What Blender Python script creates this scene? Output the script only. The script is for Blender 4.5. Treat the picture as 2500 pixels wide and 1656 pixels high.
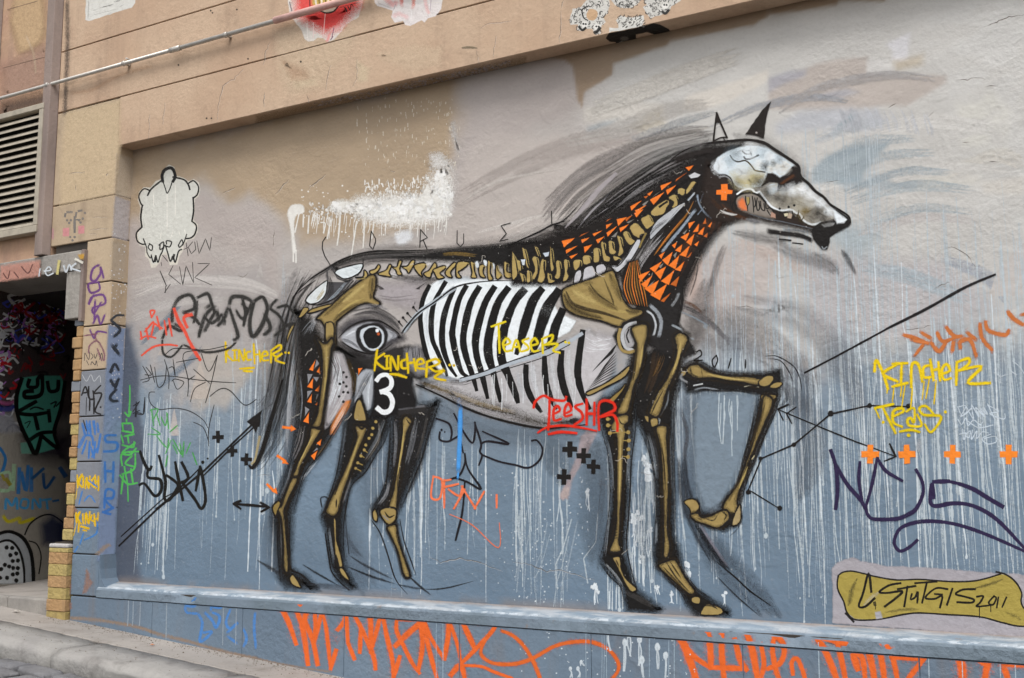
import bpy, bmesh, math, random
import numpy as np
from mathutils import Vector, Matrix
from mathutils.geometry import tessellate_polygon
random.seed(7); RNG = np.random.default_rng(11)

# ------------------------------------------------------------------ camera, world, sun, exposure
S = bpy.context.scene
for o in list(bpy.data.objects): bpy.data.objects.remove(o)
ZO = 1.65                                   # eye height above the lane
YAW, PIT, ROL, FPX = 0.51543, 0.132576, -0.004568, 2608.77
cy, sy, cp, sp = math.cos(YAW), math.sin(YAW), math.cos(PIT), math.sin(PIT)
CF = Vector((-sy*cp, cy*cp, sp)); CR0 = Vector((cy, sy, 0)); CU0 = CR0.cross(CF)
c_, s_ = math.cos(ROL), math.sin(ROL)
CR = c_*CR0 + s_*CU0; CU = -s_*CR0 + c_*CU0
CP = Vector((0, -4.85, ZO))
cam = bpy.data.cameras.new('camera'); camo = bpy.data.objects.new('camera', cam)
S.collection.objects.link(camo); S.camera = camo
camo.matrix_world = Matrix((( CR.x, CU.x, -CF.x, CP.x), (CR.y, CU.y, -CF.y, CP.y), (CR.z, CU.z, -CF.z, CP.z), (0, 0, 0, 1)))
cam.sensor_width = 36.0; cam.lens = 36.0*FPX/2500.0; cam.clip_end = 500; cam.clip_start = 0.05

SUN_EL, SUN_AZ = math.radians(60), math.radians(155)     # overcast: soft light from above the lane
W = bpy.data.worlds.new('World'); S.world = W; W.use_nodes = True
wn = W.node_tree.nodes; wl = W.node_tree.links
sky = wn.new('ShaderNodeTexSky'); sky.sky_type = 'NISHITA'; sky.sun_disc = False
sky.sun_elevation = SUN_EL; sky.sun_rotation = SUN_AZ; sky.dust_density = 3.0; sky.ozone_density = 1.0
hs = wn.new('ShaderNodeHueSaturation'); hs.inputs['Saturation'].default_value = 0.16
wl.new(sky.outputs[0], hs.inputs['Color']); wl.new(hs.outputs[0], wn['Background'].inputs['Color'])
wn['Background'].inputs['Strength'].default_value = 0.15
sun = bpy.data.lights.new('sun', 'SUN'); sun.energy = 1.5; sun.angle = math.radians(22); sun.color = (1, 0.985, 0.965)
suno = bpy.data.objects.new('sun', sun); S.collection.objects.link(suno)
sd = Vector((math.sin(SUN_AZ)*math.cos(SUN_EL), math.cos(SUN_AZ)*math.cos(SUN_EL), math.sin(SUN_EL)))
suno.rotation_euler = sd.to_track_quat('Z', 'Y').to_euler()
S.view_settings.view_transform = 'Standard'; S.view_settings.look = 'None'
S.view_settings.exposure = 0.47; S.view_settings.gamma = 1.0; S.view_settings.use_curve_mapping = False
S.render.engine = 'CYCLES'; S.cycles.transparent_max_bounces = 96; S.cycles.max_bounces = 6
S.cycles.use_denoising = True

# ------------------------------------------------------------------ small helpers
COL = S.collection.objects
K = 625.0/2367.0
TILES = {c+str(r+1): (i*625.0, r*414.0, K) for i, c in enumerate('ABCD') for r in range(4)}
TILES['H'] = (1650.0, 230.0, 480/2367); TILES['N'] = (1250.0, 400.0, 530/2367); TILES['O'] = (0.0, 0.0, 2500/2367); TILES['R'] = (0.0, 0.0, 1.0)
def srgb(h):
    h = h.lstrip('#'); v = [int(h[i:i+2], 16)/255 for i in (0, 2, 4)]
    return [(x/12.92 if x <= .04045 else ((x+.055)/1.055)**2.4) for x in v]
GAIN = 0.92
def col(h): return [min(.88, x*GAIN) for x in srgb(h)]
def pts(s, t):
    ox, oy, k = TILES[t]; v = [float(x) for x in s.split()]
    return [(ox+v[i]*k, oy+v[i+1]*k) for i in range(0, len(v)-1, 2)]
DF = -0.13                                   # front plane of pillar, beam and ledge; the mural wall is the plane Y = 0
PLANES = {'W': (Vector((0, 0, 0)), Vector((0, -1, 0))), 'F': (Vector((0, DF, 0)), Vector((0, -1, 0))),
          'J': (Vector((-5.70, 0, 0)), Vector((1, 0, 0))), 'S': (Vector((0, 0, 2.24+ZO)), Vector((0, 0, -1))),
          'L': (Vector((0, DF-.045, 0)), Vector((0, -1, 0)))}
_a0, _a1 = Vector((-7.221, .261, 0)), Vector((-7.501, .915, 0)); _ad = (_a1-_a0).normalized()
PLANES['A'] = (_a0, Vector((_ad.y, -_ad.x, 0)))
def ray(p): return CR*((p[0]-1250)/FPX) - CU*((p[1]-828)/FPX) + CF
def hit(p, plane, lift=0.0):                 # the point of a surface of the place that a direction of view meets
    P, n = PLANES[plane]; r = ray(p)
    return CP + r*(((P+n*lift-CP).dot(n))/r.dot(n))
def topx(X, Y, Z):                           # the same, backwards, for arrays
    d = np.stack([X-CP.x, Y-CP.y, Z-CP.z], -1); z = d@np.array(CF)
    return 1250+FPX*(d@np.array(CR))/z, 828-FPX*(d@np.array(CU))/z

def link(name, me, parent=None, mat=None):
    o = bpy.data.objects.new(name, me); COL.link(o)
    if parent: o.parent = parent
    if mat and me is not None and not me.materials: me.materials.append(mat)
    return o
def tag(o, label=None, cat=None, group=None, kind=None):
    if label: o['label'] = label
    if cat: o['category'] = cat
    if group: o['group'] = group
    if kind: o['kind'] = kind
    return o
def empty(name, loc, label, cat, group=None):
    o = bpy.data.objects.new(name, None); COL.link(o); o.location = loc; o.empty_display_size = .1
    # children are written in world coordinates: undo the offset
    return tag(o, label, cat, group)
def adopt(o, parent):
    o.parent = parent; o.matrix_parent_inverse = Matrix.Translation(-parent.location) if parent.parent is None else Matrix.Identity(4)
def box_bm(bm, x0, x1, y0, y1, z0, z1):
    vs = [bm.verts.new((x, y, z)) for x in (x0, x1) for y in (y0, y1) for z in (z0, z1)]
    for f in ((0, 1, 3, 2), (4, 6, 7, 5), (0, 4, 5, 1), (2, 3, 7, 6), (0, 2, 6, 4), (1, 5, 7, 3)):
        bm.faces.new([vs[i] for i in f])
    return vs
def finish(bm, name, mat, parent=None, bevel=0.0, seg=1, smooth=False):
    bmesh.ops.recalc_face_normals(bm, faces=bm.faces)
    if bevel: bmesh.ops.bevel(bm, geom=list(bm.edges), offset=bevel, segments=seg, affect='EDGES', profile=.5)
    me = bpy.data.meshes.new(name); bm.to_mesh(me); bm.free()
    if smooth: me.polygons.foreach_set('use_smooth', [True]*len(me.polygons))
    o = link(name, me, None, mat)
    if parent: adopt(o, parent)
    return o
def box(name, x0, x1, y0, y1, z0, z1, mat, parent=None, bevel=0.0, seg=1):
    bm = bmesh.new(); box_bm(bm, x0, x1, y0, y1, z0+ZO, z1+ZO)
    return finish(bm, name, mat, parent, bevel, seg)
def prism(name, poly, axis, a, b, mat, parent=None, bevel=0):   # poly of 2-D points swept along an axis
    bm = bmesh.new(); n = len(poly)
    def mk(u, v, w): return {'x': (w, u, v), 'y': (u, w, v), 'z': (u, v, w)}[axis]
    A = [bm.verts.new(mk(u, v, a)) for u, v in poly]; B = [bm.verts.new(mk(u, v, b)) for u, v in poly]
    bm.faces.new(A); bm.faces.new(B[::-1])
    for i in range(n): bm.faces.new((A[i], A[(i+1) % n], B[(i+1) % n], B[i]))
    return finish(bm, name, mat, parent, bevel)
def tube(name, p0, p1, r, mat, parent=None, n=14):
    bm = bmesh.new(); d = Vector(p1)-Vector(p0)
    bmesh.ops.create_cone(bm, cap_ends=True, segments=n, radius1=r, radius2=r, depth=d.length,
        matrix=Matrix.Translation((Vector(p0)+Vector(p1))/2) @ d.to_track_quat('Z', 'Y').to_matrix().to_4x4())
    o = finish(bm, name, mat, parent)
    o.data.polygons.foreach_set('use_smooth', [len(p.vertices) == 4 for p in o.data.polygons])
    return o

# ------------------------------------------------------------------ materials
class NT:
    def __init__(s, name):
        s.m = bpy.data.materials.new(name); s.m.use_nodes = True; s.n = s.m.node_tree.nodes; s.l = s.m.node_tree.links
        s.b = s.n['Principled BSDF']; s.pos = s.n.new('ShaderNodeNewGeometry').outputs['Position']
    def noise(s, scale, detail=4, rough=.55, vec=None, dist=0):
        t = s.n.new('ShaderNodeTexNoise'); t.inputs['Scale'].default_value = scale; t.inputs['Detail'].default_value = detail
        t.inputs['Roughness'].default_value = rough; t.inputs['Distortion'].default_value = dist
        s.l.new(vec or s.pos, t.inputs['Vector']); return t.outputs['Fac']
    def vmul(s, v):
        t = s.n.new('ShaderNodeVectorMath'); t.operation = 'MULTIPLY'; s.l.new(s.pos, t.inputs[0]); t.inputs[1].default_value = v; return t.outputs[0]
    def math(s, op, a, b=None, c=None, clamp=False):
        t = s.n.new('ShaderNodeMath'); t.operation = op; t.use_clamp = clamp
        for i, v in enumerate((a, b, c)):
            if v is None: continue
            if isinstance(v, (int, float)): t.inputs[i].default_value = v
            else: s.l.new(v, t.inputs[i])
        return t.outputs[0]
    def ramp(s, fac, lo, hi):
        t = s.n.new('ShaderNodeMapRange'); t.interpolation_type = 'SMOOTHSTEP'; s.l.new(fac, t.inputs[0])
        t.inputs[1].default_value = lo; t.inputs[2].default_value = hi; return t.outputs[0]
    def mix(s, fac, a, b, mode='MIX'):
        t = s.n.new('ShaderNodeMix'); t.data_type = 'RGBA'; t.blend_type = mode
        for i, v in ((0, fac), (6, a), (7, b)):
            if isinstance(v, (int, float)): t.inputs[i].default_value = v
            elif isinstance(v, (list, tuple)): t.inputs[i].default_value = list(v[:3])+[1]
            else: s.l.new(v, t.inputs[i])
        return t.outputs[2]
    def bump(s, h, strength, dist, normal=None):
        t = s.n.new('ShaderNodeBump'); t.inputs['Strength'].default_value = strength; t.inputs['Distance'].default_value = dist
        s.l.new(h, t.inputs['Height'])
        if normal: s.l.new(normal, t.inputs['Normal'])
        return t.outputs[0]
    def relief(s, k=1.0):                    # trowelled plaster under many coats of paint
        b = s.noise(36, 4, .62); r = s.ramp(s.noise(11, 2, .5, dist=.5), .50, .68)
        lo = s.math('MULTIPLY_ADD', s.ramp(s.noise(1.7, 2, .5), .35, .65), .75, .3)      # patches trowelled smooth, patches left rough
        h = s.math('ADD', s.math('MULTIPLY', s.math('MULTIPLY', b, lo), .8), s.math('MULTIPLY', r, .16))
        return s.bump(h, .42*k, .016)
def masonry(name, c, c2=None, stain='#6b5d50', k=1.0, amt=.35, rough=.85, sp=.6, streak=.35):
    t = NT(name); c2 = c2 or c
    f = t.ramp(t.noise(1.3, 5, .6), .35, .65)
    x = t.mix(f, col(c), col(c2))
    g = t.ramp(t.noise(5, 6, .65, t.vmul((1, 1, .45))), .5, .78)
    x = t.mix(t.math('MULTIPLY', g, amt), x, col(stain))
    if streak: x = t.mix(t.math('MULTIPLY', t.ramp(t.noise(4.5, 4, .6, t.vmul((1.6, 1.6, .16))), .52, .74), streak), x, col(stain))
    v = t.noise(60, 3, .6); x = t.mix(t.math('MULTIPLY', t.ramp(v, .4, .8), .22), x, [q*.55 for q in col(c)])
    t.l.new(x, t.b.inputs['Base Color']); t.b.inputs['Roughness'].default_value = rough
    t.b.inputs['Specular IOR Level'].default_value = sp*.5
    t.l.new(t.relief(k), t.b.inputs['Normal']); return t.m
def paint_material():
    t = NT('layered_paint'); at = t.n.new('ShaderNodeAttribute'); at.attribute_name = 'col'
    gr = t.n.new('ShaderNodeAttribute'); gr.attribute_name = 'grain'
    n1 = t.ramp(t.noise(90, 2, .65), .3, .7); n3 = t.noise(30, 4, .65)
    x = t.mix(t.math('MULTIPLY', t.ramp(n3, .42, .8), .35), at.outputs['Color'], t.mix(1.0, at.outputs['Color'], [.55, .52, .48], 'MULTIPLY'))
    t.l.new(x, t.b.inputs['Base Color']); t.b.inputs['Roughness'].default_value = .55
    t.b.inputs['Specular IOR Level'].default_value = .22
    t.l.new(t.relief(1.0), t.b.inputs['Normal'])
    # thin coats break up into specks, as spray and dry brush do
    g = gr.outputs['Fac']; n0 = t.ramp(t.noise(950, 0, .5), .27, .73)
    a = t.math('SUBTRACT', t.math('MULTIPLY', at.outputs['Alpha'], t.math('ADD', t.math('MULTIPLY', g, .6), 1.0)), t.math('MULTIPLY', t.math('MULTIPLY', g, .6), n1))
    a = t.math('MULTIPLY_ADD', t.math('SUBTRACT', t.math('MULTIPLY', a, 1.12), n0), 9.0, .5, clamp=True)
    tr = t.n.new('ShaderNodeBsdfTransparent'); mx = t.n.new('ShaderNodeMixShader')
    t.l.new(a, mx.inputs[0]); t.l.new(tr.outputs[0], mx.inputs[1]); t.l.new(t.b.outputs[0], mx.inputs[2])
    t.l.new(mx.outputs[0], t.n['Material Output'].inputs['Surface']); return t.m
PAINT = paint_material()

# ------------------------------------------------------------------ paint: flat marks laid coat upon coat on a surface
def crom(p, closed=False, n=6):
    if len(p) < 3: return p
    q = []; L = len(p); rng = range(L if closed else L-1)
    for i in rng:
        if closed: a, b, c, d = p[(i-1) % L], p[i], p[(i+1) % L], p[(i+2) % L]
        else: a, b, c, d = p[max(i-1, 0)], p[i], p[i+1], p[min(i+2, L-1)]
        for j in range(n):
            t = j/n; t2, t3 = t*t, t*t*t
            q.append(tuple(.5*((2*b[k])+(-a[k]+c[k])*t+(2*a[k]-5*b[k]+4*c[k]-d[k])*t2+(-a[k]+3*b[k]-3*c[k]+d[k])*t3) for k in (0, 1)))
    if not closed: q.append(p[-1])
    return q
def area(p): return .5*sum(p[i][0]*p[(i+1) % len(p)][1]-p[(i+1) % len(p)][0]*p[i][1] for i in range(len(p)))
HEIGHT = {}; CELL = 9.0; DZ = 0.00001
class Paint:
    def __init__(s, name, plane='W', tile='R'):
        s.name, s.plane, s.tile = name, plane, tile; s.v = []; s.f = []; s.c = []; s.g = []
    shared = None
    def lift(s, q):                          # one coat above whatever lies there already
        cells = {(int(x//CELL), int(y//CELL)) for x, y in q}
        h = max((HEIGHT.get((s.plane, a, b), 0) for a, b in cells), default=0)+1
        if s.shared is not None:              # strokes of one hatching lie in one coat
            s.shared[0] = max(s.shared[0], h) if s.shared[1] == 0 else s.shared[0]; s.shared[1] += 1; s.shared[2] |= cells
            return (s.shared[0]+2)*DZ+s.shared[1]*2e-6
        for a, b in cells: HEIGHT[(s.plane, a, b)] = h
        return (h+2)*DZ
    def add(s, vs, fs, cs, grain, fill=None, prog=False, dense=()):
        if not fs: return
        q = list(vs)+list(dense)
        if fill:                              # cover the inside of large shapes too
            x0, x1 = min(v[0] for v in vs), max(v[0] for v in vs); y0, y1 = min(v[1] for v in vs), max(v[1] for v in vs)
            y = y0
            while y < y1:
                xs = []
                for i in range(len(fill)):
                    a, b = fill[i], fill[(i+1) % len(fill)]
                    if (a[1] > y) != (b[1] > y): xs.append(a[0]+(y-a[1])*(b[0]-a[0])/(b[1]-a[1]))
                xs.sort()
                for a, b in zip(xs[::2], xs[1::2]):
                    x = a
                    while x < b: q.append((x, y)); x += CELL
                y += CELL
        z = s.lift(q); o = len(s.v)
        N_ = max(1, len(vs)); s.v += [tuple(hit(p, s.plane, z+(DZ*.9*i/N_ if prog else 0))) for i, p in enumerate(vs)]; s.f += [tuple(i+o for i in f) for f in fs]
        s.c += cs; s.g += [grain]*len(vs)
    def stroke(s, d, w, c, soft=.3, a=1.0, tp=(1, 1), t=None, sm=True, closed=False, grain=.12, wob=.06):
        p = pts(d, t or s.tile) if isinstance(d, str) else list(d)
        k = TILES[t or s.tile][2] if isinstance(d, str) else 1.0
        w = w*k*1.14; rgb = col(c) if isinstance(c, str) else c
        if closed: p = p+[p[0]]
        if len(p) == 1: p = [p[0], (p[0][0]+.5, p[0][1])]
        if sm: p = crom(p, False, 6)
        r = [p[0]]                                              # even steps
        for a_, b_ in zip(p, p[1:]):
            L = math.dist(a_, b_); n = max(1, int(L/max(6.0, w*.6)))
            r += [(a_[0]+(b_[0]-a_[0])*i/n, a_[1]+(b_[1]-a_[1])*i/n) for i in range(1, n+1)]
        p = r; n = len(p); vs, cs, fs = [], [], []
        ext = w*.35 if w > 2 else 0; f1, f2, q1, q2 = random.uniform(.02, .05), random.uniform(.05, .11), random.uniform(0, 6), random.uniform(0, 6); run = 0
        for i in range(n):
            A, B = p[max(i-1, 0)], p[min(i+1, n-1)]; dx, dy = B[0]-A[0], B[1]-A[1]; L = math.hypot(dx, dy) or 1
            nx, ny = -dy/L, dx/L; u = i/max(1, n-1)
            f = tp[0]+(1-tp[0])*min(1, u*3) if u < .34 else tp[1]+(1-tp[1])*min(1, (1-u)*3)
            run += L*.5; live = math.sin(run*f1+q1)*.6+math.sin(run*f2+q2)*.4
            hw = max(.25, w*.5*f*(1+random.uniform(-wob, wob)+.11*live))
            x, y = p[i]
            if i == 0: x -= dx/L*ext*tp[0]; y -= dy/L*ext*tp[0]
            if i == n-1: x += dx/L*ext*tp[1]; y += dy/L*ext*tp[1]
            aa = a*(1-.16*max(0, live)) if w > 3 else a
            for q, al in ((-1, 0), (-(1-soft), aa), (1-soft, aa), (1, 0)):
                if al and (i == 0 or i == n-1): al = aa*(.9 if soft < .5 else .1)
                vs.append((x+nx*hw*q, y+ny*hw*q)); cs.append((*rgb, al))
            if i:
                b0 = 4*(i-1)
                for j in range(3): fs.append((b0+j, b0+j+1, b0+5+j, b0+4+j))
        dense = []
        for i in range(0, len(vs), 4):
            A, B = vs[i], vs[i+3]; m = int(math.dist(A, B)/6)+1
            dense += [(A[0]+(B[0]-A[0])*j/m, A[1]+(B[1]-A[1])*j/m) for j in range(-0, m+1)]
            if i:
                A2, B2 = vs[i-4], vs[i-1]; dense += [((A[0]+A2[0])/2+((B[0]+B2[0])/2-(A[0]+A2[0])/2)*j/m, (A[1]+A2[1])/2+((B[1]+B2[1])/2-(A[1]+A2[1])/2)*j/m) for j in range(m+1)]
        s.add(vs, fs, cs, grain, prog=True, dense=dense); return s
    def poly(s, d, c, soft=1.2, a=1.0, t=None, sm=False, jag=.5, grain=.08, edge=None, ew=6, k=None):
        p = pts(d, t or s.tile) if isinstance(d, str) else list(d)
        kk = TILES[t or s.tile][2] if isinstance(d, str) else 1.0
        rgb = col(c) if isinstance(c, str) else c
        if sm: p = crom(p, True, 5)
        q = []
        for i in range(len(p)):                                 # uneven hand-cut outline
            A, B = p[i], p[(i+1) % len(p)]; m = max(1, int(math.dist(A, B)/9))
            for j in range(m):
                u = j/m; q.append((A[0]+(B[0]-A[0])*u+random.uniform(-jag, jag), A[1]+(B[1]-A[1])*u+random.uniform(-jag, jag)))
        if area(q) < 0: q = q[::-1]
        n = len(q)
        if n < 3: return s
        N = []
        for i in range(n):
            A, B = q[i-1], q[(i+1) % n]; dx, dy = B[0]-A[0], B[1]-A[1]; L = math.hypot(dx, dy) or 1; N.append((dy/L, -dx/L))
        inn = [(q[i][0]-N[i][0]*soft*.5, q[i][1]-N[i][1]*soft*.5) for i in range(n)]
        out = [(q[i][0]+N[i][0]*soft*.5, q[i][1]+N[i][1]*soft*.5) for i in range(n)]
        tri = tessellate_polygon([[Vector((x, y, 0)) for x, y in inn]])
        fs = [tuple(x) for x in tri]+[(i, (i+1) % n, n+(i+1) % n, n+i) for i in range(n)]
        s.add(inn+out, fs, [(*rgb, a)]*n+[(*rgb, 0)]*n, grain, fill=q)
        if edge: s.stroke([x for x in p]+[p[0]], ew*kk, edge, soft=.35, sm=not sm and len(p) > 5, grain=.15, wob=.25)
        return s
    def dot(s, x, y, r, c, t=None, soft=.35, a=1.0, grain=.1, n=10, sq=1.0):
        ox, oy, k = TILES[t or s.tile]; X, Y, R = ox+x*k, oy+y*k, r*k
        q = [(X+R*math.cos(6.2832*i/n)*random.uniform(.88, 1.1), Y+R*sq*math.sin(6.2832*i/n)*random.uniform(.88, 1.1)) for i in range(n)]
        return s.poly(q, c, soft=R*soft, a=a, jag=0, grain=grain)
    def cut(s, me, mode):                           # paint stops at the open joints of the stones
        bm = bmesh.new(); bm.from_mesh(me)
        for ax, val, hw in JOINTS:
            n = Vector((1, 0, 0)) if ax == 'x' else Vector((0, 0, 1)); i = 0 if ax == 'x' else 2
            if not any(abs(v.co[i]-val) < .15 for v in bm.verts): continue
            for sgn in (-1, 1):
                bmesh.ops.bisect_plane(bm, geom=list(bm.verts)+list(bm.edges)+list(bm.faces), plane_co=n*(val+sgn*hw), plane_no=n)
            kill = [f for f in bm.faces if abs(f.calc_center_median()[i]-val) < hw and (ax == 'z' or JX(f.calc_center_median()))]
            bmesh.ops.delete(bm, geom=kill, context='FACES')
        if mode == 'ledge':                    # and at the rounded edge of the ledge
            z_ = -.674+ZO
            bmesh.ops.bisect_plane(bm, geom=list(bm.verts)+list(bm.edges)+list(bm.faces), plane_co=(0, 0, z_), plane_no=(0, 0, 1), clear_outer=True)
        bm.to_mesh(me); bm.free()
    def done(s, parent=None, label=None, cat=None, group=None, kind=None, cut=False):
        me = bpy.data.meshes.new(s.name); me.from_pydata(s.v, [], s.f)
        ca = me.color_attributes.new('col', 'FLOAT_COLOR', 'POINT'); ca.data.foreach_set('color', np.array(s.c, 'f').ravel())
        ga = me.attributes.new('grain', 'FLOAT', 'POINT'); ga.data.foreach_set('value', np.array(s.g, 'f'))
        if cut: s.cut(me, cut)
        o = link(s.name, me, None, PAINT)
        if parent: adopt(o, parent)
        return tag(o, label, cat, group, kind)
JOINTS = []
def JX(c): return c.z < -.717+ZO
# ================================================================== the setting
M_TAN = masonry('tan_render', '#cbb096', '#c2a48a', '#927b69', .8, .48)
M_PINK = masonry('peeling_pink_render', '#c2a184', '#b58f7c', '#8a7468', .9, .4)
M_CREAM = masonry('cream_block_render', '#b8a389', '#c0ab90', '#826f5f', .8, .42)
M_GREY = masonry('grey_painted_block', '#84878e', '#7b8087', '#716a66', .8, .4)
M_BLUE = masonry('blue_grey_painted_stone', '#6f8090', '#687888', '#7c6c60', 1.3, .3, .6)
M_MORT = masonry('dark_mortar', '#4d463f', '#3d3833', '#2b2825', .8, .3)
M_CONC = masonry('rough_concrete', '#8b8782', '#a39d95', '#5e5850', 1.6, .5)
M_STRIP = masonry('grimy_lilac_paint', '#9c8b82', '#8c7d76', '#5a5049', .7, .45)
M_DARK = masonry('shade_dark_plaster', '#33302f', '#28292e', '#1b1a1a', .8, .4)  # darkness of the deep alcove put into the plaster colour
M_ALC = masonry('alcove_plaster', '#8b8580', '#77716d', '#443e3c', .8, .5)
M_PAVE = masonry('worn_concrete', '#a39c95', '#948e88', '#6f665e', .9, .6)
M_KERB = masonry('bluestone_kerb', '#a09d98', '#8d8a87', '#4f4a46', 1.3, .6)
M_SETT = masonry('bluestone_sett', '#7d7c7d', '#6c6c70', '#3f3d3b', 1.6, .6)
M_ROAD = masonry('lane_dirt', '#4e4a46', '#5b5650', '#332f2c', 1.2, .5)
M_YEL = masonry('yellow_painted_brick', '#b5a269', '#a9935c', '#6f6150', 2.2, .7)
M_ORA = masonry('orange_painted_brick', '#ad8960', '#b49268', '#66564a', 2.2, .7)
M_SILL = masonry('worn_ledge_top', '#bdb9b6', '#a9b3ba', '#a3826a', 1.1, .30, .55)
def plain(name, c, rough=.5, metal=0, var=.25, scale=30):
    t = NT(name); n = t.ramp(t.noise(scale, 5, .6), .35, .75)
    t.l.new(t.mix(t.math('MULTIPLY', n, var), col(c), [x*.35 for x in col(c)]), t.b.inputs['Base Color'])
    t.b.inputs['Roughness'].default_value = rough; t.b.inputs['Metallic'].default_value = metal
    t.l.new(t.bump(t.noise(70, 3), .2, .004), t.b.inputs['Normal']); return t.m
M_PIPE = plain('galvanised_steel', '#cfcac2', .38, .35, .3)
M_VENT = plain('cream_painted_metal', '#b4aa98', .55, 0, .4, 14)
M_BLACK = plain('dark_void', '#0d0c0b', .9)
M_FELT = plain('bear_paper', '#dcd8c8', .8)

# ---- building
B = empty('laneway_building', (-5.7, DF, -.9+ZO), 'tan rendered laneway building with recessed mural wall, block pillar and doorway', 'building')

# mural wall: a dense sheet whose paint colours are laid on in zones
X0, X1, Z0, Z1 = -5.70, 2.2, -.66, 2.26
nx, nz = 560, 208
gx = np.linspace(X0, X1, nx); gz = np.linspace(Z0, Z1, nz)
XX, ZZ = np.meshgrid(gx, gz); PX, PY = topx(XX, np.zeros_like(XX), ZZ+ZO)
def vnoise(x, y, s, seed, oct=4):
    r = np.random.default_rng(seed); t = r.random((64, 64)); out = 0; amp = 1; tot = 0
    for o in range(oct):
        u, v = x/s, y/s; i, j = np.floor(u).astype(int), np.floor(v).astype(int); f, g = u-i, v-j
        f = f*f*(3-2*f); g = g*g*(3-2*g)
        a = t[i % 64, j % 64]; b = t[(i+1) % 64, j % 64]; c = t[i % 64, (j+1) % 64]; d = t[(i+1) % 64, (j+1) % 64]
        out = out+amp*(a*(1-f)*(1-g)+b*f*(1-g)+c*(1-f)*g+d*f*g); tot += amp; amp *= .5; s /= 2.1
    return out/tot
WC = np.empty(XX.shape+(3,)); WC[:] = col('#b3aca7')
WX = (vnoise(XX+20, ZZ+20, .25, 3)-.5); WY = (vnoise(XX+20, ZZ+20, .25, 4)-.5)
def sdf(p, x, y):
    d = np.full(x.shape, 1e9); ins = np.zeros(x.shape, bool)
    for i in range(len(p)):
        (ax, ay), (bx, by) = p[i], p[(i+1) % len(p)]; ex, ey = bx-ax, by-ay
        t = np.clip(((x-ax)*ex+(y-ay)*ey)/(ex*ex+ey*ey+1e-9), 0, 1); d = np.minimum(d, np.hypot(x-ax-t*ex, y-ay-t*ey))
        ins ^= ((ay > y) != (by > y)) & (x < (bx-ax)*(y-ay)/((by-ay) if by != ay else 1e-9)+ax)
    return np.where(ins, -d, d)
def zone(d, c, feather=12, amt=1.0, warp=40, t='R', brk=0.0):
    global WC
    p = pts(d, t); s = sdf(p, PX+WX*warp, PY+WY*warp)
    m = np.clip(.5-s/feather, 0, 1); m = m*m*(3-2*m)*amt
    if brk: m = m*np.clip((vnoise(XX+9, ZZ*1.6+9, .12, 8, 5)-.5)*6+.5+(1-brk), 0, 1)
    WC = WC*(1-m[..., None])+np.array(col(c))*m[..., None]
# upper wall: light greys to the right, lilac in the middle, tan under the beam to the left
zone('1420 -200 3200 -400 3200 1000 2500 900 2050 900 1900 850 1450 300', '#c6c3be', 160)
zone('2240 -50 3300 -300 3300 700 2460 720 2350 330', '#cac8c4', 120, .8, 90, brk=.5)
zone('310 370 1126 170 1120 330 1095 430 1060 545 930 575 860 598 730 598 690 575 678 520 625 486 560 505 480 445 420 436 330 570 296 500', '#ad987e', 64, 1, 60)
zone('300 560 420 440 560 510 640 500 680 560 680 700 620 900 300 900', '#b3a8a2', 40, .9)
zone('300 700 640 640 700 800 560 960 300 900', '#a9a3a0', 60, .8, 60)
zone('1126 200 1400 110 1410 250 1390 280 1300 300 1150 540 1085 545 1110 400', '#b0a6a1', 60, .9, 40)
zone('1180 330 1600 330 1500 480 1200 620 1000 640 1080 560', '#c0b6af', 60, .8, 60)
zone('0 560 480 560 550 600 600 930 640 1000 660 850 910 700 930 590 1420 430 1470 380 2230 230 2367 150 2367 -200 0 200', '#98826a', 10, .95, 16, 'C1')
zone('0 -200 0 130 640 60 670 15 1100 5 1110 -200', '#98826a', 12, .95, 16, 'D1')
zone('1600 880 2000 750 2367 640 2367 740 1950 960 1700 1040 1550 1020', '#d3ccc2', 14, .9, 20, 'C1')
zone('650 1000 1000 950 1380 960 1380 1080 1000 1110 660 1140', '#c9c3ba', 16, .8, 20, 'C1')
zone('1080 1180 1250 1080 1370 1010 1400 1170 1200 1220', '#c2b69d', 26, .7, 24, 'C1')
zone('680 1180 800 1140 980 1095 900 1150 740 1230 690 1240', '#98a0a4', 14, .7, 16, 'C1')
zone('1100 400 1220 350 1330 300 1310 560 1180 560 1170 480', '#d2d0d2', 12, .95, 16, 'D1')
zone('930 550 1180 550 1200 680 900 705', '#cecbc7', 9, .95, 10, 'D1')
zone('0 730 420 610 750 540 930 535 905 700 1650 700 1650 770 1300 960 700 1000 0 1000', '#b5aaa2', 12, .9, 24, 'D1')
zone('1180 560 1450 500 1450 600 1210 660', '#b8ab97', 20, .8, 24, 'D1')
zone('0 720 200 650 360 640 350 700 150 770 0 850', '#a2a2ab', 14, .75, 14, 'D1')
zone('380 900 560 840 720 820 830 850 700 890 500 900', '#a0a2ac', 16, .7, 14, 'D1')
zone('60 1150 250 1020 600 960 1000 1000 1080 1120 900 1200 500 1180 80 1250', '#b4b6bc', 30, .8, 30, 'D1')
zone('590 1240 650 1150 780 1040 800 1090 700 1200 620 1260', '#8d9ea6', 12, .8, 12, 'D1')
zone('420 1568 560 1430 800 1340 1110 1290 1090 1340 980 1450 900 1600 860 1700 400 1700', '#8f9ea6', 16, .8, 18, 'D1')
zone('600 100 1000 60 1400 120 1380 165 1000 170 700 190', '#93a2ab', 20, .6, 24, 'D2')
zone('1750 960 2060 840 2180 1000 2150 1400 1800 1380 1700 1150', '#d0cdc4', 40, .8, 60, 'D1', brk=.5)
zone('1350 0 1900 -60 2000 150 1400 180', '#d4d0c6', 30, .8, 40, 'D2', brk=.4)
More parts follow.
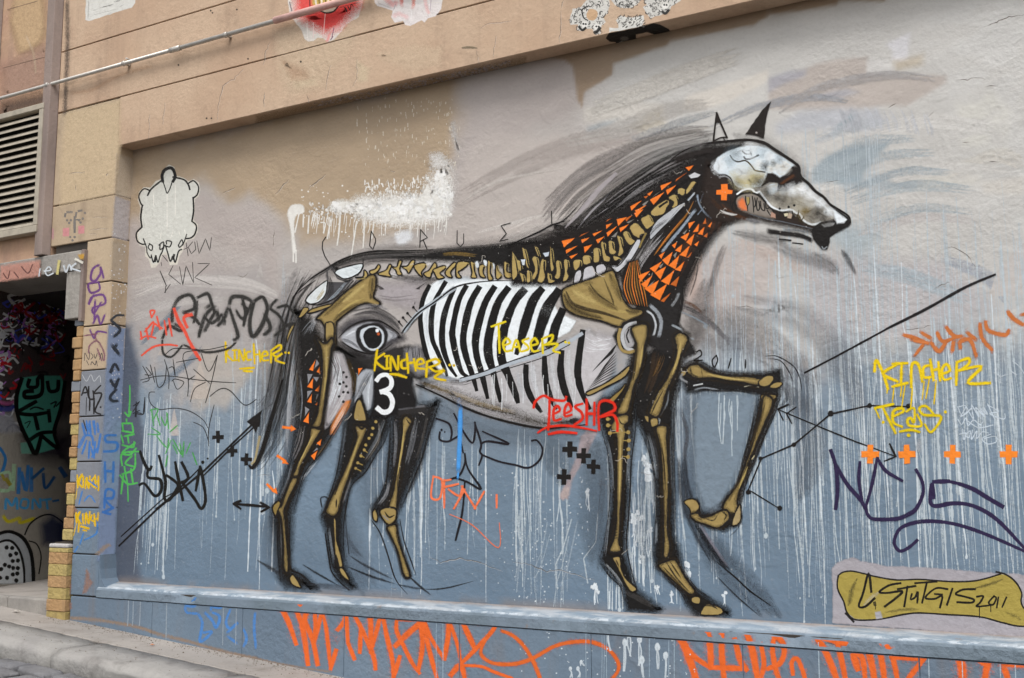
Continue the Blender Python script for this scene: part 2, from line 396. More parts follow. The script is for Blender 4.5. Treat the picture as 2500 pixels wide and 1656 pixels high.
zone('1990 120 2367 60 2367 240 2000 230', '#cdc7be', 16, .7, 16, 'D2')
zone('600 560 900 520 1000 620 900 900 1200 910 900 930 600 700', '#a3b2b9', 50, .7, 40, 'D2')
zone('700 1400 800 1150 870 1250 920 1400', '#cbc4c2', 20, .7, 14, 'D2')
# blue-grey dado
DX = (vnoise(XX*3+11, ZZ*.35+11, .22, 41, 5)-.5)             # ragged, streaky edge of old rollers and runs
PY0 = PY.copy(); PY = PY+DX*170
zone('270 820 340 850 440 960 600 880 760 930 1000 900 1250 900 1500 850 1650 830 1800 830 1920 860 2060 800 2240 810 2500 740 3400 640 3400 1750 200 1750 200 830', '#92999f', 120, .8, 60, brk=.55)
zone('270 880 340 900 440 1010 600 940 760 985 1000 960 1250 950 1500 910 1650 900 1800 900 1920 930 2060 880 2240 890 2500 840 3400 740 3400 1750 200 1750 200 880', '#7b8c9b', 150, .95, 50)
PY = PY0
zone('300 1100 900 1100 1400 1130 1800 1120 2500 1080 3400 1000 3400 1700 200 1700', '#6c8092', 240, .9, 120)
zone('280 1280 700 1330 1250 1400 2500 1430 3400 1430 3400 1700 200 1700', '#637688', 150, .7, 90)
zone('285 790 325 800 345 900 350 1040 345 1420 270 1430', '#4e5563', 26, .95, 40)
zone('480 860 560 850 640 870 560 990 470 1000', '#b7ada2', 26, .7, 40)
zone('340 560 380 520 640 640 600 660', '#bdb6b0', 50, .5, 40)
# warm bloom in front of the chest, grey breath below the jaw
zone('1660 640 1790 590 1900 600 1880 720 1740 780 1670 740', '#bfb0aa', 60, .6, 40)
zone('1960 640 2300 620 2420 760 2200 840 1960 800', '#b4aeb0', 70, .7, 60)
zone('1690 610 1720 620 1700 720 1685 740', '#c59a80', 30, .35, 20)
# grime where the wall meets the ledge, scuffed back to older coats
m = np.clip(1-(ZZ-Z0)/.085, 0, 1)*np.clip((vnoise(XX+5, ZZ+5, .18, 21, 5)-.40)*4, 0, 1)*.85
WC = WC*(1-m[..., None])+np.array(col('#8d7d70'))*m[..., None]
b = (vnoise(XX+50, ZZ+50, .5, 31, 5)-.5); WC = WC*(1+.22*b[..., None])
b2 = vnoise(XX*.7+70, ZZ*1.9+70, .09, 33, 4)-.5; WC = np.clip(WC*(1+.16*b2[..., None]), .005, .85)
vv = np.stack([XX, np.zeros_like(XX), ZZ+ZO], -1).reshape(-1, 3)
idx = np.arange(nx*nz).reshape(nz, nx)
ff = np.stack([idx[:-1, :-1], idx[:-1, 1:], idx[1:, 1:], idx[1:, :-1]], -1).reshape(-1, 4)
me = bpy.data.meshes.new('mural_wall'); me.from_pydata(vv.tolist(), [], ff.tolist())
ca = me.color_attributes.new('col', 'FLOAT_COLOR', 'POINT')
ca.data.foreach_set('color', np.concatenate([WC.reshape(-1, 3), np.ones((nx*nz, 1))], 1).astype('f').ravel())
t = NT('mural_wall_paint'); at = t.n.new('ShaderNodeAttribute'); at.attribute_name = 'col'
x = t.mix(t.math('MULTIPLY', t.ramp(t.noise(55, 5, .65), .45, .8), .16), at.outputs['Color'], [.20, .18, .16])
x = t.mix(t.math('MULTIPLY', t.ramp(t.noise(26, 6, .7, t.vmul((1, 1, 2.2))), .56, .8), .25), x, [.62, .6, .57])
t.l.new(x, t.b.inputs['Base Color']); t.b.inputs['Roughness'].default_value = .6; t.b.inputs['Specular IOR Level'].default_value = .35
t.l.new(t.relief(1.0), t.b.inputs['Normal'])
mw = link('mural_wall', me, None, t.m); adopt(mw, B)
box('wall_core', -5.70, 2.2, .02, .4, -1.6, 5.2, M_MORT, B)

# beam and upper courses: long rendered slabs with thin open joints
cs = [(2.24, 2.576), (2.583, 3.022), (3.029, 3.47), (3.477, 3.92), (3.927, 4.6), (4.607, 5.2)]
beam = box('beam_core', -6.3, 2.2, DF+.012, .019, 2.246, 5.2, M_MORT, B)
for i, (a, b) in enumerate(cs):
    x0 = -5.70 if i == 0 else -6.33
    box('rendered_course', x0, 2.2, DF, -.002, a, b, M_TAN, beam, .003)
# pillar of rendered blocks
zs = [-.713, -.45, -.156, .141, .435, .739, 1.034, 1.322, 1.617, 1.907, 2.576]
pil = box('pillar', -5.94, -5.712, DF+.014, .3, -1.1, 2.57, M_MORT, B)
box('pillar_core', -6.29, -5.941, DF+.014, .3, 1.556, 2.57, M_MORT, B)
for a, b in zip(zs, zs[1:]):
    x0 = -6.33 if a > 1.5 else -5.955
    box('pillar_block', x0, -5.70, DF, .05, a+.004, b-.004, M_CREAM if a > .6 else (M_GREY if a > -.4 else M_BLUE), pil, .005, 2)
# wall to the left, above the doorway, behind the vent
box('upper_wall', -11, -6.335, DF+.005, .3, 1.50, 5.2, M_PINK, B)
for x0, z0 in ((-6.43, 1.56), (-7.12, 1.9)):
    prism('drainpipe_casing', [(x0-.01, DF+.004), (x0-.01, DF-.05), (x0+.075, DF-.055), (x0+.098, DF+.004)], 'z', z0+ZO, 5.2+ZO, M_STRIP, B, .004)
# ledge: capping course over long stones
box('ledge_core', -5.75, 2.2, DF+.014, .019, -1.9, -.665, M_MORT, B)
prof = [(DF-.004, -.713), (DF-.004, -.668), (DF+.001, -.655), (DF+.011, -.647), (DF+.05, -.640), (.018, -.622), (.018, -.713)]
bm = bmesh.new(); xs = np.arange(-5.705, 2.2, .022); prev = None
for x in xs:
    ch = max(0, float(vnoise(np.array([x*1.0+40]), np.array([3.]), .3, 77, 5)[0])-.55)*.10
    k = [bm.verts.new((x, y+(ch if i in (1, 2, 3) else 0)+random.uniform(-.0012, .0012), z+ZO-(ch*.9 if i in (2, 3) else 0))) for i, (y, z) in enumerate(prof)]
    if prev:
        for i in range(len(prof)-1): bm.faces.new((prev[i], prev[i+1], k[i+1], k[i]))
    prev = k
t = NT('worn_ledge_paint')
f = t.n.new('ShaderNodeSeparateXYZ'); t.l.new(t.pos, f.inputs[0])
up = t.ramp(f.outputs['Z'], ZO-.660, ZO-.650)                          # the top face and the arris, where feet and bottles scrape
edge = t.math('MULTIPLY', t.ramp(f.outputs['Y'], DF+.055, DF+.0), up)
back = t.ramp(t.math('ADD', f.outputs['Y'], t.math('MULTIPLY', t.noise(14, 5, .6), .08)), -.02, .05)
face = t.mix(t.ramp(t.noise(3, 5), .4, .7), col('#74828f'), col('#67757f'))
top = t.mix(t.ramp(t.noise(7, 6, .65, t.vmul((.6, 2, 1))), .42, .62), col('#7c8b98'), col('#a6abb0'))
top = t.mix(t.math('MULTIPLY', back, .8), top, col('#8e7d70'))
x = t.mix(up, face, top)
x = t.mix(t.math('MULTIPLY', edge, t.ramp(t.noise(13, 6, .72, t.vmul((1, 2, 1))), .47, .58)), x, col('#b9c1c8'))
x = t.mix(t.math('MULTIPLY', t.ramp(t.noise(9, 6, .7), .62, .72), .7), x, col('#857468'))
t.l.new(x, t.b.inputs['Base Color'])
t.b.inputs['Roughness'].default_value = .72; t.l.new(t.relief(1.9), t.b.inputs['Normal'])
finish(bm, 'ledge_cap', t.m, B)
jx = [-5.95, -5.203]+[-5.203+.738*i for i in range(1, 11)]
led = box('ledge_base', -5.95, 2.2, DF+.006, .0185, -1.9, -.718, M_BLUE, B)
for a, b in zip(jx, jx[1:]):
    box('ledge_stone', a+.0015, b-.0015, DF, -.05, -1.9, -.7195, M_BLUE, led, .003, 2)
JOINTS += [('z', 2.5795+ZO, .003), ('z', 3.0255+ZO, .003)]+[('z', -.7167+ZO, .0035)]+[('x', x, .003) for x in jx[1:]]
# mortar cove where the pillar runs down into the ledge
pr = [(-5.705, -.66), (-5.60, -.655), (-5.645, -.64), (-5.675, -.60), (-5.69, -.54), (-5.698, -.45), (-5.705, -.45)]
prism('mortar_cove', [(x, z+ZO) for x, z in pr], 'y', DF+.006, .0, M_BLUE, B)
# ---- doorway: lintel, hanging stub, brick edge, alcove behind
lin = box('lintel', -9, -5.975, DF-.035, .3, 1.418, 1.553, M_CONC, B, .008, 2)
box('lintel_stub', -6.112, -5.976, DF-.03, .12, 1.092, 1.416, M_CONC, B, .006, 2)
box('steel_angle', -5.974, -5.945, DF-.03, DF+.02, 1.07, 1.556, M_STRIP, B, .003)
jamb = box('brick_jamb', -6.0, -5.96, DF+.015, .25, -.37, 1.09, M_MORT, B)
z = -.365; i = 0
while z < 1.06:
    h = random.uniform(.066, .079); x0 = -6.028+random.uniform(-.018, .014)-(.03 if z < -.2 else 0)*(1-(z+.365)/.17)
    t_ = (z+.365)/1.4
    m = M_YEL if (i % 3 == 0 and t_ < .6) else M_ORA if random.random() < .8 else M_GREY
    box('brick', x0, -5.958, DF-.004+random.uniform(-.012, .006), .2, z, min(z+h, 1.086), m, jamb, .007, 2)
    z += h+.003; i += 1
stub = box('brick_stub', -6.13, -5.965, DF-.0, .1, -1.0, -.38, M_MORT, B)
z = -.89
for i in range(7):
    h = .0745 if i < 6 else .03
    box('brick', -6.142+random.uniform(-.004, .004), -5.962, DF-.03+random.uniform(-.004, .004), .1, z, z+h-.002, M_YEL if i % 2 == 0 else M_ORA, stub, .004, 2)
    z += h
box('stub_cap', -6.145, -5.963, DF-.034, .11, z, z+.025, M_SILL, stub, .008, 2)
# alcove: a slanting side wall on the left, a far wall, floor, ceiling and the threshold step
PA, NA = PLANES['A']; d = _ad
a0 = PA-d*.42; a1 = PA+d*3.2
bm = bmesh.new()
q = [bm.verts.new((p.x, p.y, zz+ZO)) for p, zz in ((a0, -.8), (a1, -.8), (a1, 1.6), (a0, 1.6))]; bm.faces.new(q)
r = [bm.verts.new((p.x-.15*NA.x, p.y-.15*NA.y, zz+ZO)) for p, zz in ((a0, -.8), (a1, -.8), (a1, 1.6), (a0, 1.6))]; bm.faces.new(r[::-1])
for i in range(4): bm.faces.new((q[i], q[(i+1) % 4], r[(i+1) % 4], r[i]))
finish(bm, 'alcove_side_wall', M_ALC, B)
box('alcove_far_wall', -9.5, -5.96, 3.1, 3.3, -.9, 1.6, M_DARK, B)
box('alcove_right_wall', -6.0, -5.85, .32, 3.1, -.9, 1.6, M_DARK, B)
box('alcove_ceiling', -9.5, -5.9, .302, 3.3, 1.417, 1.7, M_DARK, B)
box('alcove_floor', -9.5, -5.95, -.08, 3.3, -1.1, -.749, M_PAVE, B)
box('outer_wall', -11, -7.09, DF+.005, -.10, -1.2, 1.417, M_TAN, B)
x = -6.145
for w in (.42, .8, .8):
    box('threshold_stone', x-w, x-.005, DF-.012, -.085, -1.15, -.746, M_CONC, B, .012, 2); x -= w

# ---- louvred vent
V = empty('louvre_vent', (-6.9, DF, 1.72+ZO), 'cream metal louvred vent high on the tan wall left of the casing', 'vent')
fx0, fx1, fz0, fz1 = -7.11, -6.415, 1.725, 2.655
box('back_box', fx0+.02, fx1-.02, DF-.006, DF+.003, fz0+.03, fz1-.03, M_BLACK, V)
fr = box('frame', fx0, fx1, DF-.06, DF+.002, fz1-.042, fz1, M_VENT, V, .004)
for nm, a in (('frame', (fx0, fx1, DF-.064, DF+.002, fz0, fz0+.05)), ('frame', (fx1-.042, fx1, DF-.06, DF+.002, fz0+.0505, fz1-.0425)), ('frame', (fx0, fx0+.042, DF-.06, DF+.002, fz0+.0505, fz1-.0425))):
    box(nm, *a, M_VENT, V, .004)
n = 16; st = (fz1-.05-fz0-.055)/n
bm = bmesh.new()
pr = [(DF-.052, 0), (DF-.049, .016), (DF-.044, .018), (DF-.012, .044), (DF-.010, .040), (DF-.046, .010), (DF-.049, 0)]
A = [bm.verts.new((fx0+.042, y, z)) for y, z in pr]; C2 = [bm.verts.new((fx1-.042, y, z)) for y, z in pr]
bm.faces.new(A); bm.faces.new(C2[::-1])
for i in range(len(pr)): bm.faces.new((A[i], A[(i+1) % len(pr)], C2[(i+1) % len(pr)], C2[i]))
bmesh.ops.recalc_face_normals(bm, faces=bm.faces)
sl = bpy.data.meshes.new('slat'); bm.to_mesh(sl); bm.free(); sl.materials.append(M_VENT)
for i in range(n):
    o = link('slat', sl); o.location = (0, 0, fz0+.056+i*st+ZO); adopt(o, V)

# ---- conduit
Pp = empty('conduit_pipe', (-6.9, -.155, 2.782+ZO), 'thin grey steel conduit pipe crossing the tan upper wall', 'pipe')
zp = 2.784+ZO; yp = -.172
tube('pipe_run', (-9, yp, zp), (-5.15, yp, zp), .0125, M_PIPE, Pp); tube('pipe_run', (-5.15, yp, zp), (-1.2, yp, zp+.006), .014, M_PIPE, Pp)
tube('coupling', (-5.19, yp, zp), (-5.10, yp, zp), .018, M_PIPE, Pp)
for xc in (-6.40, -5.62, -4.7, -3.3):
    tube('clamp', (xc-.012, yp, zp), (xc+.012, yp, zp), .018, M_PIPE, Pp)
    box('bracket', xc-.01, xc+.01, yp-.004, DF-.002 if xc > -6.35 else DF-.05, zp-ZO-.006, zp-ZO+.006, M_PIPE, Pp)
tube('clamp_screw', (-5.60, DF-.004, zp+.03), (-5.60, yp-.006, zp+.03), .006, M_PIPE, Pp, 8)

# ---- pavement, kerb, lane
SL = -.078; PZ = -.869
def gzp(x): return PZ+SL*(x+5.95)+ZO
def slope_box(name, x0, x1, y0, y1, top, bot, mat, parent=None, bevel=0., seg=1, rnd=None, n=1):
    bm = bmesh.new()
    vs = box_bm(bm, x0, x1, y0, y1, 0, 1)
    for v in bm.verts: v.co.z = gzp(v.co.x)+(top if v.co.z > .5 else bot)
    return finish(bm, name, mat, parent, bevel, seg)
gd = link('ground', bpy.data.meshes.new('ground'), None, M_ROAD); bm = bmesh.new()
bm.faces.new([bm.verts.new((x, y, gzp(x)-.16)) for x, y in ((-60, -60), (60, -60), (60, 30), (-60, 30))]); bm.to_mesh(gd.data); bm.free(); gd.data.materials.append(M_ROAD)
tag(gd, kind='structure')
pv = slope_box('pavement', -9, 3, -.437, .15, -.012, -.2, M_MORT); tag(pv, kind='structure')
x = -8.2
while x < 3:
    w = 1.35; slope_box('concrete_slab', x, x+w-.006, -.434, .14, 0, -.15, M_PAVE, pv, .004); x += w
kb = slope_box('kerb', -9, 3, -.72, -.44, -.03, -.3, M_MORT); tag(kb, kind='structure')
x = -8.6
while x < 3:
    w = random.uniform(1.0, 1.25); bm = bmesh.new(); pr = [(-.437, -.004), (-.58, -.002)]+[(-.695-.07*math.sin(a*math.pi/12), -.052+.05*math.cos(a*math.pi/12)) for a in range(0, 7)]+[(-.775, -.3), (-.437, -.3)]
    ring = []; nn = 14
    for i in range(nn+1):
        xx = x+.006+(w-.012)*i/nn; e = .008 if i in (0, nn) else 0
        ring.append([bm.verts.new((xx, y+random.uniform(-.006, .006)*(j > 1)+e, gzp(xx)+zz+random.uniform(-.004, .004)-e)) for j, (y, zz) in enumerate(pr)])
    for a, b in zip(ring, ring[1:]):
        for j in range(len(pr)): bm.faces.new((a[j], a[(j+1) % len(pr)], b[(j+1) % len(pr)], b[j]))
    bm.faces.new(ring[0]); bm.faces.new(ring[-1][::-1])
    o = finish(bm, 'kerb_stone', M_KERB, kb, smooth=True); x += w
ln = slope_box('cobbled_lane', -9, 3, -6.5, -.78, -.128, -.3, M_ROAD); tag(ln, kind='structure')
bm = bmesh.new(); box_bm(bm, -.13, .13, -.075, .075, -.06, .02)
bmesh.ops.bevel(bm, geom=list(bm.edges), offset=.03, segments=3, affect='EDGES', profile=.6)
sm_ = []
for k in range(4):
    b2 = bm.copy()
    for v in b2.verts: v.co += Vector((random.uniform(-.01, .01), random.uniform(-.008, .008), random.uniform(-.007, .007)))
    me = bpy.data.meshes.new('sett'); b2.to_mesh(me); b2.free(); me.materials.append(M_SETT)
    me.polygons.foreach_set('use_smooth', [True]*len(me.polygons)); sm_.append(me)
bm.free()
for r in range(9):
    x = -6.9+(r % 2)*.14
    while x < -3.6:
        o = link('sett', random.choice(sm_)); o.location = (x, -.875-r*.165, gzp(x)-.105+random.uniform(-.006, .006))
        o.rotation_euler = (random.uniform(-.04, .04), .078+random.uniform(-.05, .05), random.uniform(-.06, .06))
        s = random.uniform(.9, 1.02); o.scale = (s, random.uniform(.9, 1.02), 1); adopt(o, ln); x += .278
# scraps on the pavement
def scrap(name, x, y, s, c, label):
    bm = bmesh.new(); vs = []
    for i in range(4):
        for j in range(3):
            vs.append(bm.verts.new((x+s*(i-1.5)*.5+random.uniform(-.1, .1)*s, y+s*(j-1)*.4, gzp(x)+.006+random.uniform(0, .35)*s)))
    for i in range(3):
        for j in range(2): bm.faces.new((vs[i*3+j], vs[i*3+j+1], vs[i*3+j+4], vs[i*3+j+3]))
    ext = bmesh.ops.solidify(bm, geom=list(bm.faces), thickness=.002)
    tag(finish(bm, name, plain(name+'_paper', c, .8, 0, .15)), label, 'litter')
scrap('paper_scrap', -6.36, -.22, .035, '#e9e4da', 'crumpled white paper scrap on the pavement below the doorway step')
scrap('foil_scrap', -5.0, -.30, .018, '#f09a55', 'small orange wrapper scrap on the pavement near the ledge')

# grit, leaf crumbs and paint flakes lying on the pavement, thickest at the foot of the wall
bm = bmesh.new()
for i in range(900):
    x = random.uniform(-6.1, -3.2); y = -.14-abs(random.gauss(0, .05)) if i % 3 else random.uniform(-.74, -.14)
    r = random.uniform(.0015, .005)*(1.6 if i % 17 == 0 else 1); z = gzp(x)+.001
    p = [bm.verts.new((x+r*math.cos(k)*random.uniform(.6, 1.3), y+r*math.sin(k)*random.uniform(.6, 1.3), z)) for k in (0, 1.6, 3.1, 4.7)]
    q = bm.verts.new((x, y, z+r*.8))
    for j in range(4): bm.faces.new((p[j], p[(j+1) % 4], q))
g = finish(bm, 'grit', plain('street_grit', '#6b5c4d', .9, 0, .5, 200)); tag(g, 'grit and crumbs scattered along the foot of the wall', 'grit', kind='stuff')
# ================================================================== paint on the mural wall
BK, GD, OR, WH, LG, BG, YE, RD = '#1b1715', '#a18a54', '#fb8029', '#e9eef1', '#b9b1b2', '#7b8a97', '#e3c20e', '#e2301c'
rnd = random.uniform
def inpoly(p, x, y):
    c = False
    for i in range(len(p)):
        (ax, ay), (bx, by) = p[i], p[i-1]
        if (ay > y) != (by > y) and x < (bx-ax)*(y-ay)/(by-ay)+ax: c = not c
    return c
def hatch(P, d, n, spread, w, c, a=.8, t=None, soft=.6, tp=(.1, .1), grain=.14, cut=.25):
    base = pts(d, t or P.tile); k = TILES[t or P.tile][2]
    qs = []
    for i in range(n):
        ox, oy = rnd(-spread, spread)*k, rnd(-spread, spread)*k
        q = [(x+ox*(1+.3*rnd(-1, 1)), y+oy*(1+.3*rnd(-1, 1))) for x, y in base]
        if len(q) > 3 and random.random() < cut: q = q[1:]
        qs.append(q)
    al = [p for q in qs for p in crom(q, False, 12)]; R_ = int(w*k*.75//CELL)+1
    cells = {(int(x//CELL)+i, int(y//CELL)+j) for x, y in al for i in range(-R_, R_+1) for j in range(-R_, R_+1)}
    h = max((HEIGHT.get((P.plane, a, b), 0) for a, b in cells), default=0)+1
    P.shared = [h, 1, set()]
    for q in qs: P.stroke(q, w*k*rnd(.5, 1.3), c, soft=soft, a=a*rnd(.5, 1), tp=tp, grain=grain)
    for c2 in P.shared[2] | cells: HEIGHT[(P.plane, *c2)] = max(HEIGHT.get((P.plane, *c2), 0), h+2)
    P.shared = None

# ---- white splash thrown on the tan
P = Paint('white_paint_splash', 'W', 'B2')
P.poly('880 300 1000 250 1200 270 1350 330 1560 250 1760 220 1790 420 1640 480 1400 520 1200 500 1050 470 940 430', '#e3e0d9', soft=34, a=.95, grain=.9, sm=True)
P.poly('1150 290 1300 250 1420 330 1440 430 1250 470 1130 440', '#f3f1ec', soft=34, a=1, grain=.5, sm=True)
P.poly('1520 330 1650 220 1790 210 1780 400 1620 480 1500 460', '#f1efec', soft=34, a=1, grain=.6, sm=True)
P.poly('1560 230 1620 60 1700 -20 1790 -30 1800 260 1700 300', '#eeece8', soft=50, a=.8, grain=1.0, sm=True)
P.poly('940 330 1200 250 1500 240 1560 330 1500 470 1200 500 1000 450', '#f1efeb', soft=40, a=.9, grain=.9, sm=True)
P.poly('680 330 760 280 900 300 930 360 820 400 700 390', '#e6e3dc', soft=14, a=.85, grain=.9, sm=True)
P.poly('290 400 330 330 430 330 440 400 370 430 350 560 370 740 340 760 320 560 300 460', '#e8e5de', soft=5, a=.95, grain=.5, sm=True)
P.poly('1290 590 1420 560 1440 640 1350 700 1300 680', '#dfe0e2', soft=12, a=.8, grain=.6, sm=True)
def blot(P, x, y, r, c, a=1.0, el=1.0):
    n = random.randint(7, 11); k0 = rnd(0, 6); q = []
    for i in range(n):
        k = k0+6.2832*i/n; rr = r*rnd(.45, 1.25); q.append(f'{x+rr*math.cos(k):.1f} {y+rr*el*math.sin(k):.1f}')
    P.poly(' '.join(q), c, soft=1.4, sm=True, a=a, grain=.3)
for x, y, r, el in ((980, 380, 60, .8), (1120, 370, 70, .9), (1250, 360, 90, .9), (1400, 350, 90, 1), (1560, 330, 90, 1.2), (1690, 300, 90, 1.5), (1740, 180, 50, 2.2), (1640, 400, 80, 1), (1330, 430, 60, .8), (1700, 60, 30, 2.5), (860, 360, 50, .7), (740, 350, 46, .8)):
    for k in range(5): blot(P, x+rnd(-40, 40), y+rnd(-30, 30), r*rnd(.5, .9), '#f2f0ec', 1, el)
for i in range(420):                                   # thrown paint: dense core thinning to specks
    u = random.random(); x = 900+900*u**.7; yc = 400-(x-900)*.10; sp = 60+120*u; y = random.gauss(yc, sp*.55)
    if y > yc+110: continue
    r = abs(random.gauss(0, 1))*(18 if abs(y-yc) < sp*.6 else 8)+3
    blot(P, x, y, r, ('#efeee9', '#e6e3dc', '#f4f3f0')[i % 3], rnd(.7, 1), rnd(.8, 2.2) if y < yc else 1)
for i in range(90):
    x = 480+440*random.random(); blot(P, x, random.gauss(385, 34), rnd(3, 13), '#ebe8e2', rnd(.6, 1), rnd(.7, 1.6))
for i in range(190):
    x = rnd(1000, 1810); y = 330-(x-900)*.10-rnd(0, 190); L = rnd(5, 50); k = rnd(-.25, .25)
    P.stroke(f'{x} {y} {x+L*k*.5} {y-L*.5} {x+L*k} {y-L}', rnd(4, 14), '#efece6', soft=.4, a=rnd(.5, 1), tp=(1, .2), grain=.4)
for i in range(80):
    x = rnd(520, 1760); y = 400+rnd(-40, 90)*(1-abs(x-1200)/1500); L = rnd(30, 200)
    P.stroke(f'{x} {y} {x-rnd(-4,10)} {y+L*.5} {x-rnd(0,22)} {y+L}', rnd(4, 9), '#e9e6e0', soft=.35, a=.9, tp=(1, .5), grain=.3)
for d in ('340 400 350 740', '1010 420 990 720', '930 480 880 810', '780 430 770 560 750 700', '690 470 660 640', '490 430 480 590', '440 420 435 530', '400 400 360 580', '345 740 345 850', '370 750 370 860', '600 490 640 500 625 585', '1090 490 1070 640'):
    P.stroke(d, 13, '#e6e3dc', soft=.3, grain=.25)
for i in range(110): P.dot(rnd(420, 1800), rnd(120, 620), rnd(3, 9), '#e9e6df', n=6)
P.done(None, 'white paint splash with drips thrown across the tan plaster above the horse', 'paint splash')
P = Paint('spatter_specks', 'W', 'B1')
for i in range(150):
    x = rnd(900, 1900); y = rnd(900, 1560); P.stroke(f'{x} {y} {x+rnd(-4,4)} {y+rnd(6,36)}', rnd(4, 9), '#dcd3c2', a=rnd(.5, .9), grain=.4)
P.poly('1600 1430 1700 1400 1800 1500 1820 1568 1620 1568', '#ddd9d4', soft=20, a=.7, grain=.9)
P.poly('1790 1130 1840 1120 1890 1400 1860 1420 1800 1250', '#c9c6c4', soft=16, a=.55, grain=.9)
P.done(None, 'cream paint specks flung up the tan wall just below the beam', 'paint splash', kind='stuff')

# ---- loose brushwork sweeping behind head and mane
P = Paint('background_brushwork', 'W', 'O')
for d, w, c, a in (('1040 640 1200 560 1400 480 1560 390', 70, '#c9c2bc', .35), ('1050 460 1180 390 1330 330 1500 300', 60, '#beb4ae', .4), ('1300 330 1430 300 1560 250 1640 240', 40, '#c8c3bd', .4),
        ('1450 330 1560 290 1660 260', 26, '#a7abae', .35), ('1640 300 1750 250 1870 225 1960 235', 22, '#adafb4', .4), ('1800 260 1900 200 2050 170 2160 180', 30, '#b7b3b2', .4),
        ('1880 330 2000 290 2120 300', 34, '#b9bcc0', .5), ('1900 420 2040 360 2160 350', 34, '#a3aeb4', .4), ('1960 470 2100 430 2250 440', 30, '#a9b3b8', .45), ('1980 540 2120 500 2260 510', 30, '#bfb9b6', .5),
        ('1700 560 1800 600 1880 640', 40, '#c3b3aa', .5), ('1990 620 2100 640 2240 700', 40, '#a9b5bc', .45), ('2180 600 2280 640 2330 700', 34, '#a6aab2', .5), ('2200 400 2300 360 2367 380', 40, '#d0cbc2', .45),
        ('300 660 420 640 520 660', 30, '#c4bdb7', .5), ('360 900 430 840 470 800', 22, '#6f7f8f', .45), ('320 800 380 740 420 700', 18, '#74808c', .5), ('420 740 520 700 640 690', 40, '#bcb5b0', .4),
        ('1000 610 1080 600 1180 580', 34, '#d5d0cd', .6), ('300 690 420 650 560 660 640 690', 30, '#c9c3be', .6), ('300 740 400 700 520 690', 26, '#bdb7b3', .6), ('2020 300 2150 280 2300 300', 40, '#d0cdc8', .6), ('2050 420 2200 390 2340 400', 40, '#ccc9c4', .6), ('1900 380 2000 330 2120 320', 24, '#9aa7af', .4), ('1950 450 2080 400 2200 400', 24, '#9fabb2', .4), ('2000 520 2120 480 2250 490', 24, '#a6b1b7', .4), ('1350 260 1500 200 1700 130', 60, '#d2cdc5', .5), ('1440 340 1560 320 1640 300', 30, '#cfc9c1', .5), ('1100 540 1260 500 1330 510', 16, '#d6d0ca', .5), ('900 640 960 610 1010 600', 26, '#ddd9d6', .5)):
    hatch(P, d, 7, w*.3, w*.5, c, min(1, a*1.5), soft=.6, grain=.9)
for i in range(60):                                    # dry-brushed fan above the muzzle
    x = rnd(1890, 2160); y = 262+abs(x-2010)*.10+rnd(-6, 6); P.stroke(f'{x} {y+34} {x-rnd(2,8)} {y+12} {x-rnd(10,22)} {y-14}', rnd(2, 5), '#c3c5ca', a=rnd(.3, .7), soft=.4, tp=(1, .1), grain=.5)
for d in ('1320 470 1400 440 1480 470', '1050 480 1150 420 1300 390', '1160 540 1250 500 1330 500'):
    P.stroke(d, 7, '#d2cbc4', soft=.5, a=.6, tp=(.1, .1), grain=.5)
P.dot(1795, 714, 34, '#dfe3ea', soft=1.6, a=.6, sq=.6); P.dot(690, 660, 30, '#c9c5c2', soft=1.5, a=.5)
P.done(None, 'sweeping grey and pale blue brush strokes on the wall behind the head', 'brushwork', kind='stuff')

# ---- pale triangles stencilled here and there
def tri(d, c, label, t, a=.9):
    Paint('pale_triangle', 'W', t).poly(d, c, soft=3, a=a, grain=.3).done(None, label, 'stencil', 'pale stencilled triangles')
tri('2120 720 2070 930 2180 910', '#c3bab4', 'pale triangle outline stencil under the thin HOW scrawl', 'A2', .5)
tri('1610 640 1665 895 1560 890', '#b9b1ad', 'tall beige triangle stencil on blue-grey paint beside the green scrawl', 'A3')
tri('1850 200 1955 550 1750 560', '#c2b6ab', 'large beige triangle stencil among the thin black scribbles', 'A3', .7)
tri('1510 30 1565 150 1455 150', '#bdb2aa', 'small beige triangle stencil beneath the salmon tag', 'A3', .7)
tri('800 1150 900 1400 710 1400', '#c9c1bd', 'faint pale triangle stencil below the dark breath of the muzzle', 'D2', .6)
tri('40 850 70 990 0 1000', '#c3bdb8', 'faint grey triangle stencil left of the rump', 'B2', .5)
Paint('pale_wedge', 'W', 'D2').poly('2330 700 2480 620 2480 1165 2040 1175 2110 960 2220 830', '#c4beb9', soft=3, grain=.15).done(None, 'large pale patch of fresh paint at the right end of the black line', 'paint patch')

# ---- drips
P = Paint('paint_drips', 'W', 'R')
def drip(x, y0, y1, w, a, c='#bcc6cc', lean=None):
    lean = lean if lean is not None else (x-1244)*.000054*(y1-y0)
    n = max(4, int((y1-y0)/38)); q = []; j = 0; v = 0; st = rnd(.3, 2.6)
    for i in range(n+1):
        q.append((x+lean*i/n+j, y0+(y1-y0)*i/n)); v = v*.6+random.gauss(0, 1)*st*.7; j += v
        if random.random() < .05: j += rnd(-7, 7)
    cut = random.randint(n//2, n)                       # runs thin out, and some dry up on the way
    P.stroke(q[:cut+1], w, c, soft=.35, a=a, tp=(.6, .8), grain=.6, wob=.3)
    if cut < n-1: P.stroke(q[cut:], w*.6, c, soft=.4, a=a*.6, tp=(1, .5), grain=.9, wob=.3)
    elif random.random() < .5: P.dot(q[-1][0], q[-1][1], w*.8, c, t='R', n=7, sq=1.5)
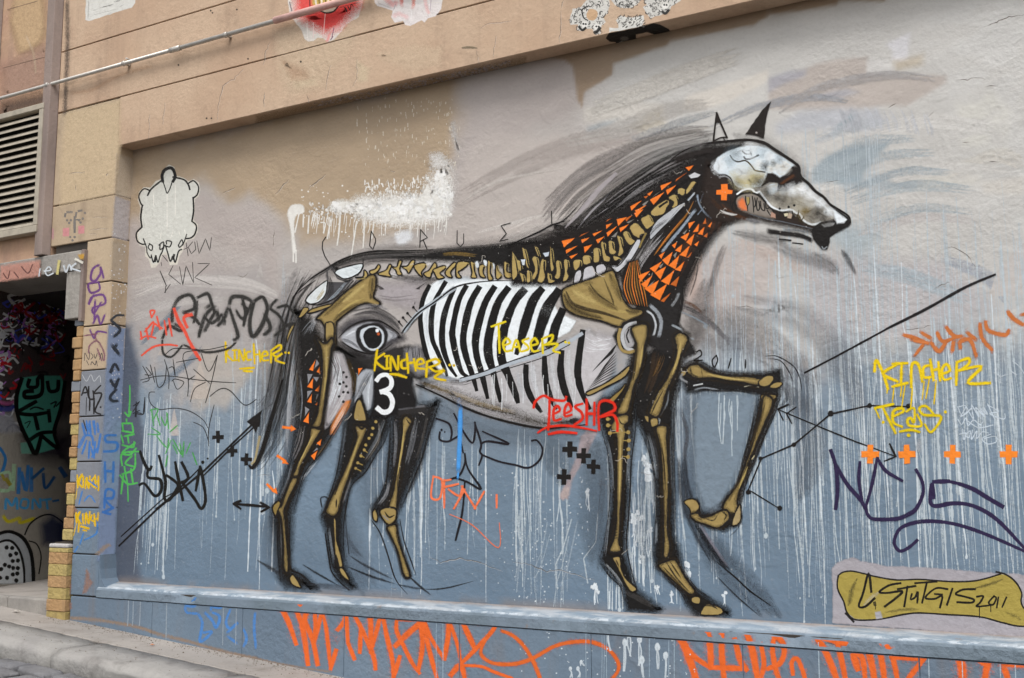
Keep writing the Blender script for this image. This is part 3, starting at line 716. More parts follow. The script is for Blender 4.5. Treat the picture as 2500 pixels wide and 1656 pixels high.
for x0, x1, ya, yb, za, zb, n, al in ((1905, 2160, 300, 420, 700, 1500, 30, .6), (2150, 2500, 440, 700, 800, 1500, 26, .5), (1900, 2500, 560, 800, 1100, 1540, 46, .8), (1900, 2500, 900, 1150, 1400, 1545, 40, .75),
        (1720, 1900, 620, 760, 1000, 1500, 20, .75), (1640, 1900, 840, 960, 1200, 1510, 22, .7), (1480, 1620, 980, 1200, 1400, 1505, 16, .85), (1250, 1400, 1040, 1150, 1300, 1490, 18, .6),
        (895, 1250, 1050, 1150, 1250, 1470, 22, .6), (560, 720, 780, 960, 1150, 1430, 22, .5), (338, 425, 960, 1060, 1300, 1415, 18, .75), (425, 560, 940, 1050, 1200, 1420, 7, .6), (1700, 1860, 440, 600, 700, 850, 12, .4), (690, 740, 620, 760, 850, 1000, 8, .4)):
    for i in range(int(n*1.3)): drip(rnd(x0, x1), rnd(ya, yb), rnd(za, zb), min(7, 1.5*math.exp(abs(random.gauss(0, .75)))), min(1, al*rnd(.6, 1.6)))
for x, y0, y1 in ((1983, 830, 1540), (1941, 700, 1380), (2133, 600, 1480), (2082, 640, 1500), (2310, 780, 1360), (1899, 560, 1240), (2420, 720, 1500), (2200, 640, 1450), (625, 830, 1435), (640, 1100, 1440), (665, 1150, 1435), (903, 1242, 1440), (1028, 1100, 1450), (1186, 1080, 1470)):
    drip(x, y0, y1, rnd(3.4, 5), 1, '#d0d8dd')
for i in range(9):                                    # runs that veer off
    x = rnd(1250, 1480); y = rnd(1240, 1330); P.stroke([(x, y), (x-rnd(4, 24), y+70), (x-rnd(20, 40), y+110), (x-rnd(24, 46), y+170)], rnd(2, 3.6), '#c3ccd1', a=rnd(.3, .8), soft=.35, grain=.4, sm=False)
P.done(None, 'long pale paint drips running down the blue-grey wall', 'paint drips', kind='stuff')
P = Paint('white_spatter', 'W', 'C4')
for i in range(170): P.dot(rnd(0, 760), rnd(-420, 880), rnd(2, 9), '#d5dbde', n=6, a=rnd(.5, 1))
for i in range(60): P.dot(rnd(-1200, 0), rnd(-500, 700), rnd(2, 7), '#d0d6da', n=6, a=rnd(.5, 1))
for x, y, r, L in ((1130, 70, 48, 300), (1185, 80, 42, 380), (1270, 205, 34, 260), (1205, 460, 42, 330), (1620, 560, 50, 150), (1235, -440, 44, 60), (1280, -330, 60, 420), (1800, -430, 34, 200), (1770, -560, 30, 160), (1640, 760, 20, 60), (770, 740, 34, 170), (1960, 800, 24, 110), (1340, 740, 30, 60), (1480, 800, 26, 100), (700, -150, 36, 200)):
    r *= rnd(.6, .95)
    for k in range(4): blot(P, x+rnd(-r, r)*.8, y+rnd(-r, r)*1.3, r*rnd(.35, .8), '#dde3e7', 1, 1.4)
    for k in range(3):
        xx = x+rnd(-r*.7, r*.7); P.stroke(f'{xx} {y} {xx+rnd(-14,14)} {y+L*.5} {xx+rnd(-20,20)} {y+L*rnd(.6,1)}', rnd(5, 10), '#d9e0e4', soft=.3, tp=(1, .7))
for i in range(30):
    x = rnd(1080, 1340); y = rnd(-300, 500); P.stroke(f'{x} {y} {x+rnd(-12,12)} {y+rnd(80,300)} {x+rnd(-30,30)} {y+rnd(320,420)}', rnd(4, 8), '#d3dade', a=rnd(.5, .95), soft=.3)
for i in range(10):
    x = rnd(870, 1030); P.stroke(f'{x} {rnd(600,780)} {x+rnd(-10,10)} 930', rnd(5, 9), '#d0d8dc', a=.85, soft=.3)
P.done(None, 'white paint spatter and runs around the front legs of the horse', 'paint splash', kind='stuff')
P = Paint('pinkish_smear', 'W', 'C3')
P.poly('630 900 690 840 790 860 700 1060 560 1300 520 1480 440 1480 480 1350 600 1080', '#a89a9c', soft=8, a=.8, grain=.5); P.poly('470 1380 520 1370 530 1440 470 1500 440 1450', '#b7a6a2', soft=8, a=.8, grain=.4)
P.done(None, 'dull pink smear of paint slanting below the belly', 'paint smear')

# ---- cracks in the render
P = Paint('plaster_cracks', 'W', 'R')
def crack(d, t, w=6, c='#5a5048'):
    q = pts(d, t); r = [q[0]]
    for a, b in zip(q, q[1:]):
        n = max(2, int(math.dist(a, b)/7))
        r += [(a[0]+(b[0]-a[0])*i/n+rnd(-2, 2), a[1]+(b[1]-a[1])*i/n+rnd(-2, 2)) for i in range(1, n+1)]
    P.stroke([(x+1, y+1.4) for x, y in r], w*.26*.8, '#d8d2ca', soft=.3, a=.5, sm=False, tp=(.2, .2))
    P.stroke(r, w*.26, c, soft=.3, a=.8, sm=False, tp=(.2, .2), wob=.5)
for d, t in (('1990 250 2140 190 2230 160 2367 140', 'D1'), ('1740 740 1840 740 1940 715 2010 740', 'D1'), ('2010 800 2130 790', 'D1'), ('1480 1080 1540 1030', 'D1'), ('1110 1000 1180 965', 'D1'), ('1800 1320 1860 1320', 'D1'), ('2040 1490 2110 1490', 'D1'),
        ('0 490 150 510 320 580 440 560 550 600 760 660', 'C4'), ('1600 440 1700 500 1880 460 2040 490 2280 580', 'B4'), ('1640 730 1720 715 1830 780 1920 900', 'D2'), ('1550 1090 1680 1040', 'D2'), ('1270 1480 1400 1470 1500 1440', 'D2'),
        ('2200 980 2240 1000 2300 950', 'A2'), ('2060 220 2180 160', 'A2'), ('650 40 560 120 480 180', 'B2'), ('300 90 180 230', 'B2'), ('170 560 160 720', 'B2')):
    crack(d, t)
for i in range(26):
    x, y = rnd(500, 2450), rnd(250, 1480); a_ = rnd(-.5, .5); L = rnd(12, 40); crack(f'{x} {y} {x+L*.5} {y+a_*L*.5+rnd(-4,4)} {x+L} {y+a_*L}', 'R', rnd(3, 5))
P.done(mw, kind='stuff')
# ================================================================== the horse
HM = empty('horse_mural', (-3.2, -.004, -.6+ZO), 'painted skeletal horse with skull head, white ribs and gold bones striding right', 'mural')
def part(name, P, label=None): o = P.done(HM); o.name = name; return tag(o, label) if label else o
def bone(name, t, d, c=GD, ew=26, sm=True, extra=None, label=None):
    P = Paint(name, 'W', t); P.poly(d, c, soft=1.5, sm=sm, grain=.1)
    q = pts(d, t); q = crom(q, True, 5) if sm else q; k_ = TILES[t][2]
    sh_ = 3.0 if abs(area(q)) > 1500 else 1.7
    P.stroke(q+[q[0]], ew*k_*sh_, '#2e2210', soft=.95, a=.85 if sh_ > 2 else .6, sm=False, grain=.2)
    P.stroke(q+[q[0]], ew*k_*1.05, BK, soft=.4, sm=False, grain=.2, wob=.35)
    if sh_ > 2:                                # loose second line, as drawn from the shoulder
        o_ = [(x+rnd(-3, 3)+2*math.sin(i*.4), y+rnd(-2, 2)+2*math.cos(i*.3)) for i, (x, y) in enumerate(q)]; c0 = random.randint(0, len(o_)//3)
        P.stroke(o_[c0::3][:max(6, len(o_)//4)], ew*k_*.45, BK, soft=.5, a=.85, tp=(.2, .2), grain=.2)
    for e in (extra or []): P.stroke(e[0], e[1]*(1.6 if len(e) > 2 and e[2] != BK else 1.15), e[2] if len(e) > 2 else BK, soft=.45 if e[1] < 30 else .95, a=e[3] if len(e) > 3 else .9, tp=(.3, .3), grain=.2)
    return part(name, P, label)

P = Paint('overspray', 'W', 'O')               # smoke of black spray round the whole figure
for d, n, sp, w, c, a in (('690 640 650 760 620 900 590 1060', 8, 26, 60, '#5a595c', .35), ('640 1160 640 1260 680 1360', 6, 16, 50, '#3f4248', .4), ('780 1150 790 1260 850 1370', 6, 20, 50, '#3f4248', .4), ('870 1000 860 1100 870 1230', 5, 20, 40, '#474b52', .35), ('960 900 960 1000 940 1120', 6, 20, 50, '#3a3c42', .4), ('1000 940 1100 1000 1240 1020 1360 1010', 7, 20, 50, '#4a4c52', .4), ('1250 1020 1290 1060 1280 1110', 6, 20, 50, '#2f3238', .4),
        ('1380 1020 1390 1150 1380 1300', 8, 20, 60, '#33353a', .45), ('1500 1060 1500 1200 1500 1300', 6, 20, 40, '#3a3d42', .35), ('1600 920 1620 1060 1610 1200', 9, 30, 60, '#3a3a40', .4), ('1620 1230 1700 1330 1780 1420', 7, 24, 50, '#2c2c31', .45), ('1560 720 1640 760 1740 780 1820 830', 9, 30, 60, '#5a5658', .3), ('1780 830 1850 880 1860 960', 8, 24, 50, '#45444a', .35), ('1700 700 1850 740 1950 850 1990 960', 5, 20, 44, '#7d7a7c', .3), ('1830 900 1880 1000 1860 1150', 5, 20, 50, '#55565c', .3), ('1640 640 1620 720 1600 800', 5, 18, 40, '#4a4442', .35),
        ('1000 580 1200 560 1320 510', 5, 12, 34, '#4b4745', .35), ('740 640 850 590 1000 575', 5, 12, 30, '#4b4745', .35), ('1360 450 1460 380 1600 320', 8, 26, 60, '#4f4b49', .4), ('1700 320 1800 360 1860 420', 5, 14, 40, '#6b6766', .35)):
    hatch(P, d, n, sp, w, c, a*.85, soft=.97, grain=.02)
part('overspray', P)
# ---- smoky wash: tail, mane, legs, shadow strokes
P = Paint('tail', 'W', 'O')
for d, n, sp, w, c, a in (('720 660 690 760 670 880 650 1000 600 1080', 7, 20, 9, '#2a2828', .45), ('700 680 660 780 640 900 620 1000', 8, 22, 14, '#4b4a4c', .4), ('735 640 690 700 665 790 655 870', 6, 12, 6, BK, .75),
        ('655 860 640 960 610 1060 580 1085', 4, 8, 5, BK, .8), ('690 790 680 900 670 1010 660 1080', 8, 14, 16, '#6a6c72', .45), ('700 830 695 950 690 1050', 7, 10, 12, '#8f9298', .5), ('670 760 640 880 600 940', 5, 10, 9, '#3a3a3c', .5), ('600 960 640 930 690 850', 3, 6, 7, '#3a3a3c', .5)):
    hatch(P, d, n, sp, w, c, a)
P.stroke('655 870 630 960 605 1045 585 1080 575 1075', 14, BK, soft=.5, a=.9, tp=(.4, .3)); P.stroke('600 1010 590 1060 582 1072', 6, '#b9a77a', soft=.4, a=.7)
hatch(P, '725 650 680 760 655 900 625 1000', 9, 34, 4, '#151210', .8, soft=.4); hatch(P, '690 720 660 830 640 950 600 1060', 7, 26, 3.5, '#151210', .8, soft=.4); hatch(P, '700 800 690 900 680 1040', 8, 20, 3.5, '#c3c5c8', .6, soft=.4)
part('tail', P)
P = Paint('mane', 'W', 'O')
P.poly('1270 540 1340 500 1400 440 1470 400 1560 350 1640 325 1660 360 1600 400 1500 460 1420 510 1330 545', '#2a2624', soft=46, a=.7, grain=.5)
for d, n, sp, w, c, a in (('1290 540 1370 490 1460 430 1560 370 1640 335', 14, 22, 16, BK, .7), ('1300 500 1360 440 1430 400 1520 350 1620 325', 12, 20, 14, '#3b3838', .5), ('1280 520 1340 450 1400 410', 6, 14, 9, '#4a4745', .45), ('1380 430 1470 370 1560 330 1640 318', 8, 12, 10, '#55514f', .5),
        ('1360 560 1440 500 1520 440', 8, 14, 9, BK, .7), ('1400 480 1500 410 1600 360', 8, 14, 5, '#9a9595', .6), ('1480 450 1560 400 1610 370', 6, 8, 4, '#b5b0b0', .5), ('1330 480 1440 400 1560 345', 5, 12, 5, '#8a8685', .5)):
    hatch(P, d, n, sp, w, c, a)
P.stroke('580 700 800 460 950 280 1130 110', 60, '#a9a2a3', t='N', soft=.35, a=.9, tp=(.2, .6), grain=.4); P.stroke('700 730 850 540 1000 390 1080 300', 24, '#9d999c', t='N', soft=.45, a=.85, tp=(.2, .2), grain=.5)
P.stroke('760 700 900 580 1050 480', 14, '#b1adb0', t='N', soft=.5, a=.7, tp=(.1, .1), grain=.5); P.stroke('1150 470 1290 380 1400 310', 14, '#a6a3a6', t='N', soft=.5, a=.7, tp=(.1, .1), grain=.5)
P.stroke('110 860 190 810 300 780', 12, '#a7a09e', t='N', soft=.4, a=.8, tp=(.2, .2)); P.stroke('-60 900 100 830 300 740 430 670 560 620 720 460', 22, BK, t='N', soft=.5, a=.95, tp=(.6, .2))
for d, n, sp, w, c, a in (('1270 470 1350 400 1450 350 1560 315 1640 305', 10, 16, 16, '#6b6664', .45), ('1250 500 1310 430 1390 380', 6, 14, 14, '#7d7876', .4), ('1400 400 1500 345 1620 312', 6, 10, 9, '#c3bdb8', .5), ('1330 540 1420 470 1520 400 1600 360', 12, 20, 7, '#0f0d0c', .9), ('1380 520 1470 450 1560 400', 8, 18, 5, '#a8a4a5', .6)):
    hatch(P, d, n, sp, w, c, a)
part('mane', P)
P = Paint('neck', 'W', 'O')
P.poly('1150 580 1300 535 1400 500 1480 450 1570 390 1640 335 1720 330 1700 420 1690 510 1650 550 1610 610 1590 660 1570 720 1540 735 1480 720 1440 650 1400 610 1330 630 1180 620', '#1a1411', soft=24, a=.97, grain=.3)
hatch(P, '1560 640 1600 560 1660 500', 6, 14, 12, '#4d2e18', .5); hatch(P, '1640 420 1650 470 1640 530', 6, 16, 16, '#4a2c18', .6); hatch(P, '1330 600 1400 560 1460 520', 6, 12, 10, '#4a2c1a', .5)
P.poly('1430 585 1470 520 1540 465 1580 430 1590 445 1540 520 1490 590 1460 640 1440 640', '#83807f', soft=10, a=.7, grain=.5)
hatch(P, '1470 610 1510 540 1560 470', 10, 14, 5, '#2b2725', .8); hatch(P, '1460 650 1480 600 1530 540', 6, 8, 4, '#bcb9ba', .6)
part('neck', P)
P = Paint('body_shading', 'W', 'B2')
P.poly('690 905 800 850 900 815 1100 775 1500 770 1700 745 2000 725 2367 690 2600 640 2600 780 2367 880 2300 900 2000 860 1800 845 1600 840 1300 835 1080 850 900 890 760 960', '#181513', soft=18, a=.95, grain=.4)
P.poly('760 900 900 850 1100 830 1300 830 1300 860 1100 860 900 900 780 960', '#8c8582', soft=10, a=.7, grain=.4)
hatch(P, '700 900 900 830 1200 790 1600 775', 6, 14, 16, '#6b6765', .5); hatch(P, '1720 790 1850 780 2040 800', 4, 12, 14, '#8b6f35', .6); hatch(P, '1350 1020 1500 1040 1700 1040', 10, 40, 40, '#2a2727', .5); hatch(P, '1250 970 1400 1000 1650 1000', 6, 24, 20, '#54504f', .45)
P.stroke('330 1190 420 1090 520 1000 650 920 760 850 900 795 1100 755 1350 752 1640 742', 17, BK, soft=.45, a=.95, tp=(.2, .5)); P.stroke('480 1030 620 960 700 900 820 850 1000 790', 10, BK, soft=.5, a=.8, tp=(.1, .1))
P.stroke('370 1160 440 1100 560 1020', 14, BK, soft=.5, a=.7, tp=(.1, .1)); P.stroke('380 1110 420 1020 440 990', 9, '#4a4745', soft=.6, a=.7, tp=(.1, .1))
P.poly('1110 1060 1400 1040 1560 1060 1540 1180 1500 1300 1300 1260 1160 1220 1130 1160', '#b8b0b2', soft=30, a=.7, grain=.3)
hatch(P, '1150 1180 1300 1200 1480 1180', 5, 30, 14, '#8f8889', .5)
hatch(P, '480 1020 640 920 780 850 960 790 1200 765 1500 760 1700 745', 9, 16, 7, '#14110f', .85, soft=.4); hatch(P, '1600 760 1900 735 2300 700 2600 640', 7, 14, 8, '#14110f', .85, soft=.45)
part('body_shading', P)
# legs: black outlines and smoke round every leg
P = Paint('hind_leg', 'W', 'B3')
P.poly('360 -300 560 -150 620 0 800 60 1050 160 1100 300 1090 560 880 560 800 730 700 900 600 1060 460 1230 380 1450 330 1640 330 1800 300 2120 450 2190 520 2258 570 2320 300 2290 230 2220 190 1900 150 1650 220 1400 320 1100 360 800 390 450', '#1b1816', soft=30, a=.9, grain=.5)
P.poly('700 120 800 130 850 260 890 400 880 560 640 830 650 650 690 400', '#a7a2a4', soft=10, a=.95, grain=.3)
hatch(P, '720 160 760 400 700 620', 12, 36, 14, '#dfe4e8', .8); hatch(P, '700 140 760 300 740 420', 10, 40, 7, '#2a2727', .6); hatch(P, '860 420 760 620 680 760', 8, 20, 12, '#d9d5d6', .7)
P.poly('830 570 880 560 870 640 800 740 720 880 690 880 700 800 760 680', '#d9843f', soft=8, a=.85, grain=.5); hatch(P, '860 590 780 720 710 860', 6, 18, 9, '#f0e2d6', .7); hatch(P, '700 900 640 980 560 1080', 5, 14, 12, '#6a5128', .7)
for x, y in ((808, 308), (836, 352), (808, 402), (775, 415), (836, 438), (808, 492), (850, 495), (768, 532), (808, 580)): P.dot(x, y, 13, BK)
hatch(P, '380 300 390 500 370 760', 6, 10, 20, '#5d4a22', .6); hatch(P, '430 800 400 960 330 1120', 10, 24, 8, '#8e8a8a', .55); hatch(P, '560 1120 480 1220 420 1300', 5, 14, 7, '#d3d6d9', .6); hatch(P, '300 1150 250 1300 180 1450', 6, 16, 10, '#2b2a2a', .6)
hatch(P, '500 -60 560 -200 640 -150', 7, 18, 9, '#c3c6ca', .55); hatch(P, '420 -40 500 -140 560 -160', 6, 26, 8, '#9ea1a6', .5)
hatch(P, '370 200 390 450 365 800 320 1100 220 1400 160 1600', 5, 9, 9, BK, .95, soft=.4, tp=(.3, .2), grain=.25)
hatch(P, '880 560 800 730 700 900 600 1060 460 1230 390 1450 350 1600', 5, 9, 9, BK, .95, soft=.4, tp=(.3, .2), grain=.25)
hatch(P, '200 1640 200 1900 215 2100 230 2240', 5, 9, 9, BK, .95, soft=.4, tp=(.3, .2), grain=.25)
hatch(P, '320 1640 310 1900 310 2110 420 2180 520 2270', 5, 9, 9, BK, .95, soft=.4, tp=(.3, .2), grain=.25)
hatch(P, '340 1150 290 1330 230 1480', 5, 12, 7, '#8d949b', .55, soft=.5)
hatch(P, '230 1700 240 1900 245 2080', 5, 12, 7, '#8d949b', .55, soft=.5)
hatch(P, '400 350 420 560 400 760', 5, 12, 7, '#8d949b', .55, soft=.5)
part('hind_leg', P, 'near hind leg with orange triangles and white thigh')
P = Paint('hind_leg', 'W', 'B3')
P.poly('820 740 900 560 960 480 1040 500 1060 700 1250 690 1230 820 1180 940 1100 1070 1000 1230 880 1350 820 1568 800 1800 810 2060 860 2180 930 2300 880 2310 760 2230 700 2100 660 1800 600 1650 640 1568 690 1430 750 1250 790 1000', '#181615', soft=22, a=.9, grain=.45)
hatch(P, '830 800 800 1000 760 1200', 6, 14, 9, '#6f7277', .5); hatch(P, '1140 780 1130 940 1010 1130', 5, 12, 8, '#9b9184', .6); hatch(P, '880 1280 840 1400 800 1520', 4, 8, 8, '#a3a3a6', .6)
P.stroke('600 1630 640 1568 660 1470 600 1470 610 1560', 14, BK, soft=.5, a=.8); P.stroke('640 1800 670 2000 700 2150 780 2250 860 2320', 16, BK, soft=.4, a=.9); P.stroke('820 1568 840 1800 860 2000', 11, '#2b2b2d', soft=.5, a=.7)
hatch(P, '815 780 790 1000 745 1250 690 1430 640 1568 610 1650', 5, 9, 9, BK, .95, soft=.4, tp=(.3, .2), grain=.25)
hatch(P, '1250 700 1190 930 1100 1070 1000 1230 880 1350 825 1568 800 1800 815 2050', 5, 9, 9, BK, .95, soft=.4, tp=(.3, .2), grain=.25)
hatch(P, '650 1680 665 1850 700 2080 770 2210', 5, 9, 9, BK, .95, soft=.4, tp=(.3, .2), grain=.25)
hatch(P, '1180 760 1120 920 1020 1100', 5, 12, 7, '#8d949b', .55, soft=.5)
hatch(P, '770 1300 720 1430 690 1540', 5, 12, 7, '#8d949b', .55, soft=.5)
hatch(P, '680 1740 700 1900 730 2060', 5, 12, 7, '#8d949b', .55, soft=.5)
part('hind_leg', P, 'middle hind leg with a gold shank and white dashes')
P = Paint('hind_leg', 'W', 'B3')
P.poly('1240 700 1300 640 1480 610 1560 600 1700 560 1640 760 1590 900 1530 1100 1430 1350 1330 1568 1290 1640 1310 1720 1280 1720 1200 1700 1150 1640 1060 1600 1090 1530 1150 1450 1210 1300 1235 1000', '#1d1b1b', soft=24, a=.85, grain=.5)
hatch(P, '1480 740 1440 950 1390 1150', 8, 24, 16, '#77797d', .6); hatch(P, '1580 700 1540 900 1480 1100', 6, 16, 10, '#5d5955', .5); hatch(P, '1280 760 1290 950 1270 1180', 7, 18, 9, '#84868b', .6); hatch(P, '1230 1320 1200 1430 1130 1530', 7, 14, 8, '#9b9c9f', .6)
hatch(P, '1560 1050 1500 1230 1420 1420', 6, 16, 14, '#2b2b2d', .55)
P.stroke('1070 1680 1150 1800 1220 2000 1290 2220 1400 2360', 16, BK, soft=.4, a=.9, tp=(.6, .2)); P.stroke('1330 1670 1370 1870 1440 2070 1480 2190', 13, BK, soft=.45, a=.85, tp=(.6, .2)); P.stroke('1420 2200 1520 2290 1620 2370', 24, BK, soft=.6, a=.8, tp=(.6, .1))
hatch(P, '1240 720 1232 1000 1205 1300 1150 1450 1070 1580', 5, 9, 9, BK, .95, soft=.4, tp=(.3, .2), grain=.25)
hatch(P, '1700 570 1600 850 1530 1100 1430 1350 1330 1568', 5, 9, 9, BK, .95, soft=.4, tp=(.3, .2), grain=.25)
hatch(P, '1360 720 1340 900 1300 1150 1260 1400', 5, 9, 9, BK, .95, soft=.4, tp=(.3, .2), grain=.25)
part('hind_leg', P, 'far hind leg leading, thin and smoky at the hoof')
P = Paint('fore_leg', 'W', 'C3')
P.poly('780 560 900 520 1050 400 1120 0 1250 0 1220 200 1150 400 1160 560 1150 720 1130 900 1100 1150 1080 1568 1060 1770 1050 1990 1100 2150 1150 2310 1290 2420 1400 2500 1300 2540 1070 2520 1040 2450 1020 2300 930 2210 850 2120 810 2040 830 1950 870 1750 905 1568 910 1300 890 1050 850 900 800 760', '#161413', soft=22, a=.93, grain=.45)
hatch(P, '900 1100 920 1300 910 1560', 6, 12, 9, '#4a4a4c', .5); hatch(P, '860 2080 950 2180 1020 2280', 5, 12, 9, '#9fa3a8', .6); hatch(P, '1050 2340 1150 2400 1300 2480', 9, 34, 22, '#4a4744', .5); hatch(P, '830 1200 840 1400 800 1700', 8, 26, 14, '#3a3b3e', .5)
hatch(P, '790 700 850 900 890 1050 910 1300 905 1568 860 1860 815 2020', 5, 9, 9, BK, .95, soft=.4, tp=(.3, .2), grain=.25)
hatch(P, '1160 600 1130 900 1100 1150 1080 1568 1055 1900 1110 2180 1150 2300', 5, 9, 9, BK, .95, soft=.4, tp=(.3, .2), grain=.25)
hatch(P, '820 2060 900 2180 1010 2290 1040 2420', 5, 9, 9, BK, .95, soft=.4, tp=(.3, .2), grain=.25)
hatch(P, '880 940 920 1150 930 1400', 5, 12, 7, '#8d949b', .55, soft=.5)
hatch(P, '1090 800 1080 1050 1060 1350', 5, 12, 7, '#8d949b', .55, soft=.5)
hatch(P, '890 1700 870 1900 860 2000', 5, 12, 7, '#8d949b', .55, soft=.5)
part('fore_leg', P, 'planted fore leg nearest the belly with tally marks on its shin')
P = Paint('fore_leg', 'W', 'C3')
P.poly('1220 150 1350 40 1500 -40 1640 -60 1640 60 1590 180 1560 400 1500 600 1490 800 1490 1100 1500 1400 1500 1800 1550 1960 1570 2100 1620 2210 1700 2310 1860 2420 2010 2510 2015 2560 1700 2555 1620 2460 1560 2330 1450 2230 1330 2110 1310 1990 1325 1800 1340 1568 1320 1250 1280 1060 1220 900 1170 790 1130 700 1130 500', '#161311', soft=22, a=.93, grain=.45)
hatch(P, '1320 120 1300 300 1240 480', 10, 40, 26, '#3d2c1b', .6); hatch(P, '1380 140 1340 260 1300 340', 5, 30, 10, '#7a5a2c', .5); hatch(P, '1300 900 1350 1100 1370 1300', 6, 14, 9, '#4a4a4d', .5); P.stroke('1450 470 1430 600 1360 720', 18, '#9aa3ab', soft=.5, a=.7)
P.stroke('1340 760 1360 740 1350 800', 26, '#b7c0c6', soft=.5, a=.8); hatch(P, '1560 640 1620 880 1600 1100 1640 1400', 7, 16, 18, '#4a4648', .45); hatch(P, '1560 1100 1600 1400 1700 1700 1880 2050', 12, 40, 60, '#211f24', .6, soft=.8); hatch(P, '1700 1700 1850 1930 2000 2130', 7, 26, 50, '#1a181c', .75, soft=.7); hatch(P, '1680 1620 1850 1900 2000 2120', 5, 20, 16, '#8b8590', .6)
P.stroke('1880 2050 2060 2200 2200 2330 2400 2470', 18, BK, soft=.5, a=.9, tp=(.4, .3)); P.stroke('1900 2200 2100 2400 2300 2570', 16, '#2b292d', soft=.6, a=.75, tp=(.4, .2))
hatch(P, '1170 790 1220 900 1280 1060 1320 1250 1340 1568 1315 1900', 5, 9, 9, BK, .95, soft=.4, tp=(.3, .2), grain=.25)
hatch(P, '1560 400 1500 600 1490 800 1490 1100 1500 1400 1500 1800', 5, 9, 9, BK, .95, soft=.4, tp=(.3, .2), grain=.25)
hatch(P, '1320 2060 1450 2230 1560 2330 1640 2480', 5, 9, 9, BK, .95, soft=.4, tp=(.3, .2), grain=.25)
hatch(P, '1560 2100 1620 2210 1700 2310 1860 2420', 5, 9, 9, BK, .95, soft=.4, tp=(.3, .2), grain=.25)
hatch(P, '1260 880 1310 1080 1340 1300', 5, 12, 7, '#8d949b', .55, soft=.5)
hatch(P, '1460 900 1465 1150 1475 1400', 5, 12, 7, '#8d949b', .55, soft=.5)
hatch(P, '1340 1700 1335 1900', 5, 12, 7, '#8d949b', .55, soft=.5)
part('fore_leg', P, 'planted fore leg nearer the chest with a forward hoof')
P = Paint('fore_leg', 'W', 'C3')
P.poly('1540 250 1610 230 1700 190 1800 240 1900 290 2040 310 2300 310 2480 280 2500 380 2480 520 2420 700 2340 880 2260 1080 2160 1330 2100 1560 2110 1700 1960 1780 1880 1760 1760 1700 1660 1660 1620 1500 1720 1470 1760 1600 1900 1610 2000 1480 2080 1330 2140 1100 2220 800 2280 520 2100 490 1800 490 1620 500 1580 420', '#171515', soft=16, a=.9, grain=.4)
P.poly('1780 500 2100 500 2250 530 2200 800 2120 1120 2040 1320 1960 1470 1900 1590 1780 1560 1740 1460 1690 1300 1680 900 1700 560', BG, soft=16, a=1, grain=.1)
for i in range(9):
    x = rnd(1700, 2130); y = rnd(500, 620); L_ = rnd(200, 900)*(1 if x < 1950 else .6); P.stroke(f'{x} {y} {x+rnd(-8,8)} {y+L_*.4} {x+rnd(-12,12)} {y+L_*.7} {x+rnd(-14,14)} {y+L_}', rnd(6, 12), '#c3ced4', soft=.35, a=rnd(.5, .95))
hatch(P, '2060 1480 1900 1560 1780 1700', 5, 20, 40, '#3b3d42', .4, soft=.9)
P.stroke('1690 470 1780 450 1900 470 2000 490', 16, '#9aa0a6', soft=.5, a=.6); P.stroke('1680 430 1760 415', 14, '#d5d8da', soft=.4, a=.8); P.stroke('2150 440 2220 430 2280 445', 9, '#cfc9b0', soft=.4)
hatch(P, '2480 420 2540 520 2470 640', 7, 16, 14, '#3b3b3f', .5); P.stroke('2367 180 2480 200 2560 300 2600 400', 12, '#2c2b2e', soft=.5, a=.8, tp=(.2, .2)); P.stroke('2330 160 2450 160 2600 250 2660 360 2680 480', 13, '#2c2b2e', soft=.5, a=.8, tp=(.2, .4)); P.stroke('2000 1830 2080 1760 2140 1640', 12, '#3b3b40', soft=.6, a=.6, tp=(.1, .1))
hatch(P, '1600 230 1700 190 1800 240 1900 290 2040 312 2300 315', 5, 9, 9, BK, .95, soft=.4, tp=(.3, .2), grain=.25)
hatch(P, '1620 490 1800 480 2100 480 2280 520', 5, 9, 9, BK, .95, soft=.4, tp=(.3, .2), grain=.25)
hatch(P, '2260 540 2220 800 2140 1100 2080 1330 1990 1490', 5, 9, 9, BK, .95, soft=.4, tp=(.3, .2), grain=.25)
hatch(P, '2480 520 2420 700 2340 880 2260 1080 2160 1330 2110 1540', 5, 9, 9, BK, .95, soft=.4, tp=(.3, .2), grain=.25)
part('fore_leg', P, 'raised bent fore leg lifted off the ground to the right')
# chest, shoulder and belly
P = Paint('chest', 'W', 'C2')
P.poly('1150 1250 1350 1200 1500 1200 1560 1000 1580 1150 1560 1300 1540 1420 1640 1560 1700 1700 1600 1750 1400 1700 1200 1600 1050 1500', '#211e1d', soft=10, a=.94, grain=.3)
P.stroke('1560 1010 1575 1200 1550 1330 1530 1420', 34, BK, soft=.5); P.stroke('1790 700 1730 800 1640 1000 1580 1050', 22, '#2a2725', soft=.6, a=.85, tp=(.2, .3)); P.stroke('1730 780 1700 1000 1640 1180', 16, '#4a4644', soft=.7, a=.7, tp=(.2, .1))
P.stroke('1280 1260 1350 1330 1380 1420 1360 1540', 34, '#9ba0a6', soft=.5, a=.9); P.stroke('1250 1310 1300 1350 1330 1440 1310 1530', 22, '#c5c9cd', soft=.5, a=.85); P.stroke('1540 1150 1520 1200 1480 1260', 30, '#8f9295', soft=.6, a=.7)
hatch(P, '1560 1260 1700 1320 1850 1420 1960 1520', 7, 20, 24, '#3f3d40', .55); hatch(P, '1560 1310 1680 1360 1820 1440', 5, 14, 16, '#8fa0ad', .6); hatch(P, '1590 1220 1680 1260 1760 1330', 4, 10, 14, '#6a4020', .55); P.stroke('1480 1440 1560 1480 1600 1540 1680 1568', 22, '#9fa6ac', soft=.5, a=.8)
hatch(P, '1700 1320 1900 1480 2050 1620', 5, 20, 18, '#6f6d70', .4)
part('chest', P)
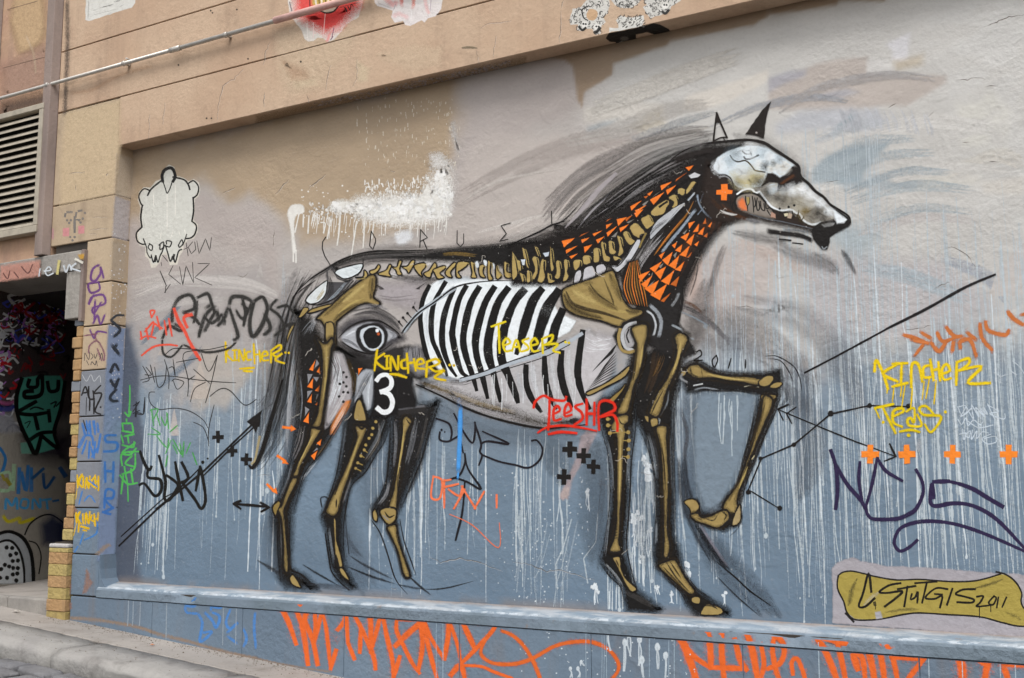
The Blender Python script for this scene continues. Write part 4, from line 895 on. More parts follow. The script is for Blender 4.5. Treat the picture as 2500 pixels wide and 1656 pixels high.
P = Paint('belly', 'W', 'B3')
P.poly('1480 380 1600 400 1800 380 2000 360 2367 230 2660 100 2960 -40 3080 -100 3180 0 3300 200 3250 420 3060 700 2900 780 2700 830 2500 810 2367 775 2100 710 1900 620 1700 520 1540 450', '#bab7b8', soft=14, a=.95, grain=.25)
P.poly('1500 430 1700 500 1900 600 2100 690 2367 760 2500 800 2700 830 2900 800 3000 760 2900 720 2700 740 2500 690 2300 610 2000 540 1750 440 1560 390', '#3f3830', soft=26, a=.75, grain=.5)
hatch(P, '1520 410 1800 500 2100 610 2400 680', 7, 16, 16, '#8d7a55', .5); hatch(P, '1900 600 2200 690 2500 740', 5, 18, 14, '#a19ea0', .5); hatch(P, '1780 400 1900 400 2000 380', 10, 22, 6, BK, .8); hatch(P, '1750 450 1820 540 1850 600', 7, 24, 7, BK, .8)
P.poly('2900 180 3060 0 3150 -60 3300 -30 3320 120 3250 300 3100 440 2960 520 2900 420', '#c5c1c3', soft=30, a=.9, grain=.4); hatch(P, '3050 20 3150 60 3250 40', 8, 70, 10, '#eef1f3', .7)
for i in range(17): P.stroke(f'{3110+i*6} {300+i*14-i*20} {3200+i*8} {210+i*10-i*20} {3300+i*5} {130+i*9-i*20}' if i < 9 else f'{3060+(i-9)*18} {470-(i-9)*24} {3180+(i-9)*10} {400-(i-9)*26} {3330} {330-(i-9)*30}', rnd(8, 15), BK, soft=.4, tp=(.2, .2))
P.stroke('1480 420 1700 520 1900 620 2100 700 2367 775 2650 825 2850 815 3060 790', 26, BK, soft=.45, tp=(.5, .4))
part('belly', P)
# flank behind the ribs, sheath
P = Paint('flank', 'W', 'B3')
P.poly('700 60 780 80 900 150 1050 160 1250 80 1420 60 1560 80 1620 200 1700 300 1520 380 1440 360 1480 560 1470 640 1560 600 1600 680 1280 720 1050 720 1090 560 1090 300 930 200', '#2b2827', soft=12, a=.93, grain=.3)
P.poly('1380 100 1500 60 1560 200 1620 300 1500 330 1400 240', '#8f8d90', soft=16, a=.85); hatch(P, '1450 70 1460 180 1480 280', 12, 60, 8, BK, .85)
P.poly('1320 330 1420 340 1440 420 1330 470', '#56545a', soft=16, a=.6); P.stroke('1310 650 1450 630 1560 620', 26, '#6d6c70', soft=.6, a=.8)
P.poly('940 320 1020 280 1090 290 1090 480 1060 640 1030 660 980 500 910 590 920 500', '#a9adb3', soft=6, a=.95, grain=.3); hatch(P, '1060 300 1000 400 920 560', 9, 26, 7, BK, .8); hatch(P, '1070 330 1040 480 1040 620', 6, 14, 9, '#dfe5ea', .8)
hatch(P, '840 180 900 350 900 500', 6, 14, 16, '#4d3c1d', .7)
part('flank', P)
# ---- ribs: white cage, each dark gap painted between two ribs
P = Paint('rib_cage', 'W', 'B2')
P.poly('1600 1080 1680 1030 1900 1010 2200 1020 2367 1030 2600 1040 2780 1080 2800 1170 2760 1260 2800 1330 2960 1400 2900 1500 2640 1640 2367 1780 2100 1880 1880 1940 1740 1900 1600 1740 1530 1500 1540 1250', '#eef3f5', soft=5, grain=.06)
hatch(P, '1620 1200 1560 1400 1600 1650', 4, 30, 20, '#b9c0c6', .5); P.poly('1690 1000 1800 1010 1960 990 1990 1020 1850 1040 1690 1060', '#cfd6db', soft=8, a=.8)
part('rib_cage', P)
for i, (d, w) in enumerate((('1600 1080 1545 1200 1520 1350 1530 1500 1560 1650 1600 1770 1680 1870', 44), ('1750 1045 1700 1130 1645 1240 1620 1400 1630 1568 1680 1690 1740 1830 1765 1905', 46), ('1830 1105 1770 1250 1730 1400 1720 1568 1740 1690 1790 1820 1850 1910', 52),
        ('1940 1085 1880 1200 1840 1350 1815 1500 1820 1568 1850 1720 1900 1870 1950 1910', 56), ('2060 1095 1990 1220 1945 1380 1915 1568 1940 1720 2000 1900 2040 2040', 62), ('2200 1095 2125 1220 2070 1380 2030 1568 2040 1720 2090 1900 2140 2110', 66), ('2325 1105 2245 1220 2190 1380 2150 1568 2150 1720 2200 1900 2260 2140', 76),
        ('2475 1120 2400 1210 2330 1360 2275 1568 2270 1750 2330 1900 2400 2080 2420 2150', 78), ('2635 1115 2565 1210 2510 1360 2450 1568 2410 1700', 84), ('2790 1130 2700 1270 2640 1430 2600 1568 2550 1700', 96), ('2830 1310 2770 1450 2740 1568 2700 1640', 86), ('2497 1820 2497 1970 2545 2110 2635 2240', 58), ('2667 1740 2675 1920 2705 2070 2775 2210', 58), ('2827 1690 2817 1870 2857 2050 2925 2190', 64), ('3020 1500 2990 1700 2975 1900 3015 2070 3085 2210', 62))):
    Q = Paint('rib_gap', 'W', 'B2'); Q.stroke(d, w*1.0, '#120f0d', soft=.16, tp=(.8, .45), grain=.12, wob=.04); part('rib_gap', Q)
P = Paint('costal_arch', 'W', 'B2')
P.stroke('1370 1490 1500 1330 1660 1215 1830 1100', 40, '#b9c1c8', soft=.3, a=.9); P.stroke('1350 1510 1400 1440 1500 1330 1660 1220 1830 1095 2000 1050 2200 1030 2367 1030', 17, BK, soft=.4, tp=(1, .3))
P.stroke('1890 1945 2100 1890 2367 1790 2667 1700 2880 1600 3010 1520', 36, '#b4bcc4', soft=.25, a=.95); P.stroke('1890 1930 2100 1870 2367 1770 2667 1670 2860 1580', 11, BK, soft=.4); P.stroke('1950 1960 2150 1900 2367 1830 2667 1735 2900 1620', 9, BK, soft=.4)
for x0, y0, x1, y1 in ((1455, 1275, 1490, 1315), (1400, 1330, 1435, 1368), (1360, 1370, 1398, 1415), (1322, 1408, 1355, 1450)): P.stroke(f'{x0} {y0} {x1} {y1}', 9, BK, soft=.35); P.dot(x0, y0, 13, BK)
hatch(P, '1380 1500 1450 1400 1540 1340', 7, 20, 6, BK, .7)
hatch(P, '2560 1780 2570 1950 2630 2130', 5, 14, 30, '#d5d6d9', .7); hatch(P, '2740 1740 2750 1900 2800 2080', 5, 14, 34, '#d9dadc', .7); hatch(P, '2900 1660 2890 1850 2940 2080', 6, 16, 40, '#dcddde', .7); hatch(P, '2420 1860 2440 2000 2500 2130', 4, 12, 24, '#c9cbcf', .6)
for i in range(16):
    x = rnd(2080, 3000); y = rnd(1880, 2000); P.stroke(f'{x} {y} {x+rnd(-6,6)} {y+rnd(60,140)} {x+rnd(-8,8)} {y+rnd(160,300)}', rnd(5, 9), '#e3e6e8', soft=.35, a=rnd(.5, .9))
part('costal_arch', P)
# ---- pelvis, rump
P = Paint('rump', 'W', 'B2')
P.poly('650 930 700 900 760 1000 830 1030 900 1000 860 1060 760 1180 660 1240 560 1260 620 1210 660 1080', '#4b494b', soft=7, a=.95); hatch(P, '680 1000 700 1100 660 1200', 6, 18, 18, BK, .6); hatch(P, '830 1050 740 1160 660 1230', 5, 14, 14, '#aab4bd', .7)
P.poly('730 950 800 910 980 872 970 940 900 990 820 1012 770 990', '#dde4e6', soft=3, sm=True, edge=BK, ew=12); P.poly('460 1210 520 1130 650 1030 655 1080 640 1160 580 1225 500 1245', '#dde2e2', soft=3, sm=True, edge=BK, ew=12)
hatch(P, '900 900 940 920 960 900', 3, 14, 16, '#9aa3ab', .6); hatch(P, '560 1210 590 1170 630 1110', 4, 10, 14, '#b09a5a', .7)
P.stroke('460 1220 520 1250 620 1240 760 1170 900 1030', 12, BK, soft=.4, a=.9); P.stroke('990 830 985 900 940 980', 10, BK, soft=.4); P.stroke('930 1020 860 1120 760 1220 700 1260', 10, BK, soft=.5, a=.8); hatch(P, '880 1040 800 1150 720 1230', 5, 10, 7, '#8b8a8c', .7)
part('rump', P)
bone('pelvis', 'B2', '560 1375 700 1250 830 1130 1000 1005 1080 970 1110 1010 1105 1100 1085 1180 1140 1225 1140 1255 1100 1265 1020 1240 940 1262 850 1320 770 1385 742 1430 740 1568 730 1620 640 1600 640 1480 600 1400', ew=16, extra=[('1080 1000 1070 1100 1060 1200', 46, '#3a2e18', .75), ('620 1360 760 1240 900 1120', 40, '#4a3b1e', .6), ('720 1400 820 1310 960 1240', 44, '#3a2e18', .7), ('800 1230 900 1150 1010 1060', 36, '#c9b373', .6), ('1060 1000 1050 1080 1070 1160', 16, '#6d5a2c', .6), ('760 1330 880 1240 1000 1190', 14, '#c2ab68', .6)])
bone('hip_bone', 'B2', '500 1300 560 1275 700 1242 680 1270 560 1315 480 1330', ew=12); bone('hip_bone', 'B2', '640 1440 660 1415 700 1412 722 1450 722 1568 715 1630 650 1600', ew=14); bone('tail_bone', 'B2', '400 1350 440 1280 490 1290 430 1360 390 1370', ew=9); bone('tail_bone', 'B2', '290 1540 330 1440 360 1430 310 1540 290 1600', ew=8)
# ---- eye on the flank
P = Paint('eye', 'W', 'B2')
P.poly('760 1480 850 1400 1000 1350 1150 1370 1300 1480 1380 1560 1250 1640 1100 1730 950 1700 800 1620', '#4a474a', soft=24, a=.85, grain=.3); hatch(P, '900 1330 1080 1300 1250 1380 1340 1470', 9, 30, 26, '#2f2d31', .6); hatch(P, '930 1290 1100 1260 1230 1310', 5, 26, 16, '#8d8b90', .5)
P.poly('790 1560 870 1480 980 1430 1100 1420 1220 1480 1300 1540 1200 1600 1100 1680 980 1690 880 1640', '#b4b6bb', soft=6, sm=True)
hatch(P, '800 1570 880 1600 960 1660', 5, 16, 18, '#4a4a4f', .6); hatch(P, '1230 1500 1280 1540 1230 1590', 4, 12, 16, '#55555a', .6); hatch(P, '830 1540 900 1500 940 1490', 3, 10, 20, '#e4e8ec', .8)
P.poly('930 1480 1010 1430 1130 1425 1210 1490 1215 1570 1170 1660 1080 1700 990 1680 930 1590', '#1d1a1a', soft=4, sm=True); P.poly('965 1500 1030 1455 1110 1450 1175 1500 1180 1590 1130 1660 1060 1670 985 1610', '#cfd6dc', soft=3, sm=True); P.poly('995 1520 1035 1472 1105 1460 1160 1515 1160 1595 1115 1650 1045 1650 1000 1585', '#131110', soft=2, sm=True)
P.dot(1120, 1490, 17, '#eef2f4'); P.dot(1132, 1520, 14, '#c0592a'); P.stroke('760 1560 860 1460 1000 1400 1150 1405 1300 1500 1340 1560', 20, BK, soft=.45, tp=(.2, .2)); P.stroke('800 1600 900 1660 1020 1700 1140 1690 1260 1610', 18, BK, soft=.45, tp=(.2, .2)); hatch(P, '870 1640 930 1700 1020 1740', 5, 14, 9, BK, .7)
part('eye', P, 'large human-like eye painted on the flank')
# ---- spine
lum = ['920 1000 990 990 1000 930 1030 960 1020 1000', '1050 940 1100 920 1130 880 1150 900 1120 950 1070 970', '1130 960 1200 930 1230 880 1255 890 1230 950 1250 990 1210 990 1140 975', '1260 900 1300 900 1320 845 1350 850 1330 920 1350 970 1310 975 1290 930', '1350 900 1400 890 1440 840 1470 850 1440 920 1410 960 1390 930', '1460 890 1550 862 1568 900 1530 950 1540 990 1500 965', '1550 960 1600 930 1650 860 1672 900 1630 950 1610 1000 1570 990', '1640 925 1740 888 1746 920 1700 960 1742 1000 1680 1012 1650 960', '1750 945 1830 858 1846 890 1800 950 1815 1000 1770 990', '1860 862 1950 852 1956 885 1900 930 1870 950 1900 1000 1850 990', '1980 858 2012 860 2022 940 2040 1000 1990 1000 1995 950', '2060 895 2110 880 2100 950 2122 1000 2070 985', '2140 850 2172 860 2166 950 2192 1012 2145 1015', '2220 870 2240 930 2272 980 2240 1016 2215 990', '2290 860 2322 860 2320 940 2367 960 2360 1000 2300 990']
for d in lum: bone('vertebra', 'B2', d, '#b59c60', ew=13, extra=[(' '.join(str(float(q)+r) for q, r in zip(d.split()[:6], (12, 14)*3)), 7, '#c4ae6c', .5)])
for d in ('2030 860 2050 850 2060 900 2035 905', '2105 840 2135 850 2130 890 2110 880', '2190 870 2205 880 2200 930'): part('white_gap', Paint('white_gap', 'W', 'B2').poly(d, '#dce2e6', soft=2, sm=True))
neck_v = ['1890 300 1950 200 2000 190 1990 240 1910 335', '1800 310 1820 262 1880 270 1888 330 1850 350', '1700 370 1770 330 1800 370 1812 450 1770 490 1740 470 1762 420', '1510 520 1600 435 1690 390 1720 430 1690 480 1665 540 1600 570 1530 570', '1450 570 1490 550 1530 620 1555 652 1480 715 1440 690 1400 612 1420 580', '1280 690 1340 640 1390 680 1440 720 1450 760 1400 780 1390 815 1330 790 1300 750', '1205 760 1250 730 1290 800 1345 840 1300 890 1250 862', '1140 792 1178 790 1200 880 1220 960 1180 1010 1150 1000 1165 900', '1050 842 1092 840 1105 920 1140 960 1110 992 1060 980 1050 900', '965 862 1000 850 1010 920 1030 990 1075 1020 1060 1070 1000 1060 980 980', '885 930 935 912 955 990 950 1070 890 1076 885 1000', '770 1010 830 990 855 1030 855 1085 780 1100', '665 1062 740 1040 746 1100 720 1150 680 1160', '560 1062 600 1040 616 1110 605 1180 622 1230 590 1280 550 1275 570 1190', '475 1072 510 1050 530 1130 530 1220 500 1260 460 1240 480 1180', '410 920 430 920 446 1060 460 1150 420 1160', '380 1200 410 1190 420 1250 480 1280 400 1305', '310 1062 350 1040 350 1150 366 1230 330 1300 275 1280 290 1200', '215 1032 265 1010 285 1120 280 1200 240 1270 215 1230 245 1150', '105 930 140 930 176 1090 190 1150 150 1110', '160 1165 195 1170 206 1270 180 1300 155 1280', '40 1062 80 1050 106 1130 90 1180 60 1140', '80 1192 120 1200 136 1270 110 1292', '0 960 40 1040 62 1180 50 1240 0 1250', '1100 1000 1150 1010 1180 1030 1140 1060 1110 1050', '240 900 262 900 300 1000 280 1010']
P = Paint('neck_hollow', 'W', 'N'); P.poly('-40 880 200 860 460 880 620 960 900 880 1100 760 1300 640 1460 530 1600 400 1760 300 1900 180 2020 160 1990 300 1850 440 1700 580 1560 700 1420 840 1250 1010 1080 1110 980 1120 760 1180 640 1290 480 1320 0 1330', '#17120f', soft=14, a=.9, grain=.2); part('neck_hollow', P)
for d in neck_v: bone('vertebra', 'N', d, '#b59c60', ew=15, extra=[(' '.join(str(float(q)+r) for q, r in zip(d.split()[:6], (14, 18)*3)), 8, '#c6b070', .5)])
part('bone_hole', Paint('bone_hole', 'W', 'N').stroke('1610 470 1650 440 1690 415', 26, BK, soft=.3))
for d in ('690 1190 750 1160 755 1240 710 1320 670 1320', '790 1140 870 1110 905 1160 910 1230 850 1290 770 1290 775 1200', '915 1120 990 1090 1030 1140 1000 1190 930 1205'): part('white_vertebra', Paint('white_vertebra', 'W', 'N').poly(d, '#c6c4c8', soft=2, sm=True, edge=BK, ew=14))
for d, c in (('1075 1110 1150 1120 1250 1010 1360 830 1400 830 1390 890 1290 1060 1160 1180 1130 1180', '#c9cace'), ('1500 760 1580 620 1770 480 1880 420 1880 450 1780 560 1620 720 1510 830', '#b9bbbf'), ('1920 130 1990 90 2060 120 2030 150 1950 165', '#cfd0d2'), ('90 1040 150 1040 140 1110 110 1110', '#dbe2ea'), ('330 970 410 960 400 1010 360 1020', '#cfd8e4'), ('1905 400 1980 310 2000 330 1930 410', '#b3bac2')):
    part('white_strap', Paint('white_strap', 'W', 'N').poly(d, c, soft=3, grain=.2, edge=BK, ew=9))
P = Paint('tendons', 'W', 'N')
P.stroke('1550 1000 1620 900 1750 740 1900 560 1980 410', 26, '#8d5c22', soft=.4, tp=(.2, .2)); P.stroke('1570 980 1700 790 1850 610', 9, '#d47a2c', soft=.4, tp=(.2, .2)); P.stroke('1390 910 1420 840 1460 760', 20, '#8e7a45', soft=.4)
P.stroke('1640 960 1740 830 1850 700 2000 500', 34, '#97a2ae', soft=.5, a=.8, grain=.7); P.stroke('2020 340 2040 430 2100 530 2180 600', 26, '#8f9cab', soft=.5, a=.8, grain=.6); P.stroke('2110 270 2080 340 2050 420', 18, '#8f9cab', soft=.5, a=.7, grain=.6); P.stroke('2140 420 2080 490 2020 560', 16, '#8f9cab', soft=.5, a=.6, grain=.6)
hatch(P, '1680 700 1780 560 1880 440', 6, 20, 6, BK, .8); hatch(P, '1480 800 1560 700 1700 600', 5, 20, 7, BK, .7)
part('tendons', P)
P = Paint('muscle_fan', 'W', 'N'); P.poly('1250 1060 1380 1040 1400 1250 1440 1500 1480 1560 1260 1530 1200 1400 1200 1200', '#1a1512', soft=8)
for i in range(8): P.stroke(f'{1285+i*12} {1080-i*4} {1225+i*28} {1300} {1240+i*30} {1420} {1285+i*27} {1530+i*4}', 13, ('#d97a2a', '#b5752a', '#8d6526')[i % 3], soft=.4, tp=(.3, .3))
part('muscle_fan', P, 'fan of orange muscle strands at the shoulder')
TRI = '555 845 665 820 575 900|595 940 695 905 600 970|635 1010 705 985 650 1030|740 795 830 745 760 775|762 830 835 810 770 860|790 910 860 890 800 960|885 765 970 735 900 785|925 830 995 800 940 860|1030 630 1085 595 1040 615|1028 670 1085 655 1035 705|1040 750 1130 695 1050 785|1150 610 1235 590 1165 665|1240 600 1300 570 1250 620|1180 700 1260 670 1190 735|1300 465 1395 415 1310 500|1350 510 1450 460 1370 530|1340 540 1420 505 1360 575|1520 390 1640 325 1550 435|1440 360 1480 350 1460 375|1480 330 1530 300 1500 345|1630 240 1725 205 1640 280|1690 290 1775 245 1700 325|1790 185 1890 110 1800 165|1900 40 1970 25 1930 70|1930 650 1985 635 1935 700|2085 650 2110 600 2115 650|2140 680 2175 640 2160 690|1980 740 2035 665 2025 735|2035 760 2090 700 2075 770|1850 800 1925 760 1895 830|1910 850 1980 780 1950 880|2095 790 2130 760 2125 800|1750 890 1795 860 1775 915|1790 940 1850 890 1835 960|1840 990 1925 910 1895 1005|1995 880 2035 850 2015 895|1650 1050 1740 980 1700 1095|1720 1105 1810 1020 1780 1135|1910 1020 1955 970 1940 1010|1515 1140 1620 1080 1560 1175|1570 1190 1665 1135 1620 1245|1790 1150 1870 1080 1835 1165|1390 1220 1490 1180 1405 1275|1420 1310 1515 1235 1465 1350|1640 1275 1755 1180 1710 1305|1460 1360 1585 1290 1530 1410|1530 1425 1670 1335 1610 1470|1740 1310 1815 1240 1790 1330|1630 1490 1720 1420 1660 1500|1610 1000 1660 970 1630 1030'
P = Paint('neck_lattice', 'W', 'N')
for d in ('1580 1010 1500 1160 1380 1260', '1740 1120 1640 1260 1540 1430', '1640 1050 1720 1120 1830 1180', '1500 1160 1620 1250 1760 1320', '1390 1260 1470 1360 1620 1480', '1870 820 1960 890 2050 930', '1930 700 2000 760 2100 800'): P.stroke(d, 12, '#0f0c0a', soft=.4)
for d in ('1490 1270 1540 1180 1520 1240', '1600 1120 1650 1080 1620 1140', '1760 1000 1800 960 1780 1030', '1470 1350 1560 1270 1500 1340', '1860 760 1910 720 1880 770', '1420 440 1490 400 1440 470', '1250 640 1340 600 1270 650', '1080 800 1150 740 1130 800', '1540 360 1620 300 1560 340'): P.poly(d, '#8c8780', soft=2)
tag(part('neck_lattice', P), kind='stuff')
def grow(d, k):
    v = [float(x) for x in d.split()]; cx, cy_ = sum(v[::2])/3, sum(v[1::2])/3
    return ' '.join(f'{(cx if i % 2 == 0 else cy_)+(x-(cx if i % 2 == 0 else cy_))*k:.0f}' for i, x in enumerate(v))
for i, d in enumerate(TRI.split('|')): part('orange_triangle', Paint('orange_triangle', 'W', 'N').poly(grow(d, 1.28), OR if i not in (3, 8, 12, 18, 22, 25, 31, 38, 47, 48) else '#c2621f', soft=1.6, jag=.4))
for d in '485 285 555 180 530 300|555 305 590 250 600 330|465 445 535 345 525 460|535 480 600 410 595 495|465 585 520 500 515 595|540 610 580 560 575 620|430 765 495 665 490 785|555 965 610 920 595 990|500 1080 575 1025 540 1125|940 265 990 265 945 340'.split('|'): part('orange_triangle', Paint('orange_triangle', 'W', 'B3').poly(d, OR, soft=1.6, jag=.4, edge=BK, ew=9))
for d in '560 180 535 280 590 230|530 320 470 320 480 420|520 345 560 400 590 350|530 470 470 480 470 560|540 600 590 500 560 510|500 650 450 620 450 720|560 1000 520 1050 580 1020'.split('|'): part('grey_triangle', Paint('grey_triangle', 'W', 'B3').poly(d, '#8c8c90', soft=2, edge=BK, ew=8))
# ---- shoulder blade and limb bones
bone('shoulder_blade', 'C2', '460 1130 520 1080 640 1040 780 990 900 935 950 950 990 1080 1030 1200 1100 1280 1200 1300 1200 1345 1100 1390 1040 1420 1040 1450 960 1450 820 1400 640 1360 540 1320 480 1260', ew=15, extra=[('500 1130 560 1240 680 1290 850 1330 1060 1400', 26, '#3f331d', .85), ('720 1060 800 1160 950 1260', 14, '#3a2f1b', .8), ('850 1010 920 1180 945 1265', 12, '#4b3d22', .75), ('600 1120 760 1220 950 1300 1130 1330', 22, '#c1aa66', .55), ('640 1060 760 1040', 34, '#4a3c20', .6), ('480 1150 540 1260 660 1330 840 1380', 60, '#3a2e18', .8), ('900 960 960 1080 1010 1220', 50, '#3a2e18', .7), ('700 1080 820 1200 980 1300', 60, '#4a3b1e', .6), ('1050 1300 1130 1320 1190 1310', 44, '#3a2e18', .7), ('560 1120 660 1180 780 1240', 50, '#c9b373', .6), ('930 980 960 1100', 20, '#6d5a2e', .6)])
P = Paint('shoulder_joint', 'W', 'C2'); P.dot(1100, 1540, 150, '#1a1715', soft=.2, n=20); P.stroke('1140 1420 1060 1450 1020 1540 1050 1640 1110 1670', 34, '#bfc0c2', soft=.35); P.stroke('1000 1480 985 1560 1010 1660 1070 1690 1130 1680', 30, GD, soft=.3); P.poly('1040 1510 1110 1450 1150 1560 1120 1630 1060 1640', '#a9a7a9', soft=5, sm=True); P.stroke('1080 1480 1060 1540 1080 1600', 14, BK, soft=.4)
part('shoulder_joint', P)
bone('leg_bone', 'C3', '1100 -90 1180 -140 1250 -130 1255 -30 1230 60 1220 150 1190 290 1130 440 1105 560 1065 685 970 692 1000 600 1050 500 1100 360 1130 200 1150 60', ew=22, extra=[('1160 40 1140 240 1120 380', 14, '#3d3018', .9), ('1210 60 1180 260', 12, '#c5ae6a', .5)])
bone('leg_bone', 'C3', '690 490 840 420 980 330 1080 250 1085 290 1030 360 880 440 720 520', ew=14); bone('leg_bone', 'C3', '900 560 1000 470 1050 410 1030 470 960 560 920 600', '#8f7840', ew=10)
bone('shin_bone', 'C3', '915 800 970 715 1070 700 1082 760 1045 800 1055 870 1035 1000 1030 1200 1010 1568 1000 1768 990 1868 1012 1948 990 1970 910 1970 905 1928 940 1848 960 1718 965 1568 965 1200 970 1000 960 880 918 842', ew=20, extra=[('985 730 1010 780 1060 790', 10, BK, .9), ('1000 900 1000 1200 990 1500', 12, '#c7b06b', .5)])
bone('pastern_bone', 'C4', '930 455 1000 450 1012 560 1060 650 1152 740 1110 772 1060 720 1000 600 960 520', ew=16, extra=[('960 470 990 540', 9, '#3f3118')])
P = Paint('tally_marks', 'W', 'C4')
for i in range(8): P.stroke(f'940 {95+i*26} 972 {88+i*26}', 9, BK, soft=.35)
part('tally_marks', P)
P = Paint('bone_pins', 'W', 'C3')
for x, y, x1, y1 in ((885, 740, 910, 740), (888, 798, 915, 798), (905, 870, 980, 865), (1075, 862, 1030, 862), (1080, 940, 1030, 938), (1076, 1020, 1076, 1020), (1072, 1090, 1030, 1085)): P.stroke(f'{x} {y} {x1} {y1}', 9, '#9a8347', soft=.35); P.dot(x, y, 18, '#ab9252')
for x, y, x1, y1 in ((940, 1145, 985, 1165), (920, 1195, 970, 1220), (970, 1080, 1000, 1095), (1000, 1025, 1030, 1050), (1015, 980, 1015, 980), (1045, 918, 1045, 918), (1070, 885, 1070, 885), (1080, 825, 1080, 825), (1108, 765, 1108, 765)): P.stroke(pts(f'{x} {y} {x1} {y1}', 'B3'), 2.4, '#9a8347', soft=.35); P.dot(x, y, 14, '#ab9252', t='B3')
tag(part('bone_pins', P), kind='stuff')
bone('leg_bone', 'C3', '1500 -20 1560 -60 1630 -10 1600 80 1560 160 1530 280 1470 400 1420 520 1390 640 1345 722 1280 702 1270 660 1340 500 1420 380 1500 200 1520 80', ew=22, extra=[('1400 470 1330 600 1290 690', 13, BK, .85), ('1560 20 1540 160 1480 330', 16, '#c5ae6a', .5)])
bone('knee_bone', 'C3', '1280 740 1340 730 1350 790 1300 815 1280 790', ew=14); bone('knee_bone', 'C3', '1225 710 1262 720 1262 770 1235 750', ew=9)
bone('shin_bone', 'C3', '1330 822 1430 808 1432 920 1442 1100 1452 1300 1442 1568 1440 1768 1462 1918 1440 2018 1400 2010 1400 1918 1400 1768 1400 1568 1390 1300 1370 1000', ew=20, extra=[('1360 880 1400 1100 1420 1400', 12, '#3c2f18', .9), ('1395 1300 1410 1600 1420 1750', 10, '#3c2f18', .8)])
bone('foot_bone', 'C4', '1355 525 1440 482 1510 476 1545 530 1620 660 1692 762 1640 792 1520 690 1400 585', ew=18, extra=[('1430 500 1520 640 1630 760', 14, BK), ('1400 540 1500 650 1600 760', 12, '#3c2f18'), ('1460 490 1560 640', 10, '#3c2f18')])
bone('hoof_bone', 'C4', '1660 830 1700 812 1740 830 1730 880 1670 870', ew=10); bone('hoof_bone', 'C4', '1745 960 1790 890 1850 890 1930 920 1950 960 1900 985 1760 985', ew=12, extra=[('1790 900 1850 900 1900 930', 16, BK, .8)])
bone('forearm_bone', 'C3', '1610 300 1640 245 1720 235 1800 290 1900 322 2040 342 2200 346 2300 370 2345 412 2280 432 2140 410 1980 384 1860 364 1700 364 1640 330', ew=20, extra=[('1650 270 1660 330 1720 350', 26, BK, .8), ('1750 280 1760 340', 8, '#3c2f18', .6), ('1800 320 1950 355 2150 380', 14, '#c5ae6a', .5)])
bone('elbow_bone', 'C3', '1560 310 1600 290 1610 320 1580 345', ew=10)
bone('knee_bone', 'D3', '-30 345 40 338 52 380 5 432 -60 440 -90 400', ew=14); bone('knee_bone', 'D3', '15 440 60 402 120 398 132 420 90 452 40 456', ew=12); bone('knee_bone', 'D3', '-60 520 60 515 72 545 20 570 -50 566', ew=12)
bone('shank_bone', 'C3', '2322 545 2360 520 2410 560 2400 640 2330 800 2265 960 2185 1160 2125 1350 2085 1480 2090 1568 2060 1620 1960 1600 1950 1550 1980 1480 2080 1350 2160 1150 2240 900 2290 740', ew=22, extra=[('2340 600 2280 800 2200 1000', 14, '#3c2f18', .8), ('2180 1180 2100 1380', 12, '#c5ae6a', .5), ('2120 1280 2060 1380 2010 1500', 9, '#3c2f18', .7)])
bone('fetlock_bone', 'C4', '1590 -60 1640 -90 1700 -78 1735 -20 1712 20 1660 50 1640 0', ew=14); bone('fetlock_bone', 'C4', '1650 60 1715 40 1760 82 1850 60 1950 10 2000 30 2012 90 1960 152 1890 180 1780 145 1690 112', ew=18, extra=[('1930 20 1980 60 1960 110', 18, BK, .8), ('1780 90 1860 110 1900 60', 12, BK, .7), ('1700 80 1760 110', 8, '#3c2f18', .7)]); bone('hoof_bone', 'C4', '2060 45 2110 -40 2118 95 2082 150 2030 152', '#a8946a', ew=16)
P = Paint('tissue', 'W', 'C3'); P.stroke('1580 320 1560 360 1620 400', 22, '#8d8e90', soft=.5, a=.8); P.stroke('2240 1080 2220 1110', 10, '#c6b98e', soft=.4); hatch(P, '2320 960 2270 1080 2200 1260', 4, 14, 9, '#3b3b3f', .5); tag(part('tissue', P), kind='stuff')
bone('thigh_bone', 'B3', '555 -10 640 40 700 -10 722 40 702 85 690 200 670 350 650 500 630 650 602 792 560 822 518 800 560 700 590 500 610 300 600 100', ew=22, extra=[('650 60 650 300 620 560', 12, '#c5ae6a', .5), ('590 560 560 700 525 790', 12, BK, .8), ('630 180 640 360', 8, '#5d4c24', .6)])
bone('shin_bone', 'B3', '510 822 580 832 602 852 540 950 480 1060 420 1170 390 1262 340 1262 390 1130 450 1020 490 920', ew=20, extra=[('530 880 470 1000 400 1150', 10, '#c5ae6a', .5), ('520 860 470 990', 8, BK, .7)])
bone('cannon_bone', 'B3', '330 1292 386 1300 330 1425 265 1568 262 1630 270 1668 285 1868 302 2128 258 2128 250 1868 230 1668 195 1568 235 1540 270 1430', ew=20, extra=[('250 1600 262 1700', 8, BK, .7)]); bone('hoof_bone', 'B4', '310 645 345 615 400 695 412 732 340 705', ew=12); bone('hock_bone', 'B3', '150 1560 200 1500 230 1520 200 1590 180 1640', '#8f7840', ew=14)
bone('thigh_bone', 'B3', '905 742 920 600 958 556 992 620 1022 742 980 760', ew=16); bone('shin_bone', 'B3', '915 805 1020 815 1012 880 940 1050 870 1250 800 1450 775 1568 740 1628 700 1640 645 1600 660 1540 700 1450 800 1250 900 1000 932 900', ew=18, extra=[('870 1000 800 1230 730 1440', 16, BK, .95), ('960 900 900 1080 830 1280', 12, '#c5ae6a', .5), ('940 800 980 830 1010 800', 24, BK, .8), ('745 1480 740 1560', 14, BK, .9)])
